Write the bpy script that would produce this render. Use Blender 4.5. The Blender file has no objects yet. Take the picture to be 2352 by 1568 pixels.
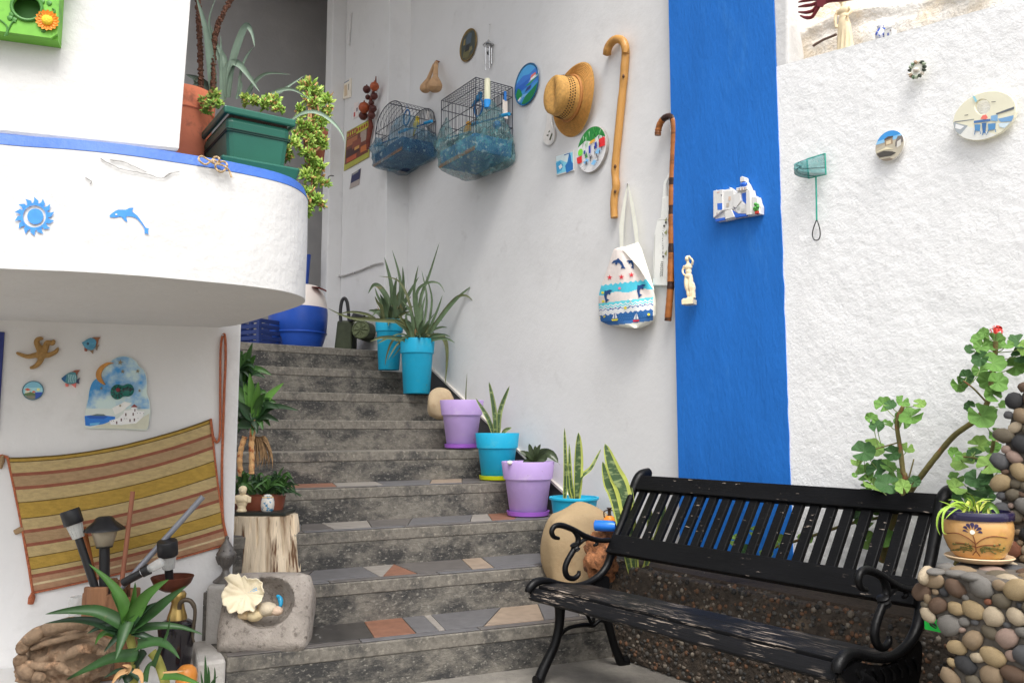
import bpy, bmesh, math, random
from mathutils import Vector, Matrix, noise
S = bpy.context.scene
COL = S.collection
rad = math.radians
# ------------------------------------------------------------------ camera
FPX, CH, HOR = 1898.0, 1.08, 985.0          # focal length and horizon on a 2352 x 1568 frame
PITCH = math.atan((HOR - 784) / FPX)
cd = bpy.data.cameras.new('camera'); cam = bpy.data.objects.new('camera', cd); COL.objects.link(cam)
cd.sensor_width = 36; cd.lens = 36 * FPX / 2352; cd.clip_start = .05; cd.clip_end = 500
cam.location = (0, 0, CH); cam.rotation_euler = (rad(90) + PITCH, 0, 0)
S.camera = cam
# ------------------------------------------------------------------ sky, sun, exposure
SUN_EL, SUN_AZ = rad(58), rad(170)            # soft light from behind the camera, a little left
w = bpy.data.worlds.new("World"); S.world = w; w.use_nodes = True
nt = w.node_tree; nt.nodes.clear()
sky = nt.nodes.new('ShaderNodeTexSky'); sky.sky_type = 'NISHITA'; sky.sun_disc = False
sky.sun_elevation = SUN_EL; sky.sun_rotation = SUN_AZ; sky.air_density = 1.0; sky.dust_density = 4.0; sky.ozone_density = .6
hs = nt.nodes.new('ShaderNodeHueSaturation'); hs.inputs['Saturation'].default_value = .22   # bright overcast
bg = nt.nodes.new('ShaderNodeBackground'); bg.inputs['Strength'].default_value = .12
wo = nt.nodes.new('ShaderNodeOutputWorld')
nt.links.new(sky.outputs[0], hs.inputs['Color']); nt.links.new(hs.outputs[0], bg.inputs['Color']); nt.links.new(bg.outputs[0], wo.inputs[0])
sd = bpy.data.lights.new('sun', 'SUN'); sun = bpy.data.objects.new('sun', sd); COL.objects.link(sun)
sd.energy = 1.15; sd.angle = rad(28); sd.color = (1, .965, .91)
sdir = Vector((math.sin(SUN_AZ) * math.cos(SUN_EL), math.cos(SUN_AZ) * math.cos(SUN_EL), math.sin(SUN_EL)))
sun.rotation_euler = sdir.to_track_quat('Z', 'Y').to_euler(); sun.location = (0, 0, 12)
vs = S.view_settings
S.display_settings.display_device = 'sRGB'
vs.view_transform = 'Standard'; vs.look = 'None'; vs.gamma = 1; vs.exposure = 1.08; vs.use_curve_mapping = False
S.cycles.max_bounces = 10; S.cycles.diffuse_bounces = 6; S.cycles.transparent_max_bounces = 16
# ------------------------------------------------------------------ geometry helpers
_c, _s = math.cos(PITCH), math.sin(PITCH)
CAM = Vector((0, 0, CH))
def ray(u, v):
    a = (u - 1176) / FPX; b = (784 - v) / FPX
    return Vector((a, _c - b * _s, _s + b * _c))
def at_h(u, v, h):
    d = ray(u, v); return CAM + d * ((h - CH) / d.z)
def at_y(u, v, y):
    d = ray(u, v); return CAM + d * (y / d.y)
def pxm(y):                                   # metres per pixel at distance y
    return y / FPX
class Wall:                                   # a vertical plane: x to the right along it, out towards the yard, z up
    def __init__(s, p, ang):
        s.a = ang; s.p = Vector((p[0], p[1], 0)); s.e = Vector((math.cos(ang), math.sin(ang), 0)); s.n = Vector((math.sin(ang), -math.cos(ang), 0))
    def at(s, u, v, off=0):
        d = ray(u, v); q = s.p + s.n * off - CAM; q.z = 0
        t = q.dot(s.n) / d.dot(s.n); return CAM + d * t
    def pt(s, x, out, z): return s.p + s.e * x + s.n * out + Vector((0, 0, z))
    def x(s, P): return (P - s.p).dot(s.e)
    def d(s, P): return (P - s.p).dot(s.n)
    def frame(s, org):                        # local x right, y into the wall, z up
        return Matrix.Translation(org) @ Matrix.Rotation(s.a, 4, 'Z')
# ------------------------------------------------------------------ objects
TM = {}
def thing(name, label, cat, loc=(0, 0, 0), rz=0, group=None):
    o = bpy.data.objects.new(name, None); COL.objects.link(o); o.empty_display_size = .05
    o.location = loc; o.rotation_euler = (0, 0, rz); o['label'] = label; o['category'] = cat
    if group: o['group'] = group
    TM[o] = Matrix.Translation(loc) @ Matrix.Rotation(rz, 4, 'Z')
    return o
def tag(o, label, cat, group=None):
    o['label'] = label; o['category'] = cat
    if group: o['group'] = group
    return o
def root_of(p):
    while p.parent: p = p.parent
    return p
class MB:
    def __init__(s, M=None):
        s.v = []; s.f = []; s.m = []; s.sm = []; s.M = M
    def add(s, vs, fs, mi=0, smooth=True):
        b = len(s.v)
        s.v += [(s.M @ Vector(p)) if s.M else Vector(p) for p in vs]
        s.f += [tuple(i + b for i in f) for f in fs]
        if isinstance(mi, int): s.m += [mi] * len(fs)
        else: s.m += mi
        s.sm += [smooth] * len(fs)
        return s
    def box(s, c, size, mi=0, R=None):
        hx, hy, hz = [q / 2 for q in size]; c = Vector(c)
        P = [Vector((x, y, z)) for z in (-hz, hz) for y in (-hy, hy) for x in (-hx, hx)]
        if R: P = [R @ p for p in P]
        return s.add([c + p for p in P], [(0, 2, 3, 1), (4, 5, 7, 6), (0, 1, 5, 4), (2, 6, 7, 3), (0, 4, 6, 2), (1, 3, 7, 5)], mi, False)
    def hexa(s, P, mi=0):                     # eight corners, bottom four then top four
        return s.add(P, [(0, 3, 2, 1), (4, 5, 6, 7), (0, 1, 5, 4), (1, 2, 6, 5), (2, 3, 7, 6), (3, 0, 4, 7)], mi, False)
    def prism(s, poly, a, b, mi=0, ax='y', side=None, hole=None, smooth=False):
        # polygon in (x,z) extruded along y from a to b, or in (x,y) along z
        n = len(poly)
        f = (lambda p, t: (p[0], t, p[1])) if ax == 'y' else (lambda p, t: (p[0], p[1], t))
        V = [f(p, a) for p in poly] + [f(p, b) for p in poly]
        F = [tuple(range(n)), tuple(range(2 * n - 1, n - 1, -1))] + [(i, i + n, (i + 1) % n + n, (i + 1) % n) for i in range(n)]
        sd_ = mi if side is None else side
        return s.add(V, F, [mi, mi] + [sd_] * n, smooth)
    def tube(s, pts, r, seg=8, mi=0, flat=1.0, cap=True, up=None):
        pts = [Vector(p) for p in pts]; n = len(pts)
        if not hasattr(r, '__len__'): r = [r] * n
        V = []; F = []; N = None
        for i, p in enumerate(pts):
            t = (pts[min(i + 1, n - 1)] - pts[max(i - 1, 0)])
            if t.length < 1e-9: t = Vector((0, 0, 1))
            t.normalize()
            if N is None:
                ref = Vector(up) if up else (Vector((0, 0, 1)) if abs(t.z) < .9 else Vector((1, 0, 0)))
                N = (ref - t * ref.dot(t)).normalized()
            else:
                q = N - t * N.dot(t)
                if q.length > 1e-6: N = q.normalized()
            B = t.cross(N)
            for k in range(seg):
                a = 2 * math.pi * k / seg
                V.append(p + (N * math.cos(a) * flat + B * math.sin(a)) * r[i])
        for i in range(n - 1):
            for k in range(seg):
                k2 = (k + 1) % seg
                F.append((i * seg + k, i * seg + k2, (i + 1) * seg + k2, (i + 1) * seg + k))
        if cap: F += [tuple(range(seg - 1, -1, -1)), tuple((n - 1) * seg + k for k in range(seg))]
        return s.add(V, F, mi, True)
    def lathe(s, prof, seg=28, mi=0, c=(0, 0, 0), sx=1, sy=1, close=False):
        c = Vector(c); V = []; F = []; M_ = []
        for (r, z) in prof:
            for k in range(seg):
                a = 2 * math.pi * k / seg
                V.append(c + Vector((r * math.cos(a) * sx, r * math.sin(a) * sy, z)))
        n = len(prof)
        for i in range(n - 1):
            for k in range(seg):
                k2 = (k + 1) % seg
                F.append((i * seg + k, i * seg + k2, (i + 1) * seg + k2, (i + 1) * seg + k))
                M_.append(mi if isinstance(mi, int) else mi[i])
        if prof[0][0] > 1e-5: F.append(tuple(range(seg - 1, -1, -1))); M_.append(M_[0])
        if prof[-1][0] > 1e-5 and not close: F.append(tuple((n - 1) * seg + k for k in range(seg))); M_.append(M_[-1])
        return s.add(V, F, M_, True)
    def ico(s, c, r, sub=2, mi=0, nz=0, ns=3, seed=0, R=None):
        bm = bmesh.new(); bmesh.ops.create_icosphere(bm, subdivisions=sub, radius=1)
        if not hasattr(r, '__len__'): r = (r, r, r)
        c = Vector(c); V = []
        for q in bm.verts:
            p = q.co.copy()
            if nz: p *= 1 + nz * noise.noise(p * ns + Vector((seed * 7.1, seed * 3.3, seed)))
            p = Vector((p.x * r[0], p.y * r[1], p.z * r[2]))
            if R: p = R @ p
            V.append(c + p)
        F = [tuple(q.index for q in f.verts) for f in bm.faces]; bm.free()
        return s.add(V, F, mi, True)
    def grid(s, fn, nu, nv, mi=0, smooth=True, mifn=None):
        V = [fn(i / nu, j / nv) for j in range(nv + 1) for i in range(nu + 1)]; F = []; M_ = []
        for j in range(nv):
            for i in range(nu):
                a = j * (nu + 1) + i; F.append((a, a + 1, a + nu + 2, a + nu + 1)); M_.append(mifn(i, j) if mifn else mi)
        return s.add(V, F, M_, smooth)
    def blade(s, pts, ws, nrm, th=.25, keel=.2, mi=0, edge=None):
        # a leaf: centre line, half widths, facing direction; a thick folded blade
        pts = [Vector(p) for p in pts]; n = len(pts); V = []; F = []; M_ = []
        nrm = Vector(nrm).normalized()
        for i, p in enumerate(pts):
            t = (pts[min(i + 1, n - 1)] - pts[max(i - 1, 0)]).normalized()
            N = nrm - t * nrm.dot(t)
            N = N.normalized() if N.length > 1e-4 else Vector((0, 0, 1))
            B = t.cross(N); wd = ws[i]
            q = wd * .62
            V += [p + B * wd + N * wd * keel, p + B * q, p - N * wd * th * .3, p - B * q, p - B * wd + N * wd * keel,
                  p - B * q - N * wd * th, p - N * wd * th * 1.5, p + B * q - N * wd * th]
        for i in range(n - 1):
            for k in range(8):
                k2 = (k + 1) % 8
                F.append((i * 8 + k, i * 8 + k2, (i + 1) * 8 + k2, (i + 1) * 8 + k))
                M_.append(edge if (edge is not None and k in (0, 3, 4, 7)) else mi)
        F += [tuple(range(7, -1, -1)), tuple((n - 1) * 8 + k for k in range(8))]; M_ += [mi, mi]
        return s.add(V, F, M_, True)
    def build(s, name, mats, parent=None, loc=None, kind=None, norm=True, bev=0, sub=0):
        if parent is not None: inv = TM[root_of(parent)].inverted()
        elif loc is not None: inv = Matrix.Translation(-Vector(loc))
        else: inv = Matrix.Identity(4)
        me = bpy.data.meshes.new(name)
        me.from_pydata([tuple(inv @ p) for p in s.v], [], s.f)
        if not isinstance(mats, (list, tuple)): mats = [mats]
        for m in mats: me.materials.append(m)
        me.polygons.foreach_set('material_index', s.m); me.polygons.foreach_set('use_smooth', s.sm)
        if norm and any(s.sm): me.set_sharp_from_angle(angle=rad(48))
        if norm:
            bm = bmesh.new(); bm.from_mesh(me); bmesh.ops.recalc_face_normals(bm, faces=bm.faces); bm.to_mesh(me); bm.free()
        me.update()
        o = bpy.data.objects.new(name, me); COL.objects.link(o)
        if parent is not None: o.parent = parent
        elif loc is not None: o.location = loc; TM[o] = Matrix.Translation(loc)
        else: TM[o] = Matrix.Identity(4)
        if kind: o['kind'] = kind
        if bev:
            b = o.modifiers.new('bevel', 'BEVEL'); b.width = bev; b.segments = 2; b.limit_method = 'ANGLE'; b.angle_limit = rad(40)
        if sub:
            b = o.modifiers.new('sub', 'SUBSURF'); b.levels = sub; b.render_levels = sub
        return o
def spline(pts, n=6):                         # smooth curve through points (any dimension)
    P = [tuple(p) for p in pts]; out = []
    if len(P) < 3: n_ = n; return [tuple(P[0][k] + (P[1][k] - P[0][k]) * i / n_ for k in range(len(P[0]))) for i in range(n_ + 1)]
    for i in range(len(P) - 1):
        p0 = P[max(i - 1, 0)]; p1 = P[i]; p2 = P[i + 1]; p3 = P[min(i + 2, len(P) - 1)]
        for j in range(n):
            t = j / n
            out.append(tuple(.5 * (2 * b + (c - a) * t + (2 * a - 5 * b + 4 * c - d) * t * t + (3 * b - a - 3 * c + d) * t ** 3) for a, b, c, d in zip(p0, p1, p2, p3)))
    out.append(P[-1]); return out
def lerp(a, b, t): return a + (b - a) * t
def ell(cx, cy, rx, ry, n=28, rot=0, a0=0, a1=360):
    full = abs(a1 - a0) >= 360; R_ = []
    for i in range(n if full else n + 1):
        a = rad(a0 + (a1 - a0) * i / n); x = rx * math.cos(a); y = ry * math.sin(a); c_ = math.cos(rad(rot)); s_ = math.sin(rad(rot))
        R_.append((cx + x * c_ - y * s_, cy + x * s_ + y * c_))
    return R_
def star(cx, cy, r0, r1, n, rot=90):
    return [(cx + (r0 if i % 2 == 0 else r1) * math.cos(rad(rot + 180 * i / n)), cy + (r0 if i % 2 == 0 else r1) * math.sin(rad(rot + 180 * i / n))) for i in range(2 * n)]
# ------------------------------------------------------------------ materials
def lin(r, g, b, k=1.0):
    f = lambda c: (c / 12.92 if c <= .04045 else ((c + .055) / 1.055) ** 2.4)
    return tuple(min(.92, f(x / 255) * k) for x in (r, g, b))
MC = {}
def mat(name, col, rough=.6, var=.1, vs=8, bump=0, bs=60, metal=0, spec=.5, col2=None, t2=(.52, .6), s2=6, col3=None, t3=(.6, .65), s3=20,
        coat=0, trans=0, alpha=1, ior=1.45, stretch=None, bump2=0, bs2=12, m2=None, r2=.6):
    if name in MC: return MC[name]
    m = bpy.data.materials.new(name); m.use_nodes = True; MC[name] = m
    T = m.node_tree; N = T.nodes; L = T.links; b = N['Principled BSDF']
    b.inputs['Roughness'].default_value = rough; b.inputs['Metallic'].default_value = metal; b.inputs['IOR'].default_value = ior
    b.inputs['Specular IOR Level'].default_value = spec; b.inputs['Coat Weight'].default_value = coat; b.inputs['Coat Roughness'].default_value = .15
    b.inputs['Transmission Weight'].default_value = trans; b.inputs['Alpha'].default_value = alpha
    m.diffuse_color = (*col, 1)
    tc = N.new('ShaderNodeTexCoord'); src = tc.outputs['Object']
    if stretch:
        mp = N.new('ShaderNodeMapping'); mp.inputs['Scale'].default_value = stretch; L.new(src, mp.inputs[0]); src = mp.outputs[0]
    def nz(scale, det=5, ro=.6):
        n = N.new('ShaderNodeTexNoise'); n.inputs['Scale'].default_value = scale; n.inputs['Detail'].default_value = det; n.inputs['Roughness'].default_value = ro
        L.new(src, n.inputs['Vector']); return n.outputs['Fac']
    def mix(f, a, c):
        x = N.new('ShaderNodeMix'); x.data_type = 'RGBA'; L.new(f, x.inputs['Factor'])
        for k, v in ((6, a), (7, c)):
            if isinstance(v, tuple): x.inputs[k].default_value = (*v[:3], 1)
            else: L.new(v, x.inputs[k])
        return x.outputs[2]
    def ramp(f, a, c):
        r = N.new('ShaderNodeMapRange'); r.inputs['From Min'].default_value = a; r.inputs['From Max'].default_value = c; L.new(f, r.inputs[0]); return r.outputs[0]
    cur = mix(ramp(nz(vs), .3, .7), tuple(c * (1 - var) for c in col), tuple(min(.95, c * (1 + var)) for c in col))
    if col2:
        k_ = ramp(nz(s2, 9 if r2 > .6 else 5, r2), *t2)
        if m2:                                # wear gathers in patches
            q_ = N.new('ShaderNodeTexNoise'); q_.inputs['Scale'].default_value = m2[0]; q_.inputs['Detail'].default_value = 2; L.new(tc.outputs['Object'], q_.inputs['Vector'])
            x_ = N.new('ShaderNodeMath'); x_.operation = 'MULTIPLY'; L.new(k_, x_.inputs[0]); L.new(ramp(q_.outputs['Fac'], m2[1], m2[2]), x_.inputs[1]); k_ = x_.outputs[0]
        cur = mix(k_, cur, col2)
    if col3: cur = mix(ramp(nz(s3), *t3), cur, col3)
    L.new(cur, b.inputs['Base Color'])
    h = None
    if bump:
        h = N.new('ShaderNodeBump'); h.inputs['Strength'].default_value = 1; h.inputs['Distance'].default_value = bump; L.new(nz(bs, 6, .62), h.inputs['Height'])
    if bump2:
        h2 = N.new('ShaderNodeBump'); h2.inputs['Strength'].default_value = 1; h2.inputs['Distance'].default_value = bump2; L.new(nz(bs2, 3), h2.inputs['Height'])
        if h: L.new(h.outputs[0], h2.inputs['Normal'])
        h = h2
    if h: L.new(h.outputs[0], b.inputs['Normal'])
    return m
def flat(r, g, b, k=1.35, rough=.45, **kw):     # a plain paint of the colour it has in neutral light
    return mat('paint_%d_%d_%d' % (r, g, b), lin(r, g, b, k), rough=rough, var=.06, vs=40, **kw)
WHITE = mat('white_plaster', (.69, .684, .674), rough=.85, var=.03, vs=2.5, bump=.003, bs=38, bump2=.008, bs2=5, col2=(.72, .71, .69), t2=(.6, .8), s2=3)
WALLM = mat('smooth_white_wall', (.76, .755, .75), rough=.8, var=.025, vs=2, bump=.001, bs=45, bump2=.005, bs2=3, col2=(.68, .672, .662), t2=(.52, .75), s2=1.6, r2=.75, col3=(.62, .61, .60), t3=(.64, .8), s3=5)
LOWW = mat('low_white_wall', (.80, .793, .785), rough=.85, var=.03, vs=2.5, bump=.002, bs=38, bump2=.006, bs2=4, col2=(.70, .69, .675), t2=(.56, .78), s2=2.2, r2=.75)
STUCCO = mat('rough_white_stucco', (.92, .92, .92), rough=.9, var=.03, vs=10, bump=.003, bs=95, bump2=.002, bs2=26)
BLUE = mat('blue_wall_paint', (.02, .165, .58), spec=.2, rough=.6, var=.09, vs=4, stretch=(1, 1, .35), col2=(.035, .2, .62), t2=(.56, .7), s2=5, r2=.75, bump=.003, bs=60, bump2=.004, bs2=12)
BLUECAP = mat('blue_cap_paint', (.045, .14, .5), rough=.5, var=.1, vs=9, bump=.003, bs=40, col2=lin(90, 130, 200), t2=(.6, .75), s2=14)
SHADEP = mat('shade_grey_plaster', (.42, .41, .405), rough=.85, var=.06, vs=2, bump=.003, bs=30, col2=(.48, .47, .46), t2=(.55, .75), s2=2)  # white plaster with the passage's deep shade put into its grey
ROCK = mat('whitewashed_rock', (.82, .79, .74), rough=.9, var=.08, vs=6, bump=.02, bs=24, bump2=.03, bs2=7, col2=lin(228, 212, 188), t2=(.44, .66), s2=5)
CEMENT = mat('stained_cement', (.170, .155, .132), rough=.85, var=.3, stretch=(.6, .6, 1), vs=40, bump=.004, bs=110, col2=(.040, .039, .038), t2=(.43, .58), s2=5.5, r2=.78, col3=(.24, .225, .195), t3=(.57, .68), s3=90)
NOSING = mat('step_lip', (.165, .150, .127), rough=.8, var=.3, vs=36, bump=.003, bs=80, col2=(.06, .057, .053), t2=(.5, .64), s2=6, r2=.75, col3=(.27, .245, .205), t3=(.56, .7), s3=50)
MORTAR = mat('mortar', (.24, .225, .20), rough=.9, var=.2, vs=20, bump=.004, bs=70)
# ------------------------------------------------------------------ the layout
RIS = .19
PSI = rad(-56)
def nose(k):                                  # nosing line of step k: a point and a direction in plan
    y = 3.47 + .345 * (k - 1); p = at_y(694, 985, y); ph = rad(24 + 1.6 * (k - 1))
    return Vector((p.x, y, 0)), Vector((math.cos(ph), math.sin(ph), 0))
def cross_line(p, d, q, e):                   # intersection of two plan lines
    den = d.x * e.y - d.y * e.x; r = q - p; return p + d * ((r.x * e.y - r.y * e.x) / den)
_p, _d = nose(5.2)
_w = ray(1139, 985); _w.z = 0
WA = cross_line(_p, _d, Vector((0, 0, 0)), _w)
M_ = Wall(WA, PSI)                            # the long wall: grey part, blue pillar, white stucco
WL = Wall(at_y(541, 985, 3.72), rad(17))      # the low white wall under the balcony
WF = Wall(at_h(300, 632, 1.535), rad(19))     # the balcony front
print('wall', WA[:], 'L', WL.p[:], 'F', WF.p[:])
# ================================================================== GROUND AND WALLS
def vprism(pts, z0, z1, name, m, label=None, cat=None, parent=None, bev=0, kind=None):
    mb = MB(); mb.prism([(p[0], p[1]) for p in pts], z0, z1, 0, 'z')
    c = sum((Vector((p[0], p[1], 0)) for p in pts), Vector()) / len(pts); c.z = z0
    o = mb.build(name, m, parent, loc=None if parent else c, bev=bev, kind=kind)
    if label: tag(o, label, cat)
    return o
GROUND = mat('rough_concrete_ground', (.21, .195, .17), rough=.9, var=.2, vs=9, bump=.008, bs=60, col2=(.17, .155, .14), t2=(.5, .7), s2=7)
mb = MB(); mb.box((0, 0, -.05), (120, 120, .1)); mb.build('ground', GROUND, loc=(0, 0, 0), kind='structure')
uG0, uG1 = 936, 1552
xg0 = M_.x(M_.at(uG0, 600)); xb0 = M_.x(M_.at(1550, 700, .06)); xb1 = M_.x(M_.at(1797, 600, .06)); xr1 = xb1 + 2.6
P = lambda x, o: M_.pt(x, o, 0)
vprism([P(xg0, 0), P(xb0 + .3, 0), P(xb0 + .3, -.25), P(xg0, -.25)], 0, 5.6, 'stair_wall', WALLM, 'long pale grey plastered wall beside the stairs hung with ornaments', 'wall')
mb = MB(M_.frame(M_.pt(0, 0, 0)))
Q_ = [(xb0 + .0012 * noise.noise(Vector((1, 0, i * .9))), i * .05) for i in range(113)]
Q_ += [(xb1 + .0045 * noise.noise(Vector((5, 0, i * .55))) + .002 * noise.noise(Vector((7, 0, i * 2.1))), i * .05) for i in range(112, -1, -1)]
mb.prism(Q_, -.06, .2, 0); tag(mb.build('blue_pillar', BLUE, loc=M_.pt(xb0 + .3, 0, 0)), 'broad bright blue painted upright band between grey wall and white stucco', 'pillar')
# pier with a bright return face, then a second jamb and the dark passage
R1 = M_.pt(xg0, .2, 0)
x2 = M_.x(M_.at(785, 500, .2))
vprism([P(xg0, -.3), P(xg0, .2), P(x2, .2), P(x2, -.3)], 0, 5.6, 'pier', WALLM, 'white wall pier with a poster and onions beside the passage', 'wall', bev=.006)
x3 = x2 - .02
o2 = M_.d(M_.at(757, 520, .3))
vprism([P(x2 - .003, -.3), P(x2 - .003, .33), P(x2 - .16, .33), P(x2 - .16, -.3)], 0, 5.6, 'door_jamb', WALLM, 'narrow pale plastered jamb at the mouth of the dark passage', 'wall', bev=.012)
vprism([P(x2 - 1.0, -.3), P(x2 - 1.0, 3.2), P(x2 - 1.2, 3.2), P(x2 - 1.2, -.3)], 0, 6.6, 'passage_wall', SHADEP, 'wall at the back of the landing, deep shade put into its grey', 'wall')
vprism([P(x2 - .16, -.3), P(x2 - 1.2, -.3), P(x2 - 1.2, -.45), P(x2 - .16, -.45)], 0, 6.6, 'passage_side_wall', SHADEP, 'side wall deep inside the passage, shade put into its grey', 'wall')
vprism([P(x2 + .1, -.4), P(x2 + .1, 1.6), P(x2 - 1.4, 1.6), P(x2 - 1.4, -.4)], 5.61, 5.8, 'passage_ceiling', SHADEP, 'flat concrete ceiling over the passage', 'ceiling')
vprism([P(xb0 + .1, .065), P(xb0 + .1, 1.5), P(xg0 + .3, 2.1), P(x2 - .9, 2.9), P(x2 - .9, .35), P(x2 - .1, .35), P(x2 - .1, .201), P(xg0 - .001, .201), P(xg0 - .001, .065)], 5.45, 5.6, 'shade_slab', WHITE, 'unseen slab added over the head of the stairs to shade the wall', 'ceiling')  # added slab out of view, shaped to shade the stair wall
# stucco with its sloping top, smooth margin and rock above
rk = thing('stucco_wall', 'rough white stucco wall to the right of the blue pillar', 'wall', M_.pt(xb1, .05, 0), PSI)
tl, tr = M_.at(1878, 127, .055), M_.at(2330, 2, .055)
zt = lambda x: lerp(tl.z, tr.z, (x - M_.x(tl)) / (M_.x(tr) - M_.x(tl)))
mb = MB(); xm = M_.x(M_.at(1832, 500, .055))
def stf(i, j):
    x = lerp(xb1 - .01, xr1, i); z = j * zt(x)
    sm = min(1, max(0, (x - xb1 - .015) / .09))
    dd = .055 + sm * (.0016 * noise.noise(Vector((x * 42, z * 30, 0))) + .003 * noise.noise(Vector((x * 6, z * 6, 4))) + .0016 * noise.noise(Vector((x * 95, z * 70, 9))))
    return M_.pt(x, dd, z)
mb.grid(stf, 220, 260)
def stmi(): pass
mb.build('stucco_coat', STUCCO, rk, norm=False)
mb = MB(); xk = M_.x(M_.at(1838, 60, .05)); zk = zt(xb1) - .04; mb.hexa([M_.pt(xb1 - .008, -.21, zk), M_.pt(xb1 + .06, -.21, zk), M_.pt(xb1 + .06, .054, zk), M_.pt(xb1 - .008, .054, zk), M_.pt(xb1 - .008, -.21, 4.4), M_.pt(xk, -.21, 4.4), M_.pt(xk, .054, 4.4), M_.pt(xb1 - .008, .054, 4.4)]); mb.build('smooth_margin', WHITE, rk, bev=.012)
mb = MB(); V = [P(xb1 - .01, .0), P(xr1, .0), P(xr1, -.2), P(xb1 - .01, -.2)]
mb.hexa([V[0], V[1], V[2], V[3]] + [V[0] + Vector((0, 0, zt(xb1) - .02)), V[1] + Vector((0, 0, zt(xr1) - .02)), V[2] + Vector((0, 0, zt(xr1) - .02)), V[3] + Vector((0, 0, zt(xb1) - .02))])
mb.build('wall_core', WHITE, rk)
mb = MB()
def rkf(i, j):
    x = lerp(xb1 - .01, xr1, i); z = zt(x) - .06 + j * 1.4
    q = Vector((x * 2.2, z * 2.6, 1.3))
    d = -.06 - .55 * max(0, j - .12) ** 1.1 + .05 * noise.fractal(q, .9, 2.1, 5) + (.03 * math.exp(-((j - .17 - .1 * noise.noise(Vector((x * 2, 0, 0)))) / .02) ** 2))
    d = min(d, .03)
    return M_.pt(x, d - .02, z)
mb.grid(rkf, 110, 70)
mb.build('whitewashed_rock', ROCK, rk, norm=False)
# low white wall and balcony on the left
pL = WL.at(547, 985); xe = WL.x(pL); LW = lambda x, o: WL.pt(x, o, 0)
vprism([LW(-3.0, 0), LW(xe, 0), LW(xe - .12, -.3), LW(-3.0, -.3)], 0, 1.72, 'ornament_wall', LOWW, 'low white wall under the balcony with starfish and striped cloth', 'wall', bev=.01)
HB = 1.535
bal = thing('balcony', 'white rounded balcony parapet with a blue painted edge', 'balcony', WF.pt(0, 0, HB), rad(19))
fp = [(-260, 601), (0, 617), (150, 623), (300, 632), (450, 645), (560, 656), (640, 667), (685, 678), (702, 690), (690, 702), (640, 718), (590, 734), (540, 747), (490, 753)]
pl = [at_h(u, v, HB) for (u, v) in fp]
pl = [Vector(p) for p in spline(pl, 5)]
back = [WL.pt(WL.x(pl[-1]), -.02, 0), WL.pt(WL.x(pl[-1]) - .1, -.28, 0), WL.pt(-3.0, -.28, 0)]
HT = 1.935
def parapet(mbx, z0, z1, off0=0, off1=0, rings=1, nzz=.004):
    poly = [Vector((p.x, p.y, 0)) for p in pl] + back; n = len(poly); m = len(pl)
    out = []
    for r in range(rings + 1):
        t = r / rings; z = lerp(z0, z1, t); off = lerp(off0, off1, t)
        for i, p in enumerate(poly):
            q = p.copy()
            if i < m:
                a = poly[max(i - 1, 0)]; b = poly[i + 1]; tt = (b - a).normalized(); nn = Vector((tt.y, -tt.x, 0))
                q += nn * (off + nzz * noise.noise(Vector((p.x * 6, p.y * 6, z * 6))))
            out.append((q.x, q.y, z))
    F = [tuple(range(n)), tuple(range(rings * n + n - 1, rings * n - 1, -1))]
    for r in range(rings):
        for i in range(n): F.append((r * n + i, r * n + (i + 1) % n, (r + 1) * n + (i + 1) % n, (r + 1) * n + i))
    mbx.add(out, F, 0, False)
mb = MB(); parapet(mb, HB, HT - .0365, rings=6); mb.build('parapet', WHITE, bal, bev=.008)
mb = MB(); parapet(mb, HT - .036, HT, .0015, -.012, nzz=.004); mb.build('blue_edge', BLUECAP, bal, bev=.008)
# upper pillar standing on the balcony
q0, q1 = WF.at(441, 0, -.03), WF.at(414, 346, -.03)
up = MB(); z0 = HT + .001
def upx(z): return WF.x(q1) + (WF.x(q0) - WF.x(q1)) * (z - q1.z) / (q0.z - q1.z)
def upf(x, o, z): return WF.pt(x, o, z)
zt_ = 5.2
up.hexa([upf(-3.2, -.03, z0), upf(upx(z0), -.03, z0), upf(upx(z0) - .2, -.36, z0), upf(-3.2, -.36, z0), upf(-3.2, -.03, zt_), upf(upx(zt_), -.03, zt_), upf(upx(zt_) - .2, -.36, zt_), upf(-3.2, -.36, zt_)])
tag(up.build('upper_wall', WHITE, loc=WF.pt(-1, -.2, z0), bev=.012), 'blank white wall block standing on the balcony edge', 'wall')
# ================================================================== STAIRS
st = thing('staircase', 'worn grey cement staircase with stone inlaid treads climbing to a landing', 'stairs', (0, 3.5, 0))
LB0 = at_h(520, 1507, RIS); LB0.z = 0; LBd = Vector((-.559, .829, 0))
def ends(k):
    p, d = nose(k); R_ = cross_line(p, d, M_.pt(0, -.03, 0), M_.e)
    if k < 2: Lp = LB0.copy(); Lp = cross_line(p, d, LB0, LBd)
    else: Lp = cross_line(p, d, LB0, LBd)
    return Lp, R_, d
SLATE = [mat('slate_grey', (.115, .112, .116), rough=.5, var=.15, vs=20, bump=.001, bs=60), mat('black_marble', (.045, .042, .04), rough=.3, var=.3, vs=14, col2=(.35, .34, .33), t2=(.64, .67), s2=9),
         mat('terracotta_stone', (.20, .095, .06), rough=.55, var=.2, vs=22), mat('pale_stone', (.25, .228, .205), rough=.5, var=.15, vs=16), mat('sand_stone', (.26, .20, .15), rough=.55, var=.18, vs=16),
         mat('warm_slate', (.11, .10, .095), rough=.4, var=.2, vs=18)]
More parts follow.
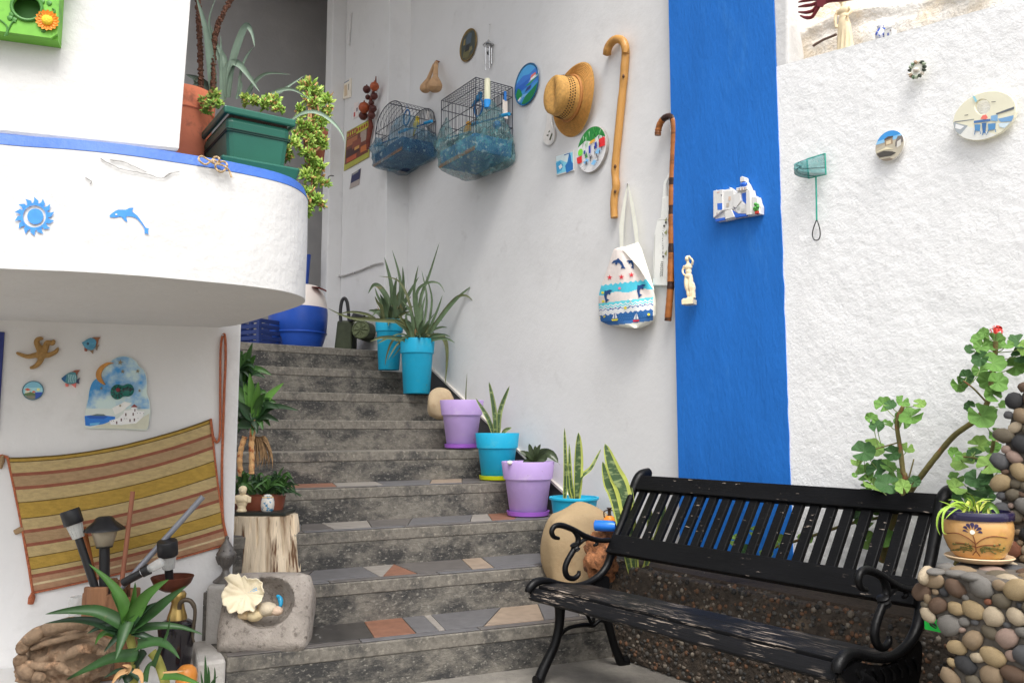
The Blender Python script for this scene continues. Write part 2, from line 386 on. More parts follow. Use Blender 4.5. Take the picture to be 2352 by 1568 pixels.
# joints: front u, back u, colour of the stone to the right of it
TR = {1: [(560, 600, 0), (650, 690, 1), (862, 838, 2), (958, 925, 0), (1010, 975, 3), (1024, 990, 0), (1112, 1150, 4), (1250, 1235, 0), (1330, 1320, 3), (1420, 1420, 5)],
      2: [(560, 600, 5), (690, 720, 0), (872, 832, 3), (880, 905, 2), (958, 905.5, 5), (1085, 1060, 4), (1135, 1105, 0), (1255, 1240, 3), (1320, 1320, 0)],
      3: [(560, 600, 0), (690, 690, 5), (765, 735, 3), (852, 842, 5), (935, 945, 0), (1080, 1085, 3), (1130, 1120, 2), (1182, 1200, 0), (1250, 1250, 5), (1300, 1300, 0)],
      4: [(560, 600, 5), (640, 660, 2), (770, 760, 3), (880, 860, 0), (985, 990, 4), (1060, 1060, 5), (1130, 1140, 0), (1240, 1240, 3)]}
for k in range(1, 10):
    L0, R0, d = ends(k); h = RIS * k
    if k < 9:
        L1, R1_, d1 = ends(k + 1)
    else:
        L1 = M_.pt(x2 - 1.1, 2.6, 0); R1_ = M_.pt(x2 - 1.1, -.35, 0); 
    nrm = Vector((-d.y, d.x, 0))
    mb = MB(); e = Vector((0, 0, 1)); b_ = .03
    nseg = 26
    A_ = [L0, R0, R1_ + nrm * b_, L1 + nrm * b_]
    if k == 9:
        A_ = [L0, R0, M_.pt(xg0 + .2, -.03, 0), R1_, L1]
        mb.prism([(p.x, p.y) for p in A_], 0, h - .062, 0, 'z')
    else:
        mb.hexa([p for p in A_] + [p + e * (h - .062) for p in A_])
    step = mb.build('step' if k < 9 else 'landing', CEMENT, st)
    mb = MB(); fr = [L0 - nrm * .003, R0 - nrm * .003, R1_ + nrm * b_, L1 + nrm * b_]
    if k < 9: mb.hexa([p + e * (h - .0615) for p in fr] + [p + e * (h - .004) for p in fr])
    else: mb.prism([(p.x, p.y) for p in [L0 - nrm * .003, R0 - nrm * .003, M_.pt(xg0 + .2, -.03, 0), R1_, L1]], h - .0615, h - .004, 0, 'z')
    mb.build('nosing', NOSING, step, bev=.005)
    if k in TR:
        y0 = .052                              # dark strip along the edge
        n_ = 4
        for j in range(n_):
            a, b2 = L0.lerp(R0, j / n_ + .001), L0.lerp(R0, (j + 1) / n_ - .001)
            mb = MB(); Q = [a - nrm * -.006, b2 - nrm * -.006, b2 + nrm * y0, a + nrm * y0]
            mb.hexa([p + e * (h - .003) for p in Q] + [p + e * (h + .002) for p in Q]); mb.build('edge_stone', SLATE[5 if (j + k) % 2 else 0], step, bev=.002)
        fl = lambda u: cross_line(L0 + nrm * (y0 + .004), d, Vector((0, 0, 0)), Vector((ray(u, 1300).x, ray(u, 1300).y, 0)))
        bl = lambda u: cross_line(L1 + nrm * .004, d1, Vector((0, 0, 0)), Vector((ray(u, 1300).x, ray(u, 1300).y, 0)))
        J = TR[k]; rr = random.Random(k)
        for i in range(len(J) - 1):
            a, b2, c_, d_ = fl(J[i][0]), fl(J[i + 1][0]), bl(J[i + 1][1]), bl(J[i][1])
            ctr = (a + b2 + c_ + d_) / 4
            Q = [p.lerp(ctr, min(.06, .004 / max(.02, (p - ctr).length))) for p in (a, b2, c_, d_)]
            if (Q[2] - Q[3]).length < .01: Q[3] = Q[3] - d1 * .004
            mb = MB(); mb.hexa([p + e * (h - .003) for p in Q] + [p + e * (h + .0025 + rr.random() * .0015) for p in Q])
            mb.build('paving_stone', SLATE[J[i][2]], step, bev=.0015)
# skirting up the wall
mb = MB()
for k in range(1, 9):
    a, b2 = ends(k)[1], ends(k + 1)[1]
    xa, xb_ = M_.x(a), M_.x(b2)
    for (lo, hi, oo, mi) in ((-.25, .085, .012, 0), (.086, .102, .02, 1)):
        A0, A1 = M_.pt(xa, 0, RIS * k), M_.pt(xb_, 0, RIS * (k + 1))
        z0 = Vector((0, 0, lo)); z1 = Vector((0, 0, hi)); o_ = M_.n * oo; i_ = M_.n * -.01
        mb.hexa([A0 + z0 + i_, A0 + z0 + o_, A1 + z0 + o_, A1 + z0 + i_, A0 + z1 + i_, A0 + z1 + o_, A1 + z1 + o_, A1 + z1 + i_], mi)
mb.build('skirting', [mat('dark_skirting', (.07, .068, .07), rough=.6, var=.2, bump=.002), mat('skirting_bead', (.62, .58, .53), rough=.7, var=.1)], st)
# white plastered flank of the lowest step
mb = MB(); L0, R0, d = ends(1); nrm = Vector((-d.y, d.x, 0))
Q = [L0 - nrm * .016 - d * .11, L0 - nrm * .016 - d * .004, L0 + nrm * .34 - d * .004, L0 + nrm * .34 - d * .11]
mb.hexa([p for p in Q] + [p + Vector((0, 0, RIS - .006)) for p in Q]); mb.build('flank', mat('grimy_plaster', (.44, .42, .395), rough=.9, var=.15, vs=8, bump=.006, bs=30, col2=(.35, .33, .31), t2=(.5, .75), s2=7), st, bev=.012)
# ================================================================== SMALL BUILDERS
def Z(x0, y0, s): return lambda x, y: (.784 * (x0 + x / s), .784 * (y0 + y / s))     # photo-crop measurements -> frame
def clip(poly, conv):
    out = list(poly); n = len(conv)
    for i in range(n):
        a, b = conv[i], conv[(i + 1) % n]; inp = out; out = []
        ins = lambda p: (b[0] - a[0]) * (p[1] - a[1]) - (b[1] - a[1]) * (p[0] - a[0]) >= -1e-9
        for j in range(len(inp)):
            p, q = inp[j - 1], inp[j]
            if ins(p) != ins(q):
                d1 = (b[0] - a[0]) * (p[1] - a[1]) - (b[1] - a[1]) * (p[0] - a[0]); d2 = (b[0] - a[0]) * (q[1] - a[1]) - (b[1] - a[1]) * (q[0] - a[0])
                t = d1 / (d1 - d2); out.append((p[0] + (q[0] - p[0]) * t, p[1] + (q[1] - p[1]) * t))
            if ins(q): out.append(q)
        if not out: return []
    return out
class Print:                                  # flat coloured shapes on a face, each a hair above the last
    def __init__(s, M): s.mb = MB(M); s.mats = []; s.k = 0
    def poly(s, pts, col, out):
        if len(pts) < 3: return
        m = col if not isinstance(col, tuple) else flat(*col)
        if m not in s.mats: s.mats.append(m)
        s.k += 1; y = -(out + s.k * .00022)
        s.mb.add([(p[0], y, p[1]) for p in pts], [tuple(range(len(pts)))], s.mats.index(m), False)
    def build(s, name, parent): 
        return s.mb.build(name, s.mats, parent, norm=False)
def orient(pts):                               # counter-clockwise seen from the yard
    a = sum(pts[i - 1][0] * pts[i][1] - pts[i][0] * pts[i - 1][1] for i in range(len(pts)))
    return pts if a > 0 else pts[::-1]
def wall_thing(W, u, v, name, label, cat, off=0, group=None):
    o = W.at(u, v, off); return thing(name, label, cat, o, W.a, group), o
def wloc(W, o, u, v, out=0):                   # frame position -> local (x, z) on the plane `out` in front of the wall thing
    q = W.at(u, v, W.d(o) + out); return (W.x(q) - W.x(o), q.z - o.z)
def plate(W, u, v, rv, name, label, pics, edge, base, off=0, th=.014, asp=1.0, group=None, cat='plate', lip=True):
    t, o = wall_thing(W, u, v, name, label, cat, off, group)
    r = (W.at(u, v - rv, off).z - W.at(u, v + rv, off).z) / 2
    mb = MB(W.frame(o) @ Matrix.Rotation(rad(90), 4, 'X'))
    pr = [(r * .7, .001), (r * .93, .004), (r, th * .75), (r * .985, th), (r * .95, th * .95), (r * .9, th * .72)] if lip else [(r * .96, .001), (r, .004), (r, th * .8), (r * .98, th)]
    mb.lathe(pr, 36, 0, sx=asp); rim_ = mb.build('rim', edge, t)
    yo = th * .72 if lip else th
    pr_ = Print(W.frame(o)); R_ = (.91 if lip else .975) * r
    cir = [(x * asp, y) for x, y in ell(0, 0, R_, R_, 36)]
    pr_.poly(cir, base, yo)
    for col, pts in pics: pr_.poly(clip([(x * r * asp, y * r) for x, y in orient(pts)], cir), col, yo)
    pr_.build('picture', rim_); return t
def leaf_obj(parent, pts, w, m, nrm=None, name='leaf', th=.25, keel=.2, prof=None, edge=None, n=5):
    P_ = [Vector(p) for p in spline([tuple(p) for p in pts], n)]; N_ = len(P_)
    prof = prof or (lambda t: (min(1, .62 + t * 1.3)) * (1 - t ** 2.2) + .02)
    ws = [w * .5 * prof(i / (N_ - 1)) for i in range(N_)]
    if nrm is None:
        nrm = CAM - P_[N_ // 2]
    mb = MB(); mb.blade(P_, ws, nrm, th, keel, 0, 1 if edge else None)
    return mb.build(name, [m, edge] if edge else [m], parent)
def leaves(parent, m, L, cv, s, y0, rng, lean=.35, th=.25, keel=.25, edge=None, prof=None, name='leaf'):
    for it in L:
        pts, w_ = it[0], it[1]; mm = it[2] if len(it) > 2 else m
        D_ = [cv(*p) for p in pts]
        ln = sum(math.dist(D_[i], D_[i + 1]) for i in range(len(D_) - 1)) * pxm(y0)
        ly = rng.uniform(-lean, lean) * ln
        P3 = [at_y(u, v, y0 + ly * (i / (len(D_) - 1)) - .01 * i) for i, (u, v) in enumerate(D_)]
        nv = CAM - P3[len(P3) // 2]; nv.normalize(); nv += Vector((rng.uniform(-.5, .5), 0, rng.uniform(0, .7)))
        leaf_obj(parent, P3, w_ * .784 / s * pxm(y0), mm, nv, name, th, keel, prof, edge)
def pot_prof(rt, rb, h, rim=.3, lip=.06, wall=.9):
    rr = rt * (1 - lip)
    zr = h * (1 - rim); rm = lerp(rb, rr * .985, 1 - rim * .9)
    return [(rb * .96, 0), (rb, h * .01), (rm, zr - .002), (rm + .001, zr), (rm + rt * lip * 1.1, zr + .003), (rt * .995, h - .004), (rt * .985, h), (rt * wall, h), (rt * wall * .97, h - .02), (rt * wall * .9, h * .82), (0.0, h * .81)]
def remesh(o, vox, sm=1):
    m = o.modifiers.new('remesh', 'REMESH'); m.mode = 'VOXEL'; m.voxel_size = vox; m.use_smooth_shade = True
    if sm:
        k = o.modifiers.new('smooth', 'SMOOTH'); k.factor = .5; k.iterations = sm
    return o
CREAM = mat('ivory_resin', lin(232, 214, 178, 1.05), rough=.55, var=.06, vs=30, col2=lin(180, 140, 90), t2=(.62, .75), s2=40)
SOIL = mat('potting_soil', (.05, .036, .026), rough=.95, var=.4, vs=60, bump=.006, bs=80)
TEAL = mat('turquoise_plastic', lin(24, 160, 198, 1.15), rough=.5, var=.08, vs=5, bump=.0006, bs=60, col2=lin(70, 178, 205, 1.0), t2=(.55, .72), s2=9, r2=.75, col3=lin(90, 130, 130), t3=(.68, .74), s3=45)
LILAC = mat('lilac_plastic', lin(174, 148, 200, 1.2), rough=.5, var=.07, vs=5, bump=.0006, bs=60, col2=lin(190, 172, 206, 1.1), t2=(.55, .72), s2=9, r2=.75, col3=lin(140, 124, 130), t3=(.68, .74), s3=45)
PURPLE = mat('purple_plastic', lin(140, 85, 175, 1.25), rough=.4, var=.04)
LIME = mat('lime_plastic', lin(170, 180, 20, 1.2), rough=.4, var=.04)
STEEL = mat('bright_steel', (.6, .6, .6), rough=.25, metal=1)
BLACKP = mat('black_plastic', (.018, .018, .02), rough=.4, var=.1)
WIRE = mat('dark_cage_wire', (.025, .03, .05), rough=.35, spec=.6)
# ================================================================== ORNAMENTS ON THE GREY WALL
w_ = (250, 250, 250)
plate(M_, 1078, 105, 36, 'brass_plate', 'small round brass relief plate, highest of the plates on grey wall', [
    ((60, 66, 62), [(-.75, -.7), (.75, -.7), (.75, .75), (-.75, .75)]), ((96, 92, 60), [(-.7, -.6), (0, -.75), (.5, -.3), (.1, -.1), (-.5, -.15)]), ((70, 84, 96), [(-.2, .1), (.3, .05), (.45, .6), (.1, .75), (-.25, .5)]),
    ((126, 110, 66), [(-.6, .2), (-.35, .15), (-.3, .55), (-.5, .5)]), ((120, 112, 80), [(.1, -.5), (.5, -.45), (.45, -.2), (.2, -.25)]), ((44, 46, 46), [(-.4, -.3), (.1, -.35), (.25, 0), (-.2, .08)])],
    mat('old_brass', lin(128, 104, 58, 1.2), rough=.4, metal=.6, var=.2, vs=30), (88, 80, 52))
plate(M_, 1213, 195, 47, 'landscape_plate', 'round blue painted plate with sea, headland and house on grey wall', [
    ((70, 150, 205), [(-1, .3), (1, .3), (1, 1), (-1, 1)]), ((52, 110, 190), [(-1, .25), (-.3, .52), (.2, .42), (1, .62), (1, -.1), (-1, -.2)]), ((34, 92, 178), [(-1, -.3), (1, .05), (1, .3), (.3, .22), (-1, .1)]),
    ((30, 128, 70), [(-1, -.35), (-.72, .05), (-.5, -.1), (-.3, -.5), (-1, -.6)]), ((40, 140, 80), [(-.1, -.05), (.35, .02), (.85, .22), (1, .25), (1, .12), (.2, -.12)]), ((150, 180, 200), [(.15, .02), (.9, .1), (.9, .18), (.3, .12)]),
    ((205, 110, 100), [(.3, .14), (.38, .3), (.72, .34), (.78, .2)]), ((235, 225, 215), [(.34, .06), (.34, .16), (.74, .22), (.74, .1)]), ((50, 60, 120), [(-.15, -.35), (.3, -.3), (.4, -.15), (.05, -.18)]),
    ((110, 160, 205), [(-.9, -.75), (-.3, -.4), (.3, -.5), (.2, -.6), (-.3, -.55), (-.8, -.9)]), ((225, 235, 240), [(-.85, -.62), (-.5, -.45), (-.45, -.52), (-.8, -.7)]), ((18, 112, 66), [(-.5, -.9), (-.1, -.55), (.4, -.4), (.95, -.2), (.9, -1), (-.5, -1)])],
    mat('glazed_blue_rim', lin(30, 90, 130, 1.2), rough=.25, var=.1), (58, 135, 195), th=.016)
rr = random.Random(4); tav = [((30, 120, 50), [(-1, .3), (-.4, .5), (0, .36), (.5, .5), (1, .25), (1, 1), (-1, 1)])]
for i in range(26):
    x, y = rr.uniform(-.6, .75), rr.uniform(.3, .95); a = rr.uniform(-60, -120); tav.append((((60, 150, 66) if i % 2 else (22, 92, 40)) if i % 4 else (150, 190, 150), [(x, y), (x + .07, y + .05), (x + .2 * math.cos(rad(a)), y + .25 * math.sin(rad(a)))]))
tav += [((110, 195, 60), ell(-.7, .06, .17, .16, 10)), ((200, 40, 40), [(-.95, -.12), (-.6, -.12), (-.6, -.42), (-.95, -.42)]), ((205, 35, 40), [(.55, .28), (.95, .3), (.95, -.1), (.55, -.08)]), ((215, 160, 50), [(-.1, .22), (.3, .28), (.3, .38), (0, .36)]),
        ((40, 60, 160), [(-.12, .16), (.0, .18), (.0, -.16), (-.12, -.16)]), ((40, 60, 160), [(.28, .2), (.42, .22), (.42, -.06), (.28, -.08)]), ((40, 70, 150), [(-.46, .04), (-.34, .06), (-.34, -.1), (-.46, -.1)]), ((60, 130, 70), [(-.38, -.3), (-.18, -.3), (-.28, -.02)])]
for x, y in ((-.3, -.42), (.5, -.2), (.25, -.62)):
    tav += [((120, 175, 215), [(x - .2, y - .06), (x, y - .16), (x + .2, y - .02), (x, y + .09)])]
    for i in range(6):
        a = rr.uniform(0, 6.3); xx, yy = x + .27 * math.cos(a), y + .2 * math.sin(a); tav += [((70, 66, 70), [(xx, yy), (xx + .05, yy), (xx + .03, yy + .16), (xx - .02, yy + .15)])]
for i in range(30): x, y = rr.uniform(-.7, .7), rr.uniform(-.95, -.4); tav += [(((120, 118, 116) if i % 2 else (250, 250, 250)), [(x, y), (x + .09, y + .01), (x + .08, y + .03), (x, y + .02)])]
plate(M_, 1365, 345, 52, 'taverna_plate', 'round white plate painted with a taverna under green vines, below the hat', tav, mat('white_glaze_rim', lin(170, 165, 160), rough=.3, var=.2, vs=20), (205, 204, 204), th=.022, lip=False)
# wind chime
t, o = wall_thing(M_, 1123, 100, 'wind_chime', 'small silver wind chime hanging on grey wall above the cages', 'wind chime', .03)
mb = MB(); mb.tube([M_.at(1125, 56, 0), M_.at(1125, 57, .03)], .003, 6); mb.build('nail', STEEL, t)
mb = MB(); mb.tube([M_.at(1125, 57, .03), M_.at(1122, 94, .03)], .0012, 5); mb.build('cord', mat('pale_cord', (.5, .48, .45)), t)
c_ = M_.at(1122, 100, .03); px_ = pxm(c_.y)
mb = MB(Matrix.Translation(c_)); mb.lathe([(.005, px_ * 9), (.012, px_ * 5), (.036, -px_ * 2), (.042, -px_ * 5), (.038, -px_ * 6)], 20); mb.build('cap', STEEL, t)
for i, (uu, vb) in enumerate(((1114, 152), (1118, 160), (1123, 166), (1126, 156), (1121, 148))):
    q = c_ + Vector((math.cos(i * 1.257) * .022, math.sin(i * 1.257) * .022, 0)); mb = MB()
    mb.tube([q + Vector((0, 0, -px_ * 6)), q + Vector((0, 0, -px_ * 12))], .0012, 5); mb.tube([q + Vector((0, 0, -px_ * 12)), Vector((q.x, q.y, c_.z - px_ * (vb - 100)))], .0045, 8); mb.build('tube', STEEL, t)
mb = MB(); mb.ico(c_ + Vector((0, 0, -px_ * 24)), (.012, .012, .016), 2); mb.build('striker', mat('dark_bead', (.05, .05, .05), rough=.4), t)
# gourds
GOURD = mat('dried_gourd_skin', lin(178, 142, 105, 1.25), rough=.6, var=.15, vs=14, col2=lin(130, 95, 65), t2=(.55, .8), s2=12)
for (cu, cv_, ru, rv_, lab, top, oo) in ((999, 193, 18, 20, 'dried tan bottle gourd with long neck, front of the pair on wall', (1002, 140), .13), (977, 199, 13, 15, 'dried tan gourd hanging half behind a larger gourd', (1000, 142), .06)):
    c_ = M_.at(cu, cv_, oo); k = pxm(c_.y); t = thing('gourd', lab, 'gourd', c_, 0, 'dried gourds on the grey wall'); tp = M_.at(top[0], top[1], .03)
    mb = MB(); nk = c_.lerp(tp, .45); Q = spline([tuple(c_ + Vector((0, 0, -rv_ * k))), tuple(c_ + Vector((0, 0, -rv_ * k * .55))), tuple(c_), tuple(c_ + (tp - c_) * .3), tuple(c_.lerp(tp, .55)), tuple(c_.lerp(tp, .9))], 6); N_ = len(Q)
    R_ = []
    for i in range(N_):
        tt = i / (N_ - 1); z = lerp(-1, 2.2, tt)
        R_.append(k * ru * (max(.02, math.sqrt(max(0.0004, 1 - min(1, abs(z)) ** 2))) if z < 0.25 else max(.2, 1.0 - .62 * min(1, (z - .2) / .7) - .07 * max(0, z - 1)) * .97))
    mb.tube(Q, R_, 16); mb.build('body', GOURD, t)
    mb = MB(); mb.tube([c_.lerp(tp, .88), tp, tp + M_.n * -.03], [.008, .006, .004], 7); mb.build('stalk', mat('gourd_stalk', lin(140, 90, 60), rough=.8), t)
# straw hat
STRAW = mat('straw', lin(205, 156, 84, .92), rough=.7, var=.22, vs=60, bump=.004, bs=120, col2=lin(150, 100, 50), t2=(.58, .8), s2=18)
t, o = wall_thing(M_, 1316, 228, 'straw_hat', 'woven straw sun hat hanging crown outward on the grey wall', 'hat', .03)
r = (M_.at(1316, 228 - 81).z - M_.at(1316, 228 + 81).z) / 2
F_ = M_.frame(o) @ Matrix.Rotation(rad(-4), 4, 'Z')
mb = MB(F_); HN = 56
def hatp(tt, a):
    ca, sa = math.cos(a), math.sin(a)
    if tt < .4:
        q = tt / .4; R_ = lerp(r, r * .60, q); out = .014 * math.cos(2 * a + .5) * (1 - q) ** 1.3 - .01 + .02 * q
    elif tt < .8:
        q = (tt - .4) / .4; R_ = r * lerp(.595, .52, q); out = .012 + .125 * q
    else:
        q = (tt - .8) / .2; R_ = r * .52 * math.cos(q * math.pi / 2) ** .75; out = .137 + .028 * math.sin(q * math.pi / 2) - .035 * q * math.exp(-(ca * R_ / .02) ** 2 * 0) * (1 - min(1, abs(R_ * ca) / (.3 * r)))
    return (R_ * ca * (.93 if tt > .4 else 1.0) - (0), -out, R_ * sa * 1.0)
mb.grid(lambda i, j: hatp(j * .999, 2 * math.pi * i), HN, 44); mb.build('straw_body', STRAW, t, norm=True)
mb = MB(F_)
for j in range(1, 9):
    rr_ = lerp(r * .99, r * .63, j / 9); mb.tube([(rr_ * math.cos(a / 40 * 6.283), -(.014 * math.cos(2 * a / 40 * 6.283 + .5) * (1 - j / 9) ** 1.3 - .01 + .02 * j / 9) - .001, rr_ * math.sin(a / 40 * 6.283)) for a in range(41)], .003, 5, cap=False)
mb.build('braid_ring', mat('straw_braid', lin(190, 140, 72, 1.1), rough=.75, var=.2, vs=50), t)
mb = MB(F_); mb.tube([(r * .603 * math.cos(a / 48 * 6.283) * .93, -.024, r * .603 * math.sin(a / 48 * 6.283)) for a in range(49)], .010, 6, flat=1, cap=False); mb.build('hat_band', mat('straw_band', lin(170, 115, 60, 1.1), rough=.7, var=.15, vs=60), t)
mb = MB(F_)
for row in range(3):
    for i in range(46):
        a = (i + .5 * (row % 2)) / 46 * 6.283; p = hatp(.56 + row * .05, a); q = Vector((p[0] * 1.006, p[1], p[2] * 1.006)); mb.ico(q, (.0042, .005, .0042), 1)
mb.build('vent_holes', mat('dark_hole', (.03, .02, .012), rough=.9), t, kind='stuff')
# ceramic spoon rest
t, o = wall_thing(M_, 1263, 300, 'spoon_rest', 'white ceramic spoon rest with olive motif hanging beside the hat', 'spoon rest', .004)
C_ = lambda pts, out=0: [wloc(M_, o, u, v, out) for u, v in pts]
sp = [(p[0], p[1]) for p in spline(C_([(1259, 250), (1266, 249), (1269, 270), (1271, 288), (1277, 303), (1275, 322), (1264, 335), (1253, 330), (1249, 315), (1255, 296), (1258, 275), (1259, 250)]), 3)][:-1]
mb = MB(M_.frame(o)); mb.prism(sp, 0, -.012, 0); mb.build('dish', mat('white_glaze', (.75, .74, .72), rough=.22, var=.04), t, bev=.003)
pr = Print(M_.frame(o)); pr.poly([(p[0] * .8, p[1] * .86 - .006) for p in sp], (196, 192, 188), .0122)
for q in ([(1262, 306), (1266, 300), (1267, 304)], [(1258, 312), (1264, 309), (1263, 315)], [(1265, 322), (1271, 306), (1273, 309), (1268, 324)]): pr.poly(C_(q), (60, 66, 40), .0122)
pr.build('olive_motif', t)
# blue sea tile
t, o = wall_thing(M_, 1298, 375, 'sea_tile', 'small square tile with blue sea picture below the hat', 'tile', .004)
C_ = lambda pts, out=0: [wloc(M_, o, u, v, out) for u, v in pts]
q = C_([(1277, 358), (1319, 345), (1320, 392), (1279, 404)]); mb = MB(M_.frame(o)); mb.prism(q, 0, -.006); mb.build('tile_body', mat('white_glaze', (.75, .74, .72)), t, bev=.001)
pr = Print(M_.frame(o))
for col, pts in (((198, 212, 220), [(1279, 360), (1317, 348), (1318, 390), (1281, 401)]), ((120, 190, 212), [(1279, 372), (1290, 368), (1304, 374), (1310, 352), (1317, 350), (1318, 390), (1281, 401)]), ((28, 104, 170), [(1303, 398), (1300, 382), (1306, 372), (1309, 352), (1313, 358), (1315, 372), (1318, 376), (1318, 390)]),
                 ((60, 150, 195), [(1279, 376), (1288, 370), (1296, 380), (1292, 392), (1281, 399)]), ((225, 234, 238), [(1285, 383), (1291, 377), (1294, 384), (1288, 390)]), ((40, 80, 150), [(1298, 356), (1312, 351), (1312, 352.5), (1298, 358)])): pr.poly(C_(pts), col, .0062)
pr.build('picture', t)
# canes
CANE = mat('honey_wood', lin(205, 150, 78, .88), rough=.42, var=.15, vs=18, stretch=(1, 1, .25), col2=lin(150, 92, 40), t2=(.6, .75), s2=14)
CANE2 = mat('scorched_wood', lin(172, 104, 48, .9), rough=.4, var=.2, vs=16, stretch=(.12, .12, 1), col2=lin(44, 22, 14), t2=(.53, .62), s2=8)
t, o = wall_thing(M_, 1420, 300, 'walking_cane', 'honey coloured crooked walking cane, the longer and left one on wall', 'cane', .02, 'walking canes on the wall')
pts = spline([(1394, 126), (1396, 113), (1402, 101), (1412, 92), (1424, 91), (1433, 99), (1437, 117), (1435, 150), (1432, 190), (1426, 250), (1420, 310), (1414, 370), (1413, 400), (1415, 428), (1411, 450), (1410, 476), (1411, 500)], 5)
mb = MB(); mb.tube([M_.at(u, v, .025 + .012 * (v < 120)) for u, v in pts], [lerp(.0245, .021, i / len(pts)) * (1 + .1 * noise.noise(Vector((0, 0, i * .35)))) for i in range(len(pts))], 12); mb.build('stick', CANE, t)
for u, v in ((1413, 382), (1413, 440), (1432, 175)): mb = MB(); mb.ico(M_.at(u, v, .043), (.008, .008, .012), 1); mb.build('knot', mat('wood_knot', (.10, .045, .02), rough=.6), t)
mb = MB(); mb.tube([M_.at(1423, 98, -.01), M_.at(1423, 97, .05)], .004, 6); mb.build('nail', STEEL, t)
t, o = wall_thing(M_, 1541, 500, 'walking_cane', 'dark scorched knobbly walking cane hanging against the blue pillar', 'cane', .03, 'walking canes on the wall')
DK = set()
pts = spline([(1511, 311), (1512, 299), (1517, 283), (1527, 271), (1539, 268), (1547, 275), (1549, 300), (1547, 350), (1545, 400), (1544, 440), (1543, 500), (1543, 560), (1541, 620), (1540, 660), (1537, 700), (1534, 737)], 9)
DK = {i for i, (u, v) in enumerate(pts) if (v < 275) or 408 < v < 424 or 470 < v < 492 or 556 < v < 578 or 646 < v < 664}
mb = MB(); mb.tube([M_.at(u, v, .052) for u, v in pts], [lerp(.017, .0185, i / len(pts)) * (1 + .16 * noise.noise(Vector((3, 0, i * .5)))) for i in range(len(pts))], 12); mb.m = [1 if (i // 12) in DK else 0 for i in range(len(mb.m))]; mb.build('stick', [CANE2, mat('burnt_wood', lin(52, 28, 18), rough=.45, var=.4, vs=40)], t)
mb = MB(); mb.tube([M_.at(u, v, .06) for u, v in spline([(1538, 272), (1540, 285), (1541, 298), (1543, 302), (1545, 294), (1545, 280)], 4)], .004, 6); mb.build('hook', STEEL, t)
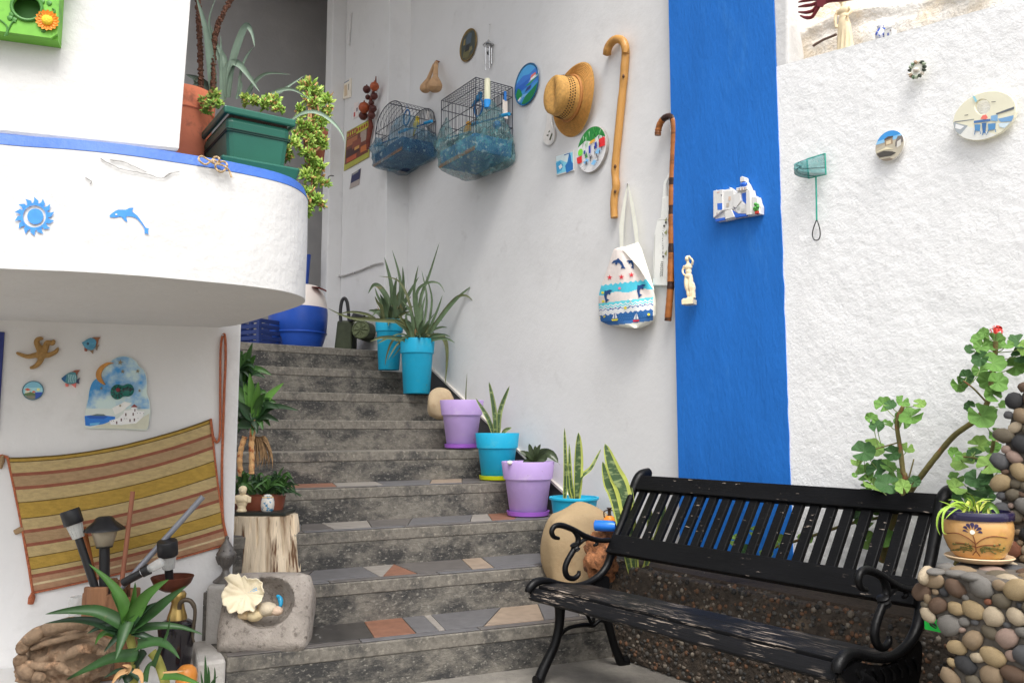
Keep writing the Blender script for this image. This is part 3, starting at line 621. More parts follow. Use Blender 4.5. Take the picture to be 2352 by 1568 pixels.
# tote bag with a sea print
def tote():
    t, o = wall_thing(M_, 1440, 650, 'tote_bag', 'cream cotton tote bag printed with dolphins and sailing boats', 'bag', .02, 'cotton bags on the wall')
    CL = mat('cream_cotton', lin(226, 218, 205, 1.3), rough=.9, var=.05, vs=20, bump=.004, bs=14)
    rows = [(566, 1428, 1434), (572, 1410, 1444), (585, 1405, 1455), (610, 1397, 1474), (640, 1387, 1490), (662, 1379, 1500), (680, 1375, 1505), (700, 1375, 1507), (725, 1377, 1506), (738, 1380, 1500), (746, 1398, 1490), (753, 1440, 1472)]
    def ab(v):
        for i in range(len(rows) - 1):
            if v <= rows[i + 1][0]:
                q = (v - rows[i][0]) / (rows[i + 1][0] - rows[i][0]); return lerp(rows[i][1], rows[i + 1][1], q), lerp(rows[i][2], rows[i + 1][2], q)
        return rows[-1][1:]
    def sag(i, v): return v + 10 * (i - .5) * -1 * min(1, (v - 560) / 60) * (1 if v < 740 else .5)
    def P_(i, j, ex=0):
        v = lerp(566, 753, j); a, b = ab(v); u = lerp(a, b, i)
        out = .006 + .075 * (math.sin(math.pi * i) ** .6) * (math.sin(math.pi * min(1, j * .62 + .02)) ** .7) + .010 * noise.noise(Vector((i * 4, j * 3, 2))) * math.sin(math.pi * i)
        return M_.at(u, v, .02 + out + ex)
    GR = flat(206, 196, 190, rough=.9); TB = flat(70, 176, 196, rough=.9); NV = flat(40, 92, 150, rough=.9); WB = flat(232, 228, 224, rough=.9)
    ms = [CL, GR, TB, NV, WB, flat(96, 196, 206, rough=.9), flat(60, 110, 170, rough=.9)]
    nu, nv = 60, 110
    def mi(i, j):
        u = (i + .5) / nu; v = lerp(566, 753, (j + .5) / nv); a, b = ab(v); U = lerp(a, b, u)
        if U > 1428 + (v - 566) * .80: return 0
        if U > 1500: return 0
        s_ = v + (U - 1375) * .12; wv = 1.6 * math.sin(U * .55)
        if s_ < 656 + wv: return 1
        if s_ < 677 + 2.5 * math.sin(U * .11): return 2
        if s_ < 697: return 1
        if s_ < 703 + wv: return 5
        if s_ < 706 + wv: return 4
        if s_ < 709 + wv: return 5
        if s_ < 712 + wv: return 4
        if s_ < 714.5 + wv: return 3
        if s_ < 725 + wv: return 4
        if s_ < 744: return 3 if (U * 7 + v * 3) % 29 > 3 else 6
        if s_ < 751: return 6
        return 0
    mb = MB(); mb.grid(P_, nu, nv, 0, True, mi)
    mb.grid(lambda i, j: P_(i, j) * 0 + M_.at(lerp(*ab(lerp(566, 753, j)), i), lerp(566, 753, j), .022), 12, 20, 0)
    mb.build('bag_body', ms, t, norm=False)
    pr = MB(); pm_ = [flat(28, 62, 110, rough=.9), flat(200, 50, 60, rough=.9), flat(240, 240, 240, rough=.9), flat(235, 200, 60, rough=.9), flat(225, 120, 140, rough=.9)]
    def put(pts, m_):
        V = []
        for u, v in pts:
            j = (v - 566) / 187; a, b = ab(v); i = (u - a) / (b - a); V.append(P_(min(1, max(0, i)), min(1, max(0, j)), .0035))
        pr.add(V, [tuple(range(len(V)))], m_, False)
    dol = [(-11, -1), (-7, -6), (-1, -8), (1, -11), (4, -8), (9, -3), (12, 4), (15, 9), (10, 8), (6, 9), (8, 4), (4, -1), (0, -2), (-1, 2), (-4, 1), (-4, -2)]
    for (x, y, s_, fl, rt) in ((1418, 606, 1.25, 1, 0), (1447, 605, .9, 1, 25), (1398, 676, 1.2, -1, -40), (1474, 664, 1.25, -1, -40)):
        c, q = math.cos(rad(rt)), math.sin(rad(rt)); put([(x + (a * fl * c - b * q) * s_, y + (a * fl * q + b * c) * s_) for a, b in dol], 0)
    for (x, y, r_) in ((1400, 637, 7), (1427, 636, 7), (1450, 631, 7)): put([(x + a, y - b) for a, b in star(0, 0, r_, r_ * .35, 5)], 1)
    for (x, y) in ((1383, 718), (1412, 725), (1461, 727)): 
        put([(x - 8, y + 8), (x + 8, y + 7), (x + 6, y + 11), (x - 6, y + 12)], 3 if x < 1450 else 1); put([(x - 6, y + 6), (x - 1, y + 6), (x - 1, y - 7)], 2); put([(x + 1, y + 6), (x + 6, y + 5), (x + 1, y - 9)], 2)
    for i, (x, y) in enumerate(((1384, 672), (1423, 662), (1448, 688), (1385, 692), (1436, 707), (1490, 722))): put(ell(x, y, 3.5, 3, 7), (3, 4, 2, 3, 3, 3)[i])
    pr.build('sea_print', pm_, t, norm=False, kind='stuff')
    for path in ([(1424, 572), (1422, 520), (1432, 460), (1440, 424), (1442, 430), (1436, 480), (1432, 530), (1432, 568)], [(1440, 424), (1444, 424), (1456, 470), (1464, 520), (1468, 562), (1460, 562), (1452, 500), (1444, 440)]):
        mb = MB(); n = len(path); mb.add([M_.at(u, v, .035) for u, v in path] + [M_.at(u, v, .029) for u, v in path], [tuple(range(n)), tuple(range(2 * n - 1, n - 1, -1))] + [(i, i + n, (i + 1) % n + n, (i + 1) % n) for i in range(n)], 0, False); mb.build('strap', CL, t)
    mb = MB(); V = [M_.at(u, v, .034 + o_) for u, v, o_ in ((1427, 569, .02), (1466, 556, .0), (1474, 572, .01), (1500, 655, .045), (1503, 668, .05), (1468, 615, .07))]; mb.add(V, [(0, 1, 2, 5), (5, 2, 3, 4)], 0, True); mb.build('folded_flap', CL, t, norm=False)
    mb = MB(); mb.tube([M_.at(1441, 424, -.01), M_.at(1441, 423, .045)], .004, 6); mb.build('nail', STEEL, t)
tote()
# long cloth bag half behind the pillar
t, o = wall_thing(M_, 1530, 560, 'cloth_bag', 'long off white cloth bag with dark vertical script behind scorched cane', 'bag', .012, 'cotton bags on the wall')
C_ = lambda pts, out=0: [wloc(M_, o, u, v, out) for u, v in pts]
LINEN = mat('off_white_linen', lin(222, 219, 214, 1.3), rough=.9, var=.03, vs=14, bump=.004, bs=20)
body = [(1525, 455), (1546, 449), (1575, 452), (1575, 660), (1540, 657), (1503, 656), (1504, 600), (1507, 540), (1514, 505), (1521, 502)]
mb = MB(M_.frame(o)); mb.prism(C_(body), 0, -.014); mb.build('cloth', LINEN, t, bev=.004)
mb = MB(M_.frame(o)); mb.prism(C_([(1524, 456), (1527, 420), (1540, 395), (1543, 396), (1532, 424), (1532, 456)]), -.002, -.008); mb.build('strap', LINEN, t)
INK = flat(62, 62, 60, rough=.9); SEAM = flat(168, 166, 160, rough=.9); pr = Print(M_.frame(o))
L_ = lambda a, b, w=.7, m=INK: pr.poly(C_([(a[0] - w, a[1]), (a[0] + w, a[1] + .3), (b[0] + w, b[1]), (b[0] - w, b[1] - .3)]), m, .0142)
for (a, b) in (((1515, 506), (1573, 503)), ((1509, 540), (1506, 640)),): pr.poly(C_([(a[0], a[1]), (b[0], b[1]), (b[0] + .3, b[1] + 1.2), (a[0] + .3, a[1] + 1.2)]) if abs(a[1] - b[1]) < 10 else C_([(a[0] - .5, a[1]), (a[0] + .5, a[1]), (b[0] + .5, b[1]), (b[0] - .5, b[1])]), SEAM, .0142)
rr = random.Random(8); y = 530
while y < 590: L_((1527 + rr.uniform(-.8, 1.4), y), (1527.5 + rr.uniform(-.8, 1.4), y + rr.uniform(2, 5)), .6); y += rr.uniform(3, 6)
for x, y in ((1531, 520), (1535, 512), (1529, 590)): pr.poly(C_(ell(x, y, 2.2, 3, 7)), INK, .0142)
for q in ([(1532, 508), (1538, 500), (1536, 509)], [(1531, 536), (1538, 528), (1537, 540)], [(1532, 584), (1538, 574), (1536, 588)]): pr.poly(C_(q), flat(140, 142, 96, rough=.9), .0142)
y = 602
while y < 634:
    for x in (1524.5, 1528.5): L_((x, y), (x + rr.uniform(-1, 1.5), y + 3.2), .55)
    pr.poly(C_([(1524, y), (1530, y - .5), (1530, y + .6), (1524, y + .8)]), INK, .0142); y += 4.4
pr.build('printed_script', t)
# ---------------------------------------------------------------- things on the pier
PIER = Wall(M_.pt(0, .2, 0), PSI); ZP = Z(980, 220, 4.61)
def quad_card(W, pts, name, label, cat, th, base, pics, off=.002, group=None):
    cu = sum(p[0] for p in pts) / len(pts); cv2 = sum(p[1] for p in pts) / len(pts)
    t, o = wall_thing(W, cu, cv2, name, label, cat, off, group); C2 = lambda q: [wloc(W, o, u, v, 0) for u, v in q]
    mb = MB(W.frame(o)); mb.prism(C2(pts), 0, -th); bd_ = mb.build('board', base, t, bev=.001)
    pr = Print(W.frame(o))
    for col, q in pics: pr.poly(C2(q), col, th)
    if pics: pr.build('picture', bd_)
    return t
po = [ZP(175, 770), ZP(490, 598), ZP(472, 1108), ZP(135, 1298)]
def pq(a, b, c, d):                             # sub-rectangle of the poster in unit coordinates
    f = lambda x, y: tuple(lerp(lerp(po[0][k], po[1][k], x), lerp(po[3][k], po[2][k], x), y) for k in (0, 1))
    return [f(a, b), f(c, b), f(c, d), f(a, d)]
pics = [((150, 150, 60), pq(.01, .01, .99, .99)), ((132, 52, 44), pq(.02, .03, .44, .2)), ((176, 170, 60), pq(.44, .03, .98, .2)), ((98, 50, 36), pq(.03, .21, .97, .86)), ((150, 132, 122), pq(.62, .22, .9, .5)), ((150, 92, 60), pq(.06, .24, .5, .42)), ((60, 34, 34), pq(.05, .5, .6, .7)), ((170, 96, 50), pq(.66, .62, .95, .78)), ((120, 62, 46), pq(.3, .36, .66, .56)), ((178, 130, 66), pq(.4, .54, .6, .62)), ((160, 76, 46), pq(.1, .72, .5, .84)), ((80, 36, 30), pq(.88, .2, .97, .62))]
for i in range(9): pics.append(((176, 170, 60) if i < 4 else (150, 50, 40), pq(.06 + i * .1, .07, .06 + i * .1 + .05, .16)))
quad_card(PIER, po, 'poster', 'brown and yellow picture board hanging on the pier by the cages', 'picture', .008, flat(150, 140, 70), pics)
quad_card(PIER, [ZP(145, 100), ZP(235, 45), ZP(228, 300), ZP(125, 330)], 'wall_tile', 'small upright white tile with faint figures, highest on the pier', 'tile', .012, flat(212, 204, 190), [((120, 130, 150), [ZP(150, 105), ZP(215, 65), ZP(213, 82), ZP(150, 122)]), ((190, 170, 140), [ZP(150, 150), ZP(185, 130), ZP(190, 280), ZP(150, 300)]), ((150, 140, 130), [ZP(200, 130), ZP(215, 120), ZP(212, 200), ZP(198, 215)])])
quad_card(PIER, [ZP(270, 380), ZP(330, 360), ZP(325, 560), ZP(252, 600)], 'printed_card', 'little white card with red marks behind the onion string', 'card', .003, flat(205, 196, 192), [((170, 60, 60), [ZP(265, 510), ZP(285, 500), ZP(283, 560), ZP(262, 570)]), ((90, 80, 90), [ZP(300, 450), ZP(318, 440), ZP(316, 490), ZP(300, 500)])])
quad_card(PIER, [ZP(238, 1335), ZP(360, 1258), ZP(335, 1480), ZP(205, 1540)], 'postcard', 'small dark blue and grey postcard under the poster', 'card', .003, flat(150, 140, 135), [((36, 40, 78), [ZP(238, 1338), ZP(358, 1262), ZP(345, 1400), ZP(222, 1465)]), ((130, 130, 128), [ZP(250, 1330), ZP(330, 1280), ZP(326, 1310), ZP(246, 1360)])])
t, o = wall_thing(PIER, *ZP(470, 400), 'onion_string', 'braided string of red brown onions hanging on the pier', 'onions', .05)
ON = [mat('onion_skin', lin(160, 78, 44, 1.1), rough=.35, var=.3, vs=20, stretch=(1, 1, .3)), mat('dark_onion_skin', lin(84, 40, 34, 1.1), rough=.4, var=.3, vs=20)]
for i, (x, y, r_) in enumerate(((540, 155, 56), (435, 195, 48), (535, 285, 46), (450, 300, 32), (400, 440, 68), (520, 455, 46), (388, 550, 54), (500, 545, 48), (495, 380, 34))):
    c_ = PIER.at(*ZP(x, y), .05 + (.02 if i in (0, 4) else 0)); k = r_ * .2 * pxm(c_.y); mb = MB(Matrix.Translation(c_)); mb.lathe([(0, -k), (k * .55, -k * .85), (k * .95, -k * .3), (k, .1 * k), (k * .75, .65 * k), (k * .2, .95 * k), (k * .08, 1.3 * k)], 18); mb.build('onion', ON[0 if i in (0, 4) else 1], t)
mb = MB(); mb.tube([PIER.at(*ZP(*p), .03) for p in ((560, 20), (555, 150), (490, 330), (480, 560), (490, 700), (455, 880), (450, 1000))], [.004, .01, .014, .014, .022, .02, .012], 8); mb.build('braid', mat('onion_braid', lin(120, 62, 50), rough=.9, var=.3, vs=40, bump=.004), t)
# thin cable and conduit on the pier
GP = mat('grey_cable', (.5, .49, .48), rough=.6)
mb = MB(); mb.tube([PIER.at(u, v, .012) for u, v in spline([(766, 634), (790, 633), (812, 626), (835, 618), (858, 608), (879, 604)], 5)], .008, 7)
for u, v in ((812, 626), (848, 612)): mb.ico(PIER.at(u, v, .02), .013, 1)
tag(mb.build('wall_cable', GP, loc=PIER.at(820, 624)), 'thin grey cable clipped across the lower pier', 'cable')
mb = MB(); mb.tube([PIER.at(u, v, .012) for u, v in ((806, 30), (803, 72), (801, 104))], .012, 7); tag(mb.build('conduit', mat('white_pvc', (.72, .71, .7), rough=.4), loc=PIER.at(803, 70)), 'short white conduit near the top of the pier', 'conduit')
# ---------------------------------------------------------------- bird cages
CLEARW = mat('crinkled_film', (.10, .29, .42), rough=.12, alpha=.5, spec=1, bump=.06, bs=30, var=.6, vs=14, col2=(.72, .84, .82), t2=(.60, .63), s2=26, r2=.7)  # pale streaks in the colour stand in for glints on the crinkles
CLEARG = mat('green_crinkled_film', (.16, .40, .42), rough=.1, alpha=.5, spec=1, bump=.07, bs=34, var=.7, vs=16, col2=(.72, .86, .8), t2=(.56, .6), s2=30, r2=.72)  # glints on the green film, also put into the colour as streaks
def bird(t, c, col, s=1.0):
    mb = MB(Matrix.Translation(c) @ Matrix.Rotation(rad(-40), 4, 'Z')); b = t
    mb.ico((0, 0, 0), (.026 * s, .022 * s, .042 * s), 2, 0, R=Matrix.Rotation(rad(20), 3, 'Y')); mb.ico((.012 * s, 0, .043 * s), .017 * s, 2, 0); mb.tube([(.027 * s, 0, .043 * s), (.038 * s, 0, .040 * s)], [.005 * s, .0005], 6, 1); mb.ico((.02 * s, -.012 * s, .048 * s), .003 * s, 1, 2); mb.tube([(-.008 * s, 0, -.03 * s), (-.03 * s, 0, -.085 * s)], [.012 * s, .006 * s], 6, 0, flat=.4)
    o = mb.build('caged_bird', [col, flat(200, 150, 110), BLACKP], None, loc=c); return o
def cage(uw, un, ul, vtop, vbot, arch, name, label, tray, film, zdrop):
    xw = M_.x(M_.at(uw, 280)); z0 = Vector((0, 0, 0)); rv2 = lambda u: Vector((ray(u, 280).x, ray(u, 280).y, 0))
    cn = cross_line(M_.pt(xw, 0, 0), M_.n, z0, rv2(un)); D = M_.d(cn); cl = cross_line(cn, M_.e, z0, rv2(ul)); Wd = xw - M_.x(cl)
    zt = at_y(un, vtop, cn.y).z; zb = at_y(un, vbot, cn.y).z; H = zt - zb
    t = thing(name, label, 'bird cage', M_.pt(xw - Wd / 2, 0, zb), PSI, 'bird cages on the wall')
    p = lambda x, y, z: M_.pt(xw - Wd + x * Wd, y * D + .012, zb + z * H)
    if arch: top = lambda x: .62 + .38 * math.sqrt(max(0, 1 - (2 * x - 1) ** 2))
    else: top = lambda x: 1.0
    wr = .0017; nW = 17; nD = max(8, int(nW * D / Wd))
    mb = MB()
    for i in range(nW + 1):
        x = i / nW
        for y in (0, 1): mb.tube([p(x, y, .2), p(x, y, top(x))], wr, 4)
        if not arch: mb.tube([p(x, 0, 1), p(x, 1, 1)], wr, 4)
    for i in range(nD + 1):
        y = i / nD
        for x in (0, 1): mb.tube([p(x, y, .2), p(x, y, top(x))], wr, 4)
        if arch: mb.tube([p(k / 14, y, top(k / 14)) for k in range(15)], wr, 4)
        else: mb.tube([p(0, y, 1), p(1, y, 1)], wr, 4)
    mb.build('bars', WIRE, t, norm=False)
    mb = MB()
    for z in (.22, .42, .62) + (() if arch else (.86, 1.0)): mb.tube([p(0, 0, z), p(0, 1, z), p(1, 1, z), p(1, 0, z), p(0, 0, z)], .0032, 5)
    for x, y in ((0, 0), (0, 1), (1, 0), (1, 1)): mb.tube([p(x, y, .05), p(x, y, top(x))], .0035, 5)
    if arch:
        for y in (0, 1): mb.tube([p(k / 16, y, top(k / 16)) for k in range(17)], .004, 5)
        mb.tube([p(.5, 0, 1), p(.5, 1, 1)], .004, 5)
    mb.build('frame', WIRE, t)
    mb = MB(); q = lambda x, y, z: p(.5 + (x - .5) * 1.03, y * 1.03 if y else .0, z)
    mb.hexa([q(0.03, 0, 0), q(.97, 0, 0), q(.97, .97, 0), q(.03, .97, 0), q(0, 0, .235), q(1, 0, .235), q(1, 1, .235), q(0, 1, .235)]); mb.build('tray', tray, t, bev=.008)
    mb = MB(); mb.hexa([q(.02, .985, -.0), q(.98, .985, -.0), q(.98, 1.02, -.0), q(.02, 1.02, -.0), q(.0, .985, .045), q(1, .985, .045), q(1, 1.02, .045), q(0, 1.02, .045)]); mb.build('tray_edge', flat(150, 100, 60), t)
    # film wrapped round the lower half
    rg = random.Random(hash(name + label) % 97 if False else int(H * 1000)); cnr = []
    for a in range(109):
        an = a / 108 * 2 * math.pi; cx, cy = math.cos(an), math.sin(an); k = 1 / max(abs(cx), abs(cy)); k = lerp(1, k, .75); cnr.append((.5 + .5 * cx * k, .5 + .5 * cy * k))
    def ff(i, j):
        x, y = cnr[int(round(i * 108))]; hh = .50 + .16 * math.sin(i * 19 + H * 40) + .06 * math.sin(i * 41)
        z = lerp(hh, -zdrop, j ** .9); b = 1 + .26 * math.sin(math.pi * min(1, .15 + j * .75)) ; b *= 1 - .75 * max(0, (j - .72) / .28) ** 1.5
        n_ = noise.noise(Vector((math.cos(i * 6.28) * 3.2, math.sin(i * 6.28) * 3.2, z * 4))) * .2 + noise.noise(Vector((math.cos(i * 6.28) * 9, math.sin(i * 6.28) * 9, z * 12))) * .11
        b += n_ * min(1, 2 * (1 - j)); yy = max(.02, .5 + (y - .5) * b)
        return p(.5 + (x - .5) * b, yy, z)
    mb = MB(); mb.grid(ff, 108, 44); mb.build('plastic_film', film, t, norm=False)
    BLU = flat(40, 140, 190); mb = MB(); mb.tube([p(-.25, .75, .52), p(.55, .75, .40)], .006, 7); mb.tube([p(.3, .45, .62), p(1.2, .35, .50)], .006, 7); mb.build('perch', mat('blue_perch', lin(30, 110, 170), rough=.5), t)
    mb = MB(); mb.tube([p(-.32, .75, .525), p(-.12, .75, .50)], .012, 8); mb.tube([p(.25, .45, .625), p(.5, .43, .60)], .013, 8); mb.tube([p(1.05, .38, .53), p(1.25, .35, .50)], .012, 8); mb.build('perch_grip', BLU, t)
    sw = p(.62, .55, .76); mb = MB(M_.frame(sw)); mb.tube([(math.cos(a / 18 * 6.283) * .052, 0, math.sin(a / 18 * 6.283) * .062) for a in range(19)], .006, 6, cap=False); mb.tube([(0, 0, .06), (0, 0, H * (.98 - .76))], .0025, 5); mb.build('swing_ring', mat('blue_perch', lin(30, 110, 170)), t)
    return t, p, H
t, p, H = cage(1003, 929, 866, 214, 345, True, 'birdcage', 'dark wire birdcage with domed top and blue tray, the left one', mat('deep_blue_plastic', lin(24, 70, 140, .7), rough=.3), CLEARW, .16)
tag(bird(t, p(.78, .4, .60), flat(225, 190, 40), 1.05), 'small yellow bird perched inside the domed left cage', 'bird', 'caged birds')
mb = MB(); mb.ico(p(.9, .15, .72), (.012, .03, .05), 2); mb.ico(p(.95, .25, .42), (.012, .03, .042), 2); mb.build('cuttlebone', flat(205, 200, 196), t)
t, p, H = cage(1180, 1096, 1017, 179, 345, False, 'birdcage', 'square flat topped wire birdcage under the wind chime, right cage', mat('sky_blue_plastic', lin(30, 130, 195, .85), rough=.3), CLEARG, .2)
tag(bird(t, p(.35, .6, .5), flat(205, 150, 30), 1.1), 'small mustard yellow bird perched in the square cage', 'bird', 'caged birds')
tb = p(1.03, .72, .6); mb = MB(Matrix.Translation(tb)); mb.lathe([(.0225, .0), (.024, .055), (.0, .056)], 16, 1); mb.lathe([(.021, .056), (.021, .19), (.018, .2), (0, .2)], 16, 0); mb.build('seed_feeder', [mat('frosted_seed_tube', lin(222, 220, 190, 1.2), rough=.3, var=.05), flat(40, 140, 215)], t)
mb = MB(); mb.hexa([p(1.015, .15, .52), p(1.03, .15, .52), p(1.03, .3, .52), p(1.015, .3, .52), p(1.015, .16, .78), p(1.03, .16, .78), p(1.03, .29, .78), p(1.015, .29, .78)]); mb.build('cuttlebone', flat(212, 200, 190), t, bev=.004)
mb = MB(); mb.tube([p(1.02, .22, .77), p(1.02, .22, .9)], .01, 8); mb.build('blue_clip', flat(36, 110, 185), t); mb = MB(); mb.ico(p(.98, .4, .42), .03, 2); mb.build('blue_ball', flat(36, 110, 185), t)
mb = MB(Matrix.Translation(p(.62, .55, .9))); mb.ico((0, 0, 0), (.022, .018, .034), 2, R=Matrix.Rotation(rad(35), 3, 'Y')); mb.ico((.014, 0, .03), .015, 2); mb.tube([(-.02, 0, -.02), (-.045, 0, -.06)], [.01, .005], 6); mb.build('toy_bird', flat(32, 100, 140), t)
mb = MB(); mb.tube([p(.2, .95, .29), p(.75, .9, .30)], .022, 10); mb.build('seed_cup', flat(28, 30, 52), t)
# ================================================================== BLUE PILLAR AND STUCCO WALL
BP = Wall(M_.pt(0, .06, 0), PSI)
ZS = Z(2060, 480, 7.842)
t, o = wall_thing(BP, 1700, 460, 'village_relief', 'white ceramic village relief with blue dome and belfry on blue pillar', 'ornament', .002)
C_ = lambda pts: [wloc(BP, o, *ZS(*q), 0) for q in pts]
WG = mat('white_glaze', (.75, .74, .72))
outl = [(345, 650), (375, 612), (410, 640), (690, 590), (665, 550), (740, 600), (800, 620), (820, 690), (870, 665), (872, 572), (930, 540), (930, 470), (945, 430), (945, 345), (995, 312), (1050, 350), (1058, 430), (1098, 480), (1130, 540), (1152, 605), (1200, 620), (1222, 735), (1340, 790), (1372, 930), (1405, 1000), (1402, 1175), (1120, 1222), (840, 1262), (620, 1320), (385, 1350), (352, 1280)]
mb = MB(BP.frame(o)); mb.prism(C_(outl), 0, -.022); mb.build('backing', WG, t, bev=.002)
for i, (bl, dd) in enumerate((([(350, 650), (560, 615), (570, 1090), (352, 1270)], .036), ([(560, 640), (800, 630), (800, 1060), (570, 1090)], .03), ([(800, 720), (960, 690), (985, 880), (860, 1040), (800, 1010)], .034), ([(1110, 640), (1200, 630), (1225, 1190), (1115, 1205)], .038), ([(875, 580), (1125, 545), (1145, 620), (880, 660)], .036), ([(1225, 760), (1340, 800), (1395, 1165), (1228, 1180)], .03), ([(600, 1110), (760, 1070), (840, 1240), (620, 1300)], .034), ([(860, 1040), (985, 890), (1110, 1000), (1110, 1170), (900, 1165), (830, 1090)], .03))):
    mb = MB(BP.frame(o)); mb.prism(C_(bl), -.018, -dd); mb.build('house_block', WG, t, bev=.002)
BG = mat('blue_glaze', lin(36, 92, 190, 1.2), rough=.25, var=.08); mb = MB(BP.frame(o))
def dome(cx, cy, rx, ry, z, mb):
    c = C_([(cx, cy)])[0]; a = C_([(cx + rx, cy)])[0]; b = C_([(cx, cy - ry)])[0]; R_ = abs(a[0] - c[0]); K = abs(b[1] - c[1]); mb.ico((c[0], z, c[1]), (R_, .014, K), 2)
dome(1010, 500, 82, 62, -.022, mb); mb.build('dome', BG, t)
mb = MB(BP.frame(o)); mb.prism(C_([(945, 440), (945, 345), (965, 322), (995, 312), (1030, 325), (1050, 350), (1058, 430)]), -.016, -.03); mb.build('belfry', WG, t, bev=.002)
pr = Print(BP.frame(o))
for col, q in (((46, 98, 190), [(445, 935), (560, 930), (565, 1060), (540, 1085), (450, 1085)]), ((150, 130, 130), [(430, 1150), (448, 1145), (446, 1210), (430, 1215)]), ((60, 60, 70), [(520, 740), (560, 735), (545, 770)]), ((190, 150, 140), [(440, 680), (500, 670), (500, 690), (440, 700)])): pr.poly(C_(orient([(x, -y) for x, y in q]) and q[::-1]), col, .0362)
for col, q in (((40, 94, 188), [(965, 700), (1090, 665), (1128, 985), (1060, 940), (985, 870)]),): pr.poly(C_(q[::-1]), col, .0222)
for q in ([(945, 595), (962, 592), (962, 640), (945, 643)], [(1012, 585), (1030, 582), (1030, 632), (1012, 636)], [(1076, 572), (1093, 568), (1094, 620), (1077, 624)]): pr.poly(C_(q[::-1]), (150, 90, 66), .0362)
for col, q in (((170, 160, 150), [(640, 930), (700, 920), (700, 1000), (640, 1010)]), ((196, 170, 150), [(690, 780), (740, 770), (740, 860), (690, 870)])): pr.poly(C_(q[::-1]), col, .0302)
for q in ([(880, 1010), (960, 1000), (950, 1060), (890, 1070)], [(980, 1060), (1060, 1050), (1060, 1120), (985, 1120)]): pr.poly(C_(q[::-1]), (172, 174, 170), .0302)
pr.build('painted_openings', t)['kind'] = 'stuff'
mb = MB(BP.frame(o)); mb.prism(C_([(370, 1290), (600, 1250), (600, 1310), (385, 1350)]), -.016, -.03); mb.prism(C_([(775, 1095), (900, 1170), (1110, 1178), (1110, 1222), (842, 1258)]), -.016, -.032); mb.build('blue_base', BG, t, bev=.001)
mb = MB(BP.frame(o)); rg = random.Random(3)
for i in range(14): c = C_([(rg.uniform(1285, 1390), rg.uniform(950, 1095))])[0]; mb.ico((c[0], -.034, c[1]), rg.uniform(.005, .009), 1)
mb.build('bush', mat('green_glaze', lin(70, 150, 60, 1.2), rough=.35, var=.2), t)
mb = MB(BP.frame(o)); c = C_([(1350, 1145)])[0]; mb.box((c[0], -.03, c[1]), (.018, .018, .012)); mb.build('flower_pot', flat(170, 50, 40), t, bev=.002)
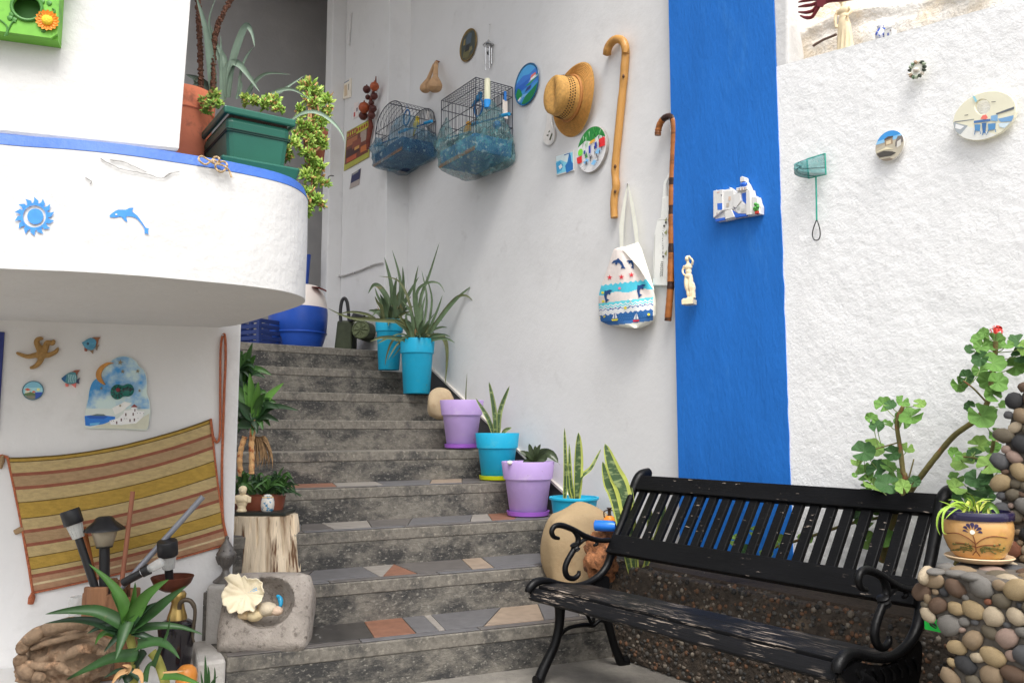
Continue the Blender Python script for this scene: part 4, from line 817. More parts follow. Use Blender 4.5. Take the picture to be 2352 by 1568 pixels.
# statuette on the pillar
def figure(name, base, H, W_, label, arms, drape, m, cat='statuette', block=True, rz=0):
    # a small standing figure: one continuous carved body
    t = thing(name, label, cat, base, rz)
    F_ = Matrix.Translation(base) @ Matrix.Rotation(rz, 4, 'Z'); h0 = .12 * H if block else .02 * H; b = H - h0
    mb = MB(F_ @ Matrix.Translation((0, 0, h0))); u = b / 7.6
    for s_ in (-1, 1):
        lean = .12 * u
        mb.tube(spline([(s_ * .22 * u + lean, -.1 * u * s_, 0), (s_ * .28 * u + lean, 0, 1.0 * u), (s_ * .3 * u, -.12 * u, 2.0 * u), (s_ * .38 * u, 0, 3.0 * u), (s_ * .34 * u, 0, 3.8 * u)], 4), [.22 * u, .2 * u, .24 * u, .3 * u, .32 * u, .28 * u, .3 * u, .36 * u, .4 * u, .42 * u, .45 * u, .46 * u, .46 * u, .45 * u, .42 * u, .4 * u, .4 * u], 10)
        mb.ico((s_ * .25 * u + lean, -.25 * u, .1 * u), (.2 * u, .42 * u, .14 * u), 1)
    mb.ico((0, 0, 3.9 * u), (.72 * u, .5 * u, .55 * u), 2); mb.ico((.02 * u, 0, 4.7 * u), (.58 * u, .42 * u, .7 * u), 2); mb.ico((0, 0, 5.5 * u), (.78 * u, .46 * u, .62 * u), 2)
    mb.tube([(0, 0, 5.8 * u), (-.08 * u, -.04 * u, 6.5 * u)], [.32 * u, .26 * u], 8); mb.ico((-.12 * u, -.08 * u, 6.9 * u), (.4 * u, .46 * u, .52 * u), 2); mb.ico((-.1 * u, .1 * u, 7.1 * u), (.46 * u, .46 * u, .42 * u), 2); mb.ico((-.16 * u, -.54 * u, 6.85 * u), (.07 * u, .1 * u, .1 * u), 1)
    for A_ in arms: mb.tube(spline([(x * u, y * u, z * u) for x, y, z in A_], 4), [lerp(.24, .15, i / (4 * (len(A_) - 1))) * u for i in range(4 * (len(A_) - 1) + 1)], 8); mb.ico(tuple(c * u for c in A_[-1]), (.2 * u, .2 * u, .24 * u), 1)
    if drape == 'tree':
        mb.tube(spline([(.75 * u, .1 * u, 0), (.72 * u, .1 * u, 1.0 * u), (.85 * u, .05 * u, 2.0 * u), (.7 * u, 0, 2.7 * u)], 4), [.45 * u] * 5 + [.4 * u] * 4 + [.3 * u] * 4, 8)
        for i in range(7): mb.ico((.95 * u, -.05 * u, (.3 + i * .34) * u), .26 * u, 1, 0, .3, 3, i)
    if drape == 'robe':
        mb.lathe([(.95 * u, 0), (.9 * u, .6 * u), (.8 * u, 1.8 * u), (.78 * u, 3.0 * u), (.72 * u, 3.9 * u), (.55 * u, 4.6 * u)], 24, sy=.7)
        for i in range(10): a = i / 10 * 6.28; mb.tube([(.92 * u * math.cos(a), .66 * u * math.sin(a), 0), (.82 * u * math.cos(a + .2), .58 * u * math.sin(a + .2), 2 * u), (.6 * u * math.cos(a + .5), .42 * u * math.sin(a + .5), 4.2 * u)], [.17 * u, .12 * u, .06 * u], 6)
    remesh(mb.build('body', m, t), max(.0018, u * .075), 2)
    if block:
        mb = MB(F_ @ Matrix.Rotation(rad(45) - rz + rad(12), 4, 'Z')); mb.box((0, 0, h0 * .42), (W_, W_, h0 * .84)); mb.box((0, 0, h0 * .91), (W_ * .86, W_ * .86, h0 * .2)); mb.build('plinth', m, t, bev=.002)
    return t
b0 = BP.at(1583, 700, .05); kk = pxm(b0.y)
figure('statuette', b0, 118 * kk, 27 * kk, 'small ivory standing nude statuette fixed to edge of blue pillar', [[(-.7, 0, 5.8), (-1.05, -.1, 4.9), (-.7, -.3, 4.2)], [(.7, 0, 5.8), (.95, -.2, 6.4), (.4, -.3, 7.2)]], 'tree', CREAM, rz=rad(-40))
# figurine on top of the stucco ledge
f0 = M_.at(1941, 104, -.01); f0.z = zt(M_.x(f0)) - .004; kk = pxm(f0.y)
figure('figurine', f0, 152 * kk, 20 * kk, 'cream draped goddess figurine standing on the top of stucco', [[(-.7, 0, 5.8), (-1.0, -.2, 4.8), (-.9, -.3, 3.6)], [(.7, 0, 5.8), (1.0, -.2, 5.0), (.6, -.5, 4.5)]], 'robe', CREAM, 'figurine', False, rz=rad(-45))
# two tiny ornaments on the ledge
q = M_.at(2022, 66, .025); q.z = zt(M_.x(q)) + .002; t = thing('blue_jug', 'tiny white jug with blue pattern on the rock ledge', 'jug', q)
mb = MB(Matrix.Translation(q)); mb.lathe([(.012, 0), (.02, .012), (.021, .03), (.01, .046), (.014, .058), (.01, .056)], 16); mb.build('body', mat('blue_white_glaze', lin(220, 222, 232, 1.1), rough=.25, var=.05, col2=lin(60, 90, 190), t2=(.5, .54), s2=50), t)
mb = MB(Matrix.Translation(q)); mb.tube([(.012, 0, .05), (.03, 0, .045), (.028, 0, .022), (.018, 0, .018)], .004, 6); mb.build('handle', mat('blue_glaze', (.05, .1, .4)), t)
q = M_.at(2044, 62, .025); q.z = zt(M_.x(q)) + .002; t = thing('toy_house', 'tiny white ceramic house ornament on the rock ledge', 'ornament', q, PSI)
mb = MB(M_.frame(q)); mb.box((0, 0, .016), (.034, .03, .032)); mb.prism([(-.019, .032), (.019, .032), (0, .046)], -.016, .016); mb.build('walls', WG, t, bev=.0015)
pr = Print(M_.frame(q)); pr.poly([(-.004, .002), (.004, .002), (.004, .016), (-.004, .016)], (90, 100, 150), .0152); pr.poly([(.008, .018), (.013, .018), (.013, .025), (.008, .025)], (120, 110, 110), .0152); pr.build('door', t)
# hand fork
RED = mat('dark_red_enamel', lin(104, 32, 38, 1.2), rough=.35, var=.15); ZF = Z(2200, 0, 2.8)
t, o = wall_thing(M_, 1895, 5, 'garden_fork', 'dark red hand fork fixed on the rock at top of photo', 'garden fork', .04)
for pth in ([(390, 20), (440, 8), (520, -4), (570, 0)], [(390, 58), (440, 50), (505, 40), (560, 14)], [(390, 100), (450, 104), (510, 88), (545, 40), (565, 20)], [(405, 130), (450, 146), (498, 142), (530, 100), (565, 40)]):
    mb = MB(); P_ = spline(pth, 5); mb.tube([M_.at(*ZF(*q), .05) for q in P_], [lerp(.003, .008, min(1, i / 6)) for i in range(len(P_))], 8); mb.build('tine', RED, t)
mb = MB(); mb.add([], []); hub = [(530, -10), (640, -16), (648, 20), (600, 44), (590, 62), (540, 60)]; V = [M_.at(*ZF(*q), .06) for q in hub] + [M_.at(*ZF(*q), .042) for q in hub]; n = len(hub)
mb.add(V, [tuple(range(n)), tuple(range(2 * n - 1, n - 1, -1))] + [(i, i + n, (i + 1) % n + n, (i + 1) % n) for i in range(n)], 0, False); mb.build('hub', RED, t, bev=.003)
mb = MB(); mb.tube([M_.at(*ZF(*q), .055) for q in ((630, 6), (690, 0), (760, -12), (900, -40))], [.011, .010, .014, .016], 10); mb.build('handle', RED, t)
mb = MB(); mb.tube([M_.at(*ZF(*q), .02) for q in ((512, 380), (530, 365), (600, 325), (700, 285))], .008, 7, flat=.6); mb.build('old_bracket', mat('weathered_iron', lin(120, 100, 90), rough=.8, var=.2), t)
# little net
SW = Wall(M_.pt(0, .066, 0), PSI); NETM = mat('teal_net', lin(70, 140, 140, 1.1), rough=.8, alpha=.62, var=.25, vs=30); GRW = mat('green_coated_wire', lin(40, 150, 130, 1.1), rough=.4)
t, o = wall_thing(SW, 1874, 400, 'hand_net', 'small teal aquarium net on wire handle hanging on stucco wall', 'net', .012)
fr = [(1853, 366), (1895, 353), (1897, 401), (1872, 406), (1858, 410)]
mb = MB(); Q = [SW.at(u, v, .02) for u, v in fr]; mb.tube(Q + [Q[0]], .0036, 7); mb.build('hoop', GRW, t)
mb = MB(); cN = sum(Q, Vector()) / 5
def netf(i, j):
    k = i * 5; a = Q[int(k) % 5].lerp(Q[(int(k) + 1) % 5], k - int(k)); tip = SW.at(1838, 384, .03) + SW.n * .03
    q = a.lerp(cN.lerp(tip, .55), j); bul = math.sin(math.pi * j * .8) * .03; return q + SW.n * (bul + .006 * noise.noise(q * 60)) + (SW.e * -.10 * max(0, j - .0) * (1 - j) * 1.6)
mb.grid(netf, 40, 14); mb.build('net_bag', NETM, t, norm=False)
mb = MB()
for s_ in range(4): mb.tube([netf((.1 + .23 * s_) % 1, j / 12) + SW.n * .002 for j in range(13)], .0012, 4)
mb.build('net_fold', mat('dark_net_thread', lin(40, 90, 95), rough=.8), t)
mb = MB(); mb.tube([SW.at(1874, 404, .02), SW.at(1875, 450, .016), SW.at(1876, 506, .012)], .0036, 7); mb.build('handle', GRW, t)
mb = MB(); mb.tube([SW.at(u, v, .012) for u, v in spline([(1876, 504), (1869, 522), (1866, 538), (1869, 549), (1875, 552), (1881, 549), (1884, 538), (1882, 522), (1876, 504)], 4)], .0026, 6, cap=False); mb.build('hanging_loop', BLACKP, t)
# shell wreath
t, o = wall_thing(SW, 2111, 162, 'shell_wreath', 'small round shell and sea glass wreath on the stucco wall', 'ornament', .006)
r = (SW.at(2111, 141).z - SW.at(2111, 183).z) / 2; mb = MB(SW.frame(o)); mb.prism(ell(0, 0, r * .78, r * .78, 20), 0, -.014); mb.build('disc', flat(226, 218, 205), t, bev=.003)
rg = random.Random(2); MW = [flat(96, 120, 96), flat(150, 160, 140), flat(60, 70, 60), flat(205, 196, 182), flat(150, 130, 110)]
for i in range(15):
    a = i / 15 * 6.283; mb = MB(SW.frame(o)); mb.ico((r * .82 * math.cos(a), -.014, r * .82 * math.sin(a)), (r * .24, .012, r * .17), 1, 0, .3, 2, i, Matrix.Rotation(-a, 3, 'Y')); mb.build('shell', MW[i % 5 if i % 7 else 2], t)
mb = MB(SW.frame(o)); mb.ico((-.002, -.018, -.002), (r * .3, .012, r * .26), 2, 0, .2, 3, 1); mb.build('pearl_shell', flat(222, 205, 195), t)
# round photo plaque
plate(SW, 2047, 336, 35, 'photo_plaque', 'round plaque with stone chapel picture under blue sky on stucco', [((60, 140, 205), [(-1, .4), (1, .4), (1, 1), (-1, 1)]), ((130, 180, 215), [(-1, .3), (1, .3), (1, .55), (-1, .5)]), ((176, 168, 150), [(-1, -1), (1, -1), (1, .15), (.5, .3), (-.3, .2), (-1, .0)]),
    ((150, 130, 108), [(-.3, .05), (.25, .05), (.25, .45), (-.3, .42)]), ((84, 76, 70), [(-.32, .42), (.28, .46), (.28, .56), (-.05, .62), (-.32, .52)]), ((206, 190, 160), [(-.2, .1), (.12, .1), (.12, .34), (-.2, .32)]), ((110, 104, 100), [(.4, -.2), (.95, 0), (.95, .4), (.6, .45), (.42, .1)]), ((200, 196, 188), [(.5, -.3), (.8, -.2), (.8, .2), (.55, .1)]),
    ((70, 66, 62), [(-.9, -.3), (-.4, -.25), (.2, -.45), (.45, -.6), (.1, -.7), (-.7, -.6)]), ((120, 108, 96), [(-.7, -.75), (0, -.8), (.3, -1), (-.5, -1)]), ((214, 204, 176), [(-1, -.2), (-.2, -.05), (.3, -.3), (-.3, -.2)])], mat('white_plaque_rim', lin(226, 222, 215), rough=.35), (160, 150, 135), th=.012, lip=False)
# oval plaque with a finger hole
ZO = Z(2200, 0, 2.8); t, o = wall_thing(SW, 2264, 270, 'palette_plaque', 'large cream oval palette plaque with thumb hole and blue chairs', 'ornament', .004)
C_ = lambda pts, k=1: [wloc(SW, o, *ZO(*q), 0) for q in pts]
E_ = lambda s_, n=40: ell(1935, 958, 272 * s_, 186 * s_, n, -24)
ho = ell(1918, 885, 62, 62, 40); eo = E_(1)
def match(hole, outer):                           # pair the outer loop with the hole by angle
    hc = (1918, 885); res = []
    for q in hole:
        a = math.atan2(q[1] - hc[1], q[0] - hc[0]); best = max(outer, key=lambda p: math.cos(math.atan2(p[1] - hc[1], p[0] - hc[0]) - a)); res.append(best)
    return res
eo2 = match(ho, E_(1, 240)); A_, B_ = C_(ho), C_(eo2); n = 40; mb = MB(SW.frame(o)); V = [(x, -.002, z) for x, z in A_] + [(x, -.002, z) for x, z in B_] + [(x, -.016, z) for x, z in A_] + [(x, -.016, z) for x, z in B_]; F_ = []
for i in range(n):
    j = (i + 1) % n; F_ += [(i, j, n + j, n + i), (2 * n + i, 3 * n + i, 3 * n + j, 2 * n + j), (i, 2 * n + i, 2 * n + j, j), (n + i, n + j, 3 * n + j, 3 * n + i)]
mb.add(V, F_, 0, False); mb.build('board', mat('cream_glaze', lin(228, 224, 200, 1.1), rough=.3, var=.04), t, bev=.002)
pr = Print(SW.frame(o)); cv_ = orient(C_(E_(.98)))
for col, q in (((206, 206, 200), [(1600, 1000), (1860, 1060), (2060, 1120), (2200, 1000), (2200, 1250), (1600, 1250)]), ((120, 124, 128), [(1690, 1005), (1850, 985), (1850, 991), (1690, 1013)]), ((150, 156, 160), [(1680, 1010), (1800, 1040), (1740, 1110), (1690, 1090)]), ((226, 228, 226), [(1700, 1025), (1770, 1045), (1740, 1070), (1695, 1060)]),
               ((110, 150, 190), [(2045, 985), (2175, 955), (2165, 1005), (2070, 1010)]), ((190, 205, 215), [(2050, 1020), (2150, 1015), (2100, 1060), (2060, 1050)]), ((90, 96, 104), [(2030, 940), (2110, 910), (2180, 885), (2178, 905), (2100, 930), (2035, 950)]), ((70, 110, 160), [(1850, 1000), (1985, 985), (1985, 1003), (1850, 1020)]), ((120, 160, 195), [(1990, 960), (2045, 950), (2045, 1005), (1990, 1000)]),
               ((80, 130, 175), [(1855, 1030), (1905, 1030), (1900, 1085), (1860, 1080)]), ((80, 130, 175), [(1965, 1025), (2030, 1020), (2025, 1070), (1970, 1080)]), ((60, 100, 150), [(1915, 1020), (1955, 1015), (1945, 1100), (1925, 1100)]), ((214, 110, 100), [(1905, 985), (1925, 955), (1950, 950), (1965, 975), (1950, 990)]), ((60, 60, 60), [(1995, 845), (2030, 842), (2030, 847), (1995, 850)]), ((60, 60, 60), [(1775, 955), (1805, 950), (1805, 955), (1775, 960)]), ((130, 185, 200), [(1840, 800), (1860, 800), (1880, 840), (1865, 850)])):
    pr.poly(clip(orient(C_(q)), cv_), col, .0162)
for (x, y, x2_, y2_) in ((1860, 1080, 1855, 1115), (1900, 1085, 1905, 1110), (1970, 1075, 1960, 1105), (2025, 1070, 2030, 1095), (1925, 1098, 1920, 1120), (1945, 1098, 1955, 1118)): pr.poly(orient(C_([(x, y), (x + 6, y), (x2_ + 6, y2_), (x2_, y2_)])), (64, 110, 156), .0162)
pr.build('painting', t)
# ================================================================== GERANIUM, PLANTER AND PEDESTAL
xq0 = M_.x(M_.at(1385, 1400, .36)); xq1 = xr1
PB = thing('planter_wall', 'low pebble dashed planter wall behind the black bench', 'planter', M_.pt(xq0 + .9, .2, 0), PSI)
PH = .43; PD = .36
DASH = mat('dark_aggregate', (.06, .047, .036), rough=.9, var=.45, vs=30, bump=.012, bs=50, col2=(.16, .12, .085), t2=(.55, .7), s2=16)
mb = MB(); mb.hexa([M_.pt(xq0, .061, 0), M_.pt(xq1, .061, 0), M_.pt(xq1, PD, 0), M_.pt(xq0, PD, 0), M_.pt(xq0, .061, PH), M_.pt(xq1, .061, PH), M_.pt(xq1, PD, PH), M_.pt(xq0, PD, PH)]); mb.build('core', DASH, PB, bev=.02)
mb = MB(); rg = random.Random(12)
for i in range(2600):
    x = rg.uniform(xq0, xq0 + 1.95); r_ = rg.uniform(.005, .0135)
    if rg.random() < .8: c = M_.pt(x, PD - .002, rg.uniform(0, PH))
    else: c = M_.pt(x, rg.uniform(.08, PD), PH - .001)
    mb.ico(c, (r_, r_ * rg.uniform(.7, 1.1), r_ * rg.uniform(.7, 1.2)), 1, rg.choice((0, 0, 0, 0, 1, 1, 2, 2, 4, 4, 3)))
mb.build('pebble_dash', [mat('dash_brown', (.075, .055, .04), rough=.7, var=.3, vs=40), mat('dash_grey', (.09, .082, .072), rough=.7, var=.3, vs=40), mat('dash_rust', (.15, .075, .04), rough=.7, var=.3, vs=40), mat('dash_pale', (.22, .185, .145), rough=.7, var=.2, vs=40), mat('dash_black', (.03, .028, .026), rough=.6)], PB, kind='stuff', norm=False)
mb = MB(); mb.hexa([M_.pt(xq0 + .05, .065, PH + .001), M_.pt(xq1, .065, PH + .001), M_.pt(xq1, PD - .06, PH + .001), M_.pt(xq0 + .05, PD - .06, PH + .001)] + [M_.pt(a, b, PH + .012) for a, b in ((xq0 + .06, .066), (xq1, .066), (xq1, PD - .07), (xq0 + .06, PD - .07))]); mb.build('soil', SOIL, PB)
LEAFG = [mat('geranium_leaf', lin(96, 140, 58, .92), rough=.6, var=.25, vs=25, bump=.001, bs=60), mat('pale_geranium_leaf', lin(122, 158, 72, .92), rough=.6, var=.25, vs=25, bump=.001, bs=60), mat('dark_geranium_leaf', lin(58, 102, 46, .8), rough=.6, var=.25, vs=25, bump=.001, bs=60)]
def gleaf_mesh(seed):
    rg = random.Random(seed); V = [(0, 0, -.12)]; F_ = []; NA = 42
    for ring, rf in enumerate((.35, .7, 1.0)):
        for i in range(NA):
            a = -math.pi / 2 + .22 + (2 * math.pi - .44) * i / (NA - 1); lobe = abs(math.sin((a + math.pi / 2) * 3.5)); R_ = rf * (1 + (.10 * lobe + .05 * abs(math.sin(a * 17))) * (rf ** 2) - .14 * rf)
            z = -.12 + .24 * rf ** 2 * (.6 + .4 * math.sin(a * 3 + seed)) + .06 * math.cos(a * 7 + math.pi / 2) * rf + rg.uniform(-.03, .03)
            V.append((R_ * math.cos(a), R_ * math.sin(a), z))
    for i in range(NA - 1): F_.append((0, 1 + i, 2 + i))
    for ring in range(2):
        for i in range(NA - 1): a = 1 + ring * NA + i; F_.append((a, a + NA, a + NA + 1, a + 1))
    me = bpy.data.meshes.new('geranium_leaf'); me.from_pydata(V, [], F_); me.polygons.foreach_set('use_smooth', [True] * len(F_)); me.materials.append(LEAFG[0]); me.update(); return me
GL = [gleaf_mesh(s) for s in range(4)]
ZG = Z(2400, 900, 2.613)
GSTEM = mat('woody_green_stem', lin(112, 104, 60, 1.0), rough=.75, var=.3, vs=30, col2=lin(140, 92, 60), t2=(.55, .65), s2=24, bump=.004, bs=50)
GPET = mat('leaf_stalk', lin(120, 140, 80, 1.0), rough=.6)
def geranium(base_u, label, stems, lv, offs, flowers=()):
    q = M_.at(base_u, 1300, .2); q.z = PH; t = thing('geranium', label, 'geranium', q, 0, 'geraniums in the planter'); rg = random.Random(base_u); SP = []
    for pth, r_ in stems:
        P_ = [M_.at(*p[:2], p[2] if len(p) > 2 else offs) if p != 'b' else q for p in pth]; P_ = [Vector(p) for p in spline([tuple(p) for p in P_], 6)]; SP += P_
        mb = MB(); mb.tube(P_, [r_ * lerp(.65, 1, i / len(P_)) * (1 + .18 * noise.noise(Vector((i * .9, r_ * 90, 0)))) for i in range(len(P_))], 9); mb.build('stem', GSTEM, t)
    pt_ = MB()
    for (x, y, r_) in lv:
        u, v = ZG(x, y); c = M_.at(u, v, offs + rg.uniform(-.07, .10)); R_ = r_ * .3 * pxm(c.y) * 1.02
        nv = (CAM - c).normalized() + Vector((rg.uniform(-.6, .6), rg.uniform(-.2, .3), rg.uniform(.1, 1.1))); qt = nv.to_track_quat('Z', 'Y'); o_ = bpy.data.objects.new('leaf', rg.choice(GL)); COL.objects.link(o_)
        o_.parent = t; o_.location = TM[t].inverted() @ c; o_.rotation_mode = 'QUATERNION'; o_.rotation_quaternion = qt @ Matrix.Rotation(rg.uniform(0, 6.28), 3, 'Z').to_quaternion(); o_.scale = (R_, R_ * rg.uniform(.85, 1.1), R_)
        o_.material_slots[0].link = 'OBJECT'; o_.material_slots[0].material = rg.choice((LEAFG[0], LEAFG[0], LEAFG[1], LEAFG[2]))
        nst = min(SP, key=lambda p: (p - c - Vector((0, 0, -.03))).length); pt_.tube(spline([tuple(c - (CAM - c).normalized() * .006), tuple(c.lerp(nst, .5) + Vector((0, 0, -.006))), tuple(nst)], 4), .0016, 5)
    pt_.build('stalks', GPET, t, kind='stuff')
    for (x, y, r_, m) in flowers:
        c = M_.at(*ZG(x, y), offs + .02); k = r_ * .3 * pxm(c.y); mb = MB()
        for i in range(34):
            a = rg.uniform(0, 6.28); e_ = rg.uniform(-.2, 1.2); d_ = Vector((math.cos(a) * math.cos(e_), math.sin(a) * math.cos(e_), math.sin(e_) * .8)); c2 = c + d_ * k * .8; n2 = d_.orthogonal().normalized(); b2 = d_.cross(n2); s2_ = k * .5
            mb.add([c2, c2 + n2 * s2_ + d_ * s2_ * .3, c2 + (n2 + b2) * s2_ * .8 + d_ * s2_ * .1, c2 + b2 * s2_ + d_ * s2_ * .3], [(0, 1, 2, 3)], 0, True)
        mb.build('flower_head', m, t, norm=False)
        mb = MB(); nst = min(SP, key=lambda p: (p - c).length); mb.tube([c, c.lerp(nst, .5), nst], .0022, 6); mb.build('flower_stalk', GPET, t)
geranium(2030, 'leafy geranium with upright stem behind the bench, left of pair', [([(*ZG(640, 760), .26), (*ZG(595, 880), .26), (*ZG(620, 1080), .25), (*ZG(640, 1250), .24), (*ZG(650, 1400), .23), 'b'], .0105), ([(*ZG(725, 1160), .25), (*ZG(690, 1290), .25), (*ZG(655, 1400), .23)], .0035), ([(*ZG(340, 1110), .27), (*ZG(480, 1070), .26), (*ZG(600, 1035), .25)], .003)],
         [(490, 740, 70), (545, 745, 50), (640, 720, 60), (770, 735, 45), (700, 830, 95), (640, 860, 70), (400, 845, 50), (440, 905, 58), (525, 885, 38), (340, 1100, 95), (420, 1070, 75), (290, 1170, 50), (560, 1115, 60), (680, 1075, 52), (350, 1260, 84), (440, 1230, 80), (530, 1210, 62), (270, 1283, 22), (420, 1350, 92), (520, 1350, 86), (600, 1300, 72), (640, 1370, 60), (360, 1380, 52), (730, 1330, 45), (480, 1440, 70), (580, 1430, 60)], .25)
geranium(2140, 'tall geranium with thick bare woody stem and red flower', [([(*ZG(1350, 260), .24), (*ZG(1345, 400), .23), (*ZG(1320, 560), .22), (*ZG(1290, 720), .21), (*ZG(1210, 850), .2), (*ZG(1040, 975), .19), (*ZG(920, 1110), .19), (*ZG(780, 1290), .19), (*ZG(690, 1420), .19), (2050, 1200, .19), (2025, 1290, .19)], .0115), ([(*ZG(1340, 1000), .26), (*ZG(1310, 1150), .25), (*ZG(1260, 1300), .24), (*ZG(1240, 1450), .22), 'b'], .008), ([(*ZG(1100, 560), .24), (*ZG(1180, 620), .23), (*ZG(1270, 715), .21)], .0035), ([(*ZG(1040, 1140), .27), (*ZG(1180, 1150), .26), (*ZG(1280, 1180), .25)], .0035)],
         [(1260, 190, 42), (1230, 240, 70), (1340, 260, 82), (1240, 300, 62), (1150, 320, 42), (1440, 285, 48), (1530, 260, 82), (1545, 360, 72), (1500, 450, 78), (1600, 300, 80), (1230, 390, 68), (1330, 420, 92), (1230, 480, 60), (1290, 560, 74), (1370, 570, 84), (1130, 530, 62), (1070, 590, 72), (1330, 660, 76), (1420, 740, 48), (1150, 755, 45), (1245, 830, 98), (1300, 800, 62), (1350, 970, 55), (1220, 1050, 82), (1330, 1070, 62), (1040, 1120, 60), (1100, 1180, 92), (1190, 1130, 60), (1300, 1200, 84), (1400, 1220, 62), (1050, 1300, 60), (1050, 1370, 78), (1200, 1310, 84), (1280, 1310, 62), (1220, 1400, 84), (1330, 1370, 62), (1080, 1450, 62), (1180, 1460, 70), (1290, 1450, 60)], .23,
         [(1355, 178, 46, mat('red_petal', lin(225, 62, 52, 1.0), rough=.6, var=.15)), (1345, 1015, 26, mat('faded_petal', lin(225, 190, 170, 1.0), rough=.7))])
# trailing stems seen through the bench back
t = thing('creeping_geranium', 'low straggling geranium stems seen through the bench slats', 'geranium', M_.at(1900, 1300, .16), 0, 'geraniums in the planter'); rg = random.Random(77)
for pth in ([(1760, 1262), (1860, 1232), (1960, 1200), (2060, 1182)], [(2070, 1180), (2050, 1240), (2030, 1290)]): mb = MB(); mb.tube([M_.at(u, v, .17) for u, v in spline(pth, 5)], .006, 7); mb.build('stem', GSTEM, t)
for (u, v, r_) in ((1790, 1245, 20), (1760, 1270, 16), (1850, 1235, 18), (1985, 1195, 22), (1990, 1240, 26), (2030, 1235, 26), (1715, 1265, 18), (1698, 1290, 16), (1960, 1175, 20), (1735, 1220, 14), (1690, 1240, 16), (2010, 1160, 24)):
    c = M_.at(u, v, .18 + rg.uniform(0, .1)); R_ = r_ * pxm(c.y); o_ = bpy.data.objects.new('leaf', rg.choice(GL)); COL.objects.link(o_); o_.parent = t; o_.location = TM[t].inverted() @ c; o_.rotation_mode = 'QUATERNION'; nv = (CAM - c).normalized() + Vector((rg.uniform(-.5, .5), 0, rg.uniform(0, .9))); o_.rotation_quaternion = nv.to_track_quat('Z', 'Y') @ Matrix.Rotation(rg.uniform(0, 6.28), 3, 'Z').to_quaternion(); o_.scale = (R_,) * 3
    o_.material_slots[0].link = 'OBJECT'; o_.material_slots[0].material = rg.choice(LEAFG)
# ================================================================== POTS ON THE STAIRS
def tread_k(h): return h / RIS
def pot_thing(name, label, cat, u, vbase, k, wtop, wbot, htpx, colr, group=None, saucer=None, rim=.3, sh=.03, push=True, soil=True):
    h = RIS * k + .004
    f = at_h(u, vbase, h); kk = pxm(f.y); rb = wbot / 2 * kk; rt = wtop / 2 * kk
    c = Vector((f.x, f.y, 0)); dr = c.normalized(); c = c + dr * rb
    gap = M_.d(c) - (rt + .012)
    if push and gap < 0: c += M_.n * -gap
    c.z = h; H = htpx * kk
    t = thing(name, label, cat, c, 0, group); F_ = Matrix.Translation(c); z0 = 0
    if saucer:
        mb = MB(F_); mb.lathe([(rb * 1.0, 0), (rb * 1.14, .006), (rb * 1.18, sh), (rb * 1.12, sh), (rb * 1.08, .008), (0, .008)], 32); mb.build('saucer', saucer, t); z0 = .009
    mb = MB(F_ @ Matrix.Translation((0, 0, z0))); mb.lathe(pot_prof(rt, rb, H - z0, rim), 40); mb.build('pot', colr, t, bev=0)
    if soil: mb = MB(F_ @ Matrix.Translation((0, 0, z0 + (H - z0) * .84))); mb.grid(lambda i, j: (rt * .88 * j * math.cos(i * 6.2832), rt * .88 * j * math.sin(i * 6.2832), .012 * noise.noise(Vector((i * 9, j * 5, rt * 90)))), 24, 6); mb.build('soil', SOIL, t)
    return t, c, H, kk
SNK = mat('snake_plant_leaf', lin(66, 88, 56, 1.0), rough=.42, var=.2, vs=14, stretch=(1, 1, 3.2), col2=lin(128, 142, 96, 1.0), t2=(.52, .6), s2=18)
SNE = mat('yellow_leaf_edge', lin(176, 184, 92, 1.0), rough=.42, var=.12, vs=20)
SNG = mat('green_leaf_edge', lin(140, 152, 96, 1.0), rough=.42, var=.15, vs=20)
snp = lambda t: (.45 + .75 * math.sin(min(1, t * 1.35 + .12) * math.pi / 2)) * (1 - t ** 3) ** .8 * .85 + .01
GP_ = 'flower pots lining the wall side of the stairs'
Z1 = Z(600, 650, 2.614); Z3 = Z(1200, 900, 2.614)
rg = random.Random(5)
ALOE = mat('grey_green_aloe', lin(92, 112, 80, 1.0), rough=.5, var=.28, vs=16, col2=lin(140, 120, 78), t2=(.62, .72), s2=12); ALOE2 = mat('olive_aloe', lin(98, 104, 66, 1.0), rough=.5, var=.22, vs=16); DRY = mat('dry_leaf', lin(178, 140, 96, 1.0), rough=.8, var=.2)
def extra(t, c, n, lo, hi, seed):
    r_ = random.Random(seed)
    for i in range(n):
        a = r_.uniform(0, 6.28); L_ = r_.uniform(lo, hi); el = r_.uniform(.15, 1.4); dr = Vector((math.cos(a), math.sin(a) * .7 - .2, 0)); b0 = c + dr * .03; up_ = Vector((0, 0, 1))
        p1 = b0 + dr * L_ * .4 * math.cos(el) + up_ * L_ * .5 * math.sin(el); p2 = b0 + dr * L_ * .85 * math.cos(el) + up_ * L_ * (.8 * math.sin(el) - .1); p3 = b0 + dr * L_ * 1.15 * math.cos(el) + up_ * L_ * (.95 * math.sin(el) - .3 * math.cos(el))
        if min(M_.d(p2), M_.d(p3)) < .02: continue
        leaf_obj(t, [b0, p1, p2, p3], r_.uniform(.022, .036), r_.choice((ALOE, ALOE, ALOE2)), None, 'leaf', .25, .3)
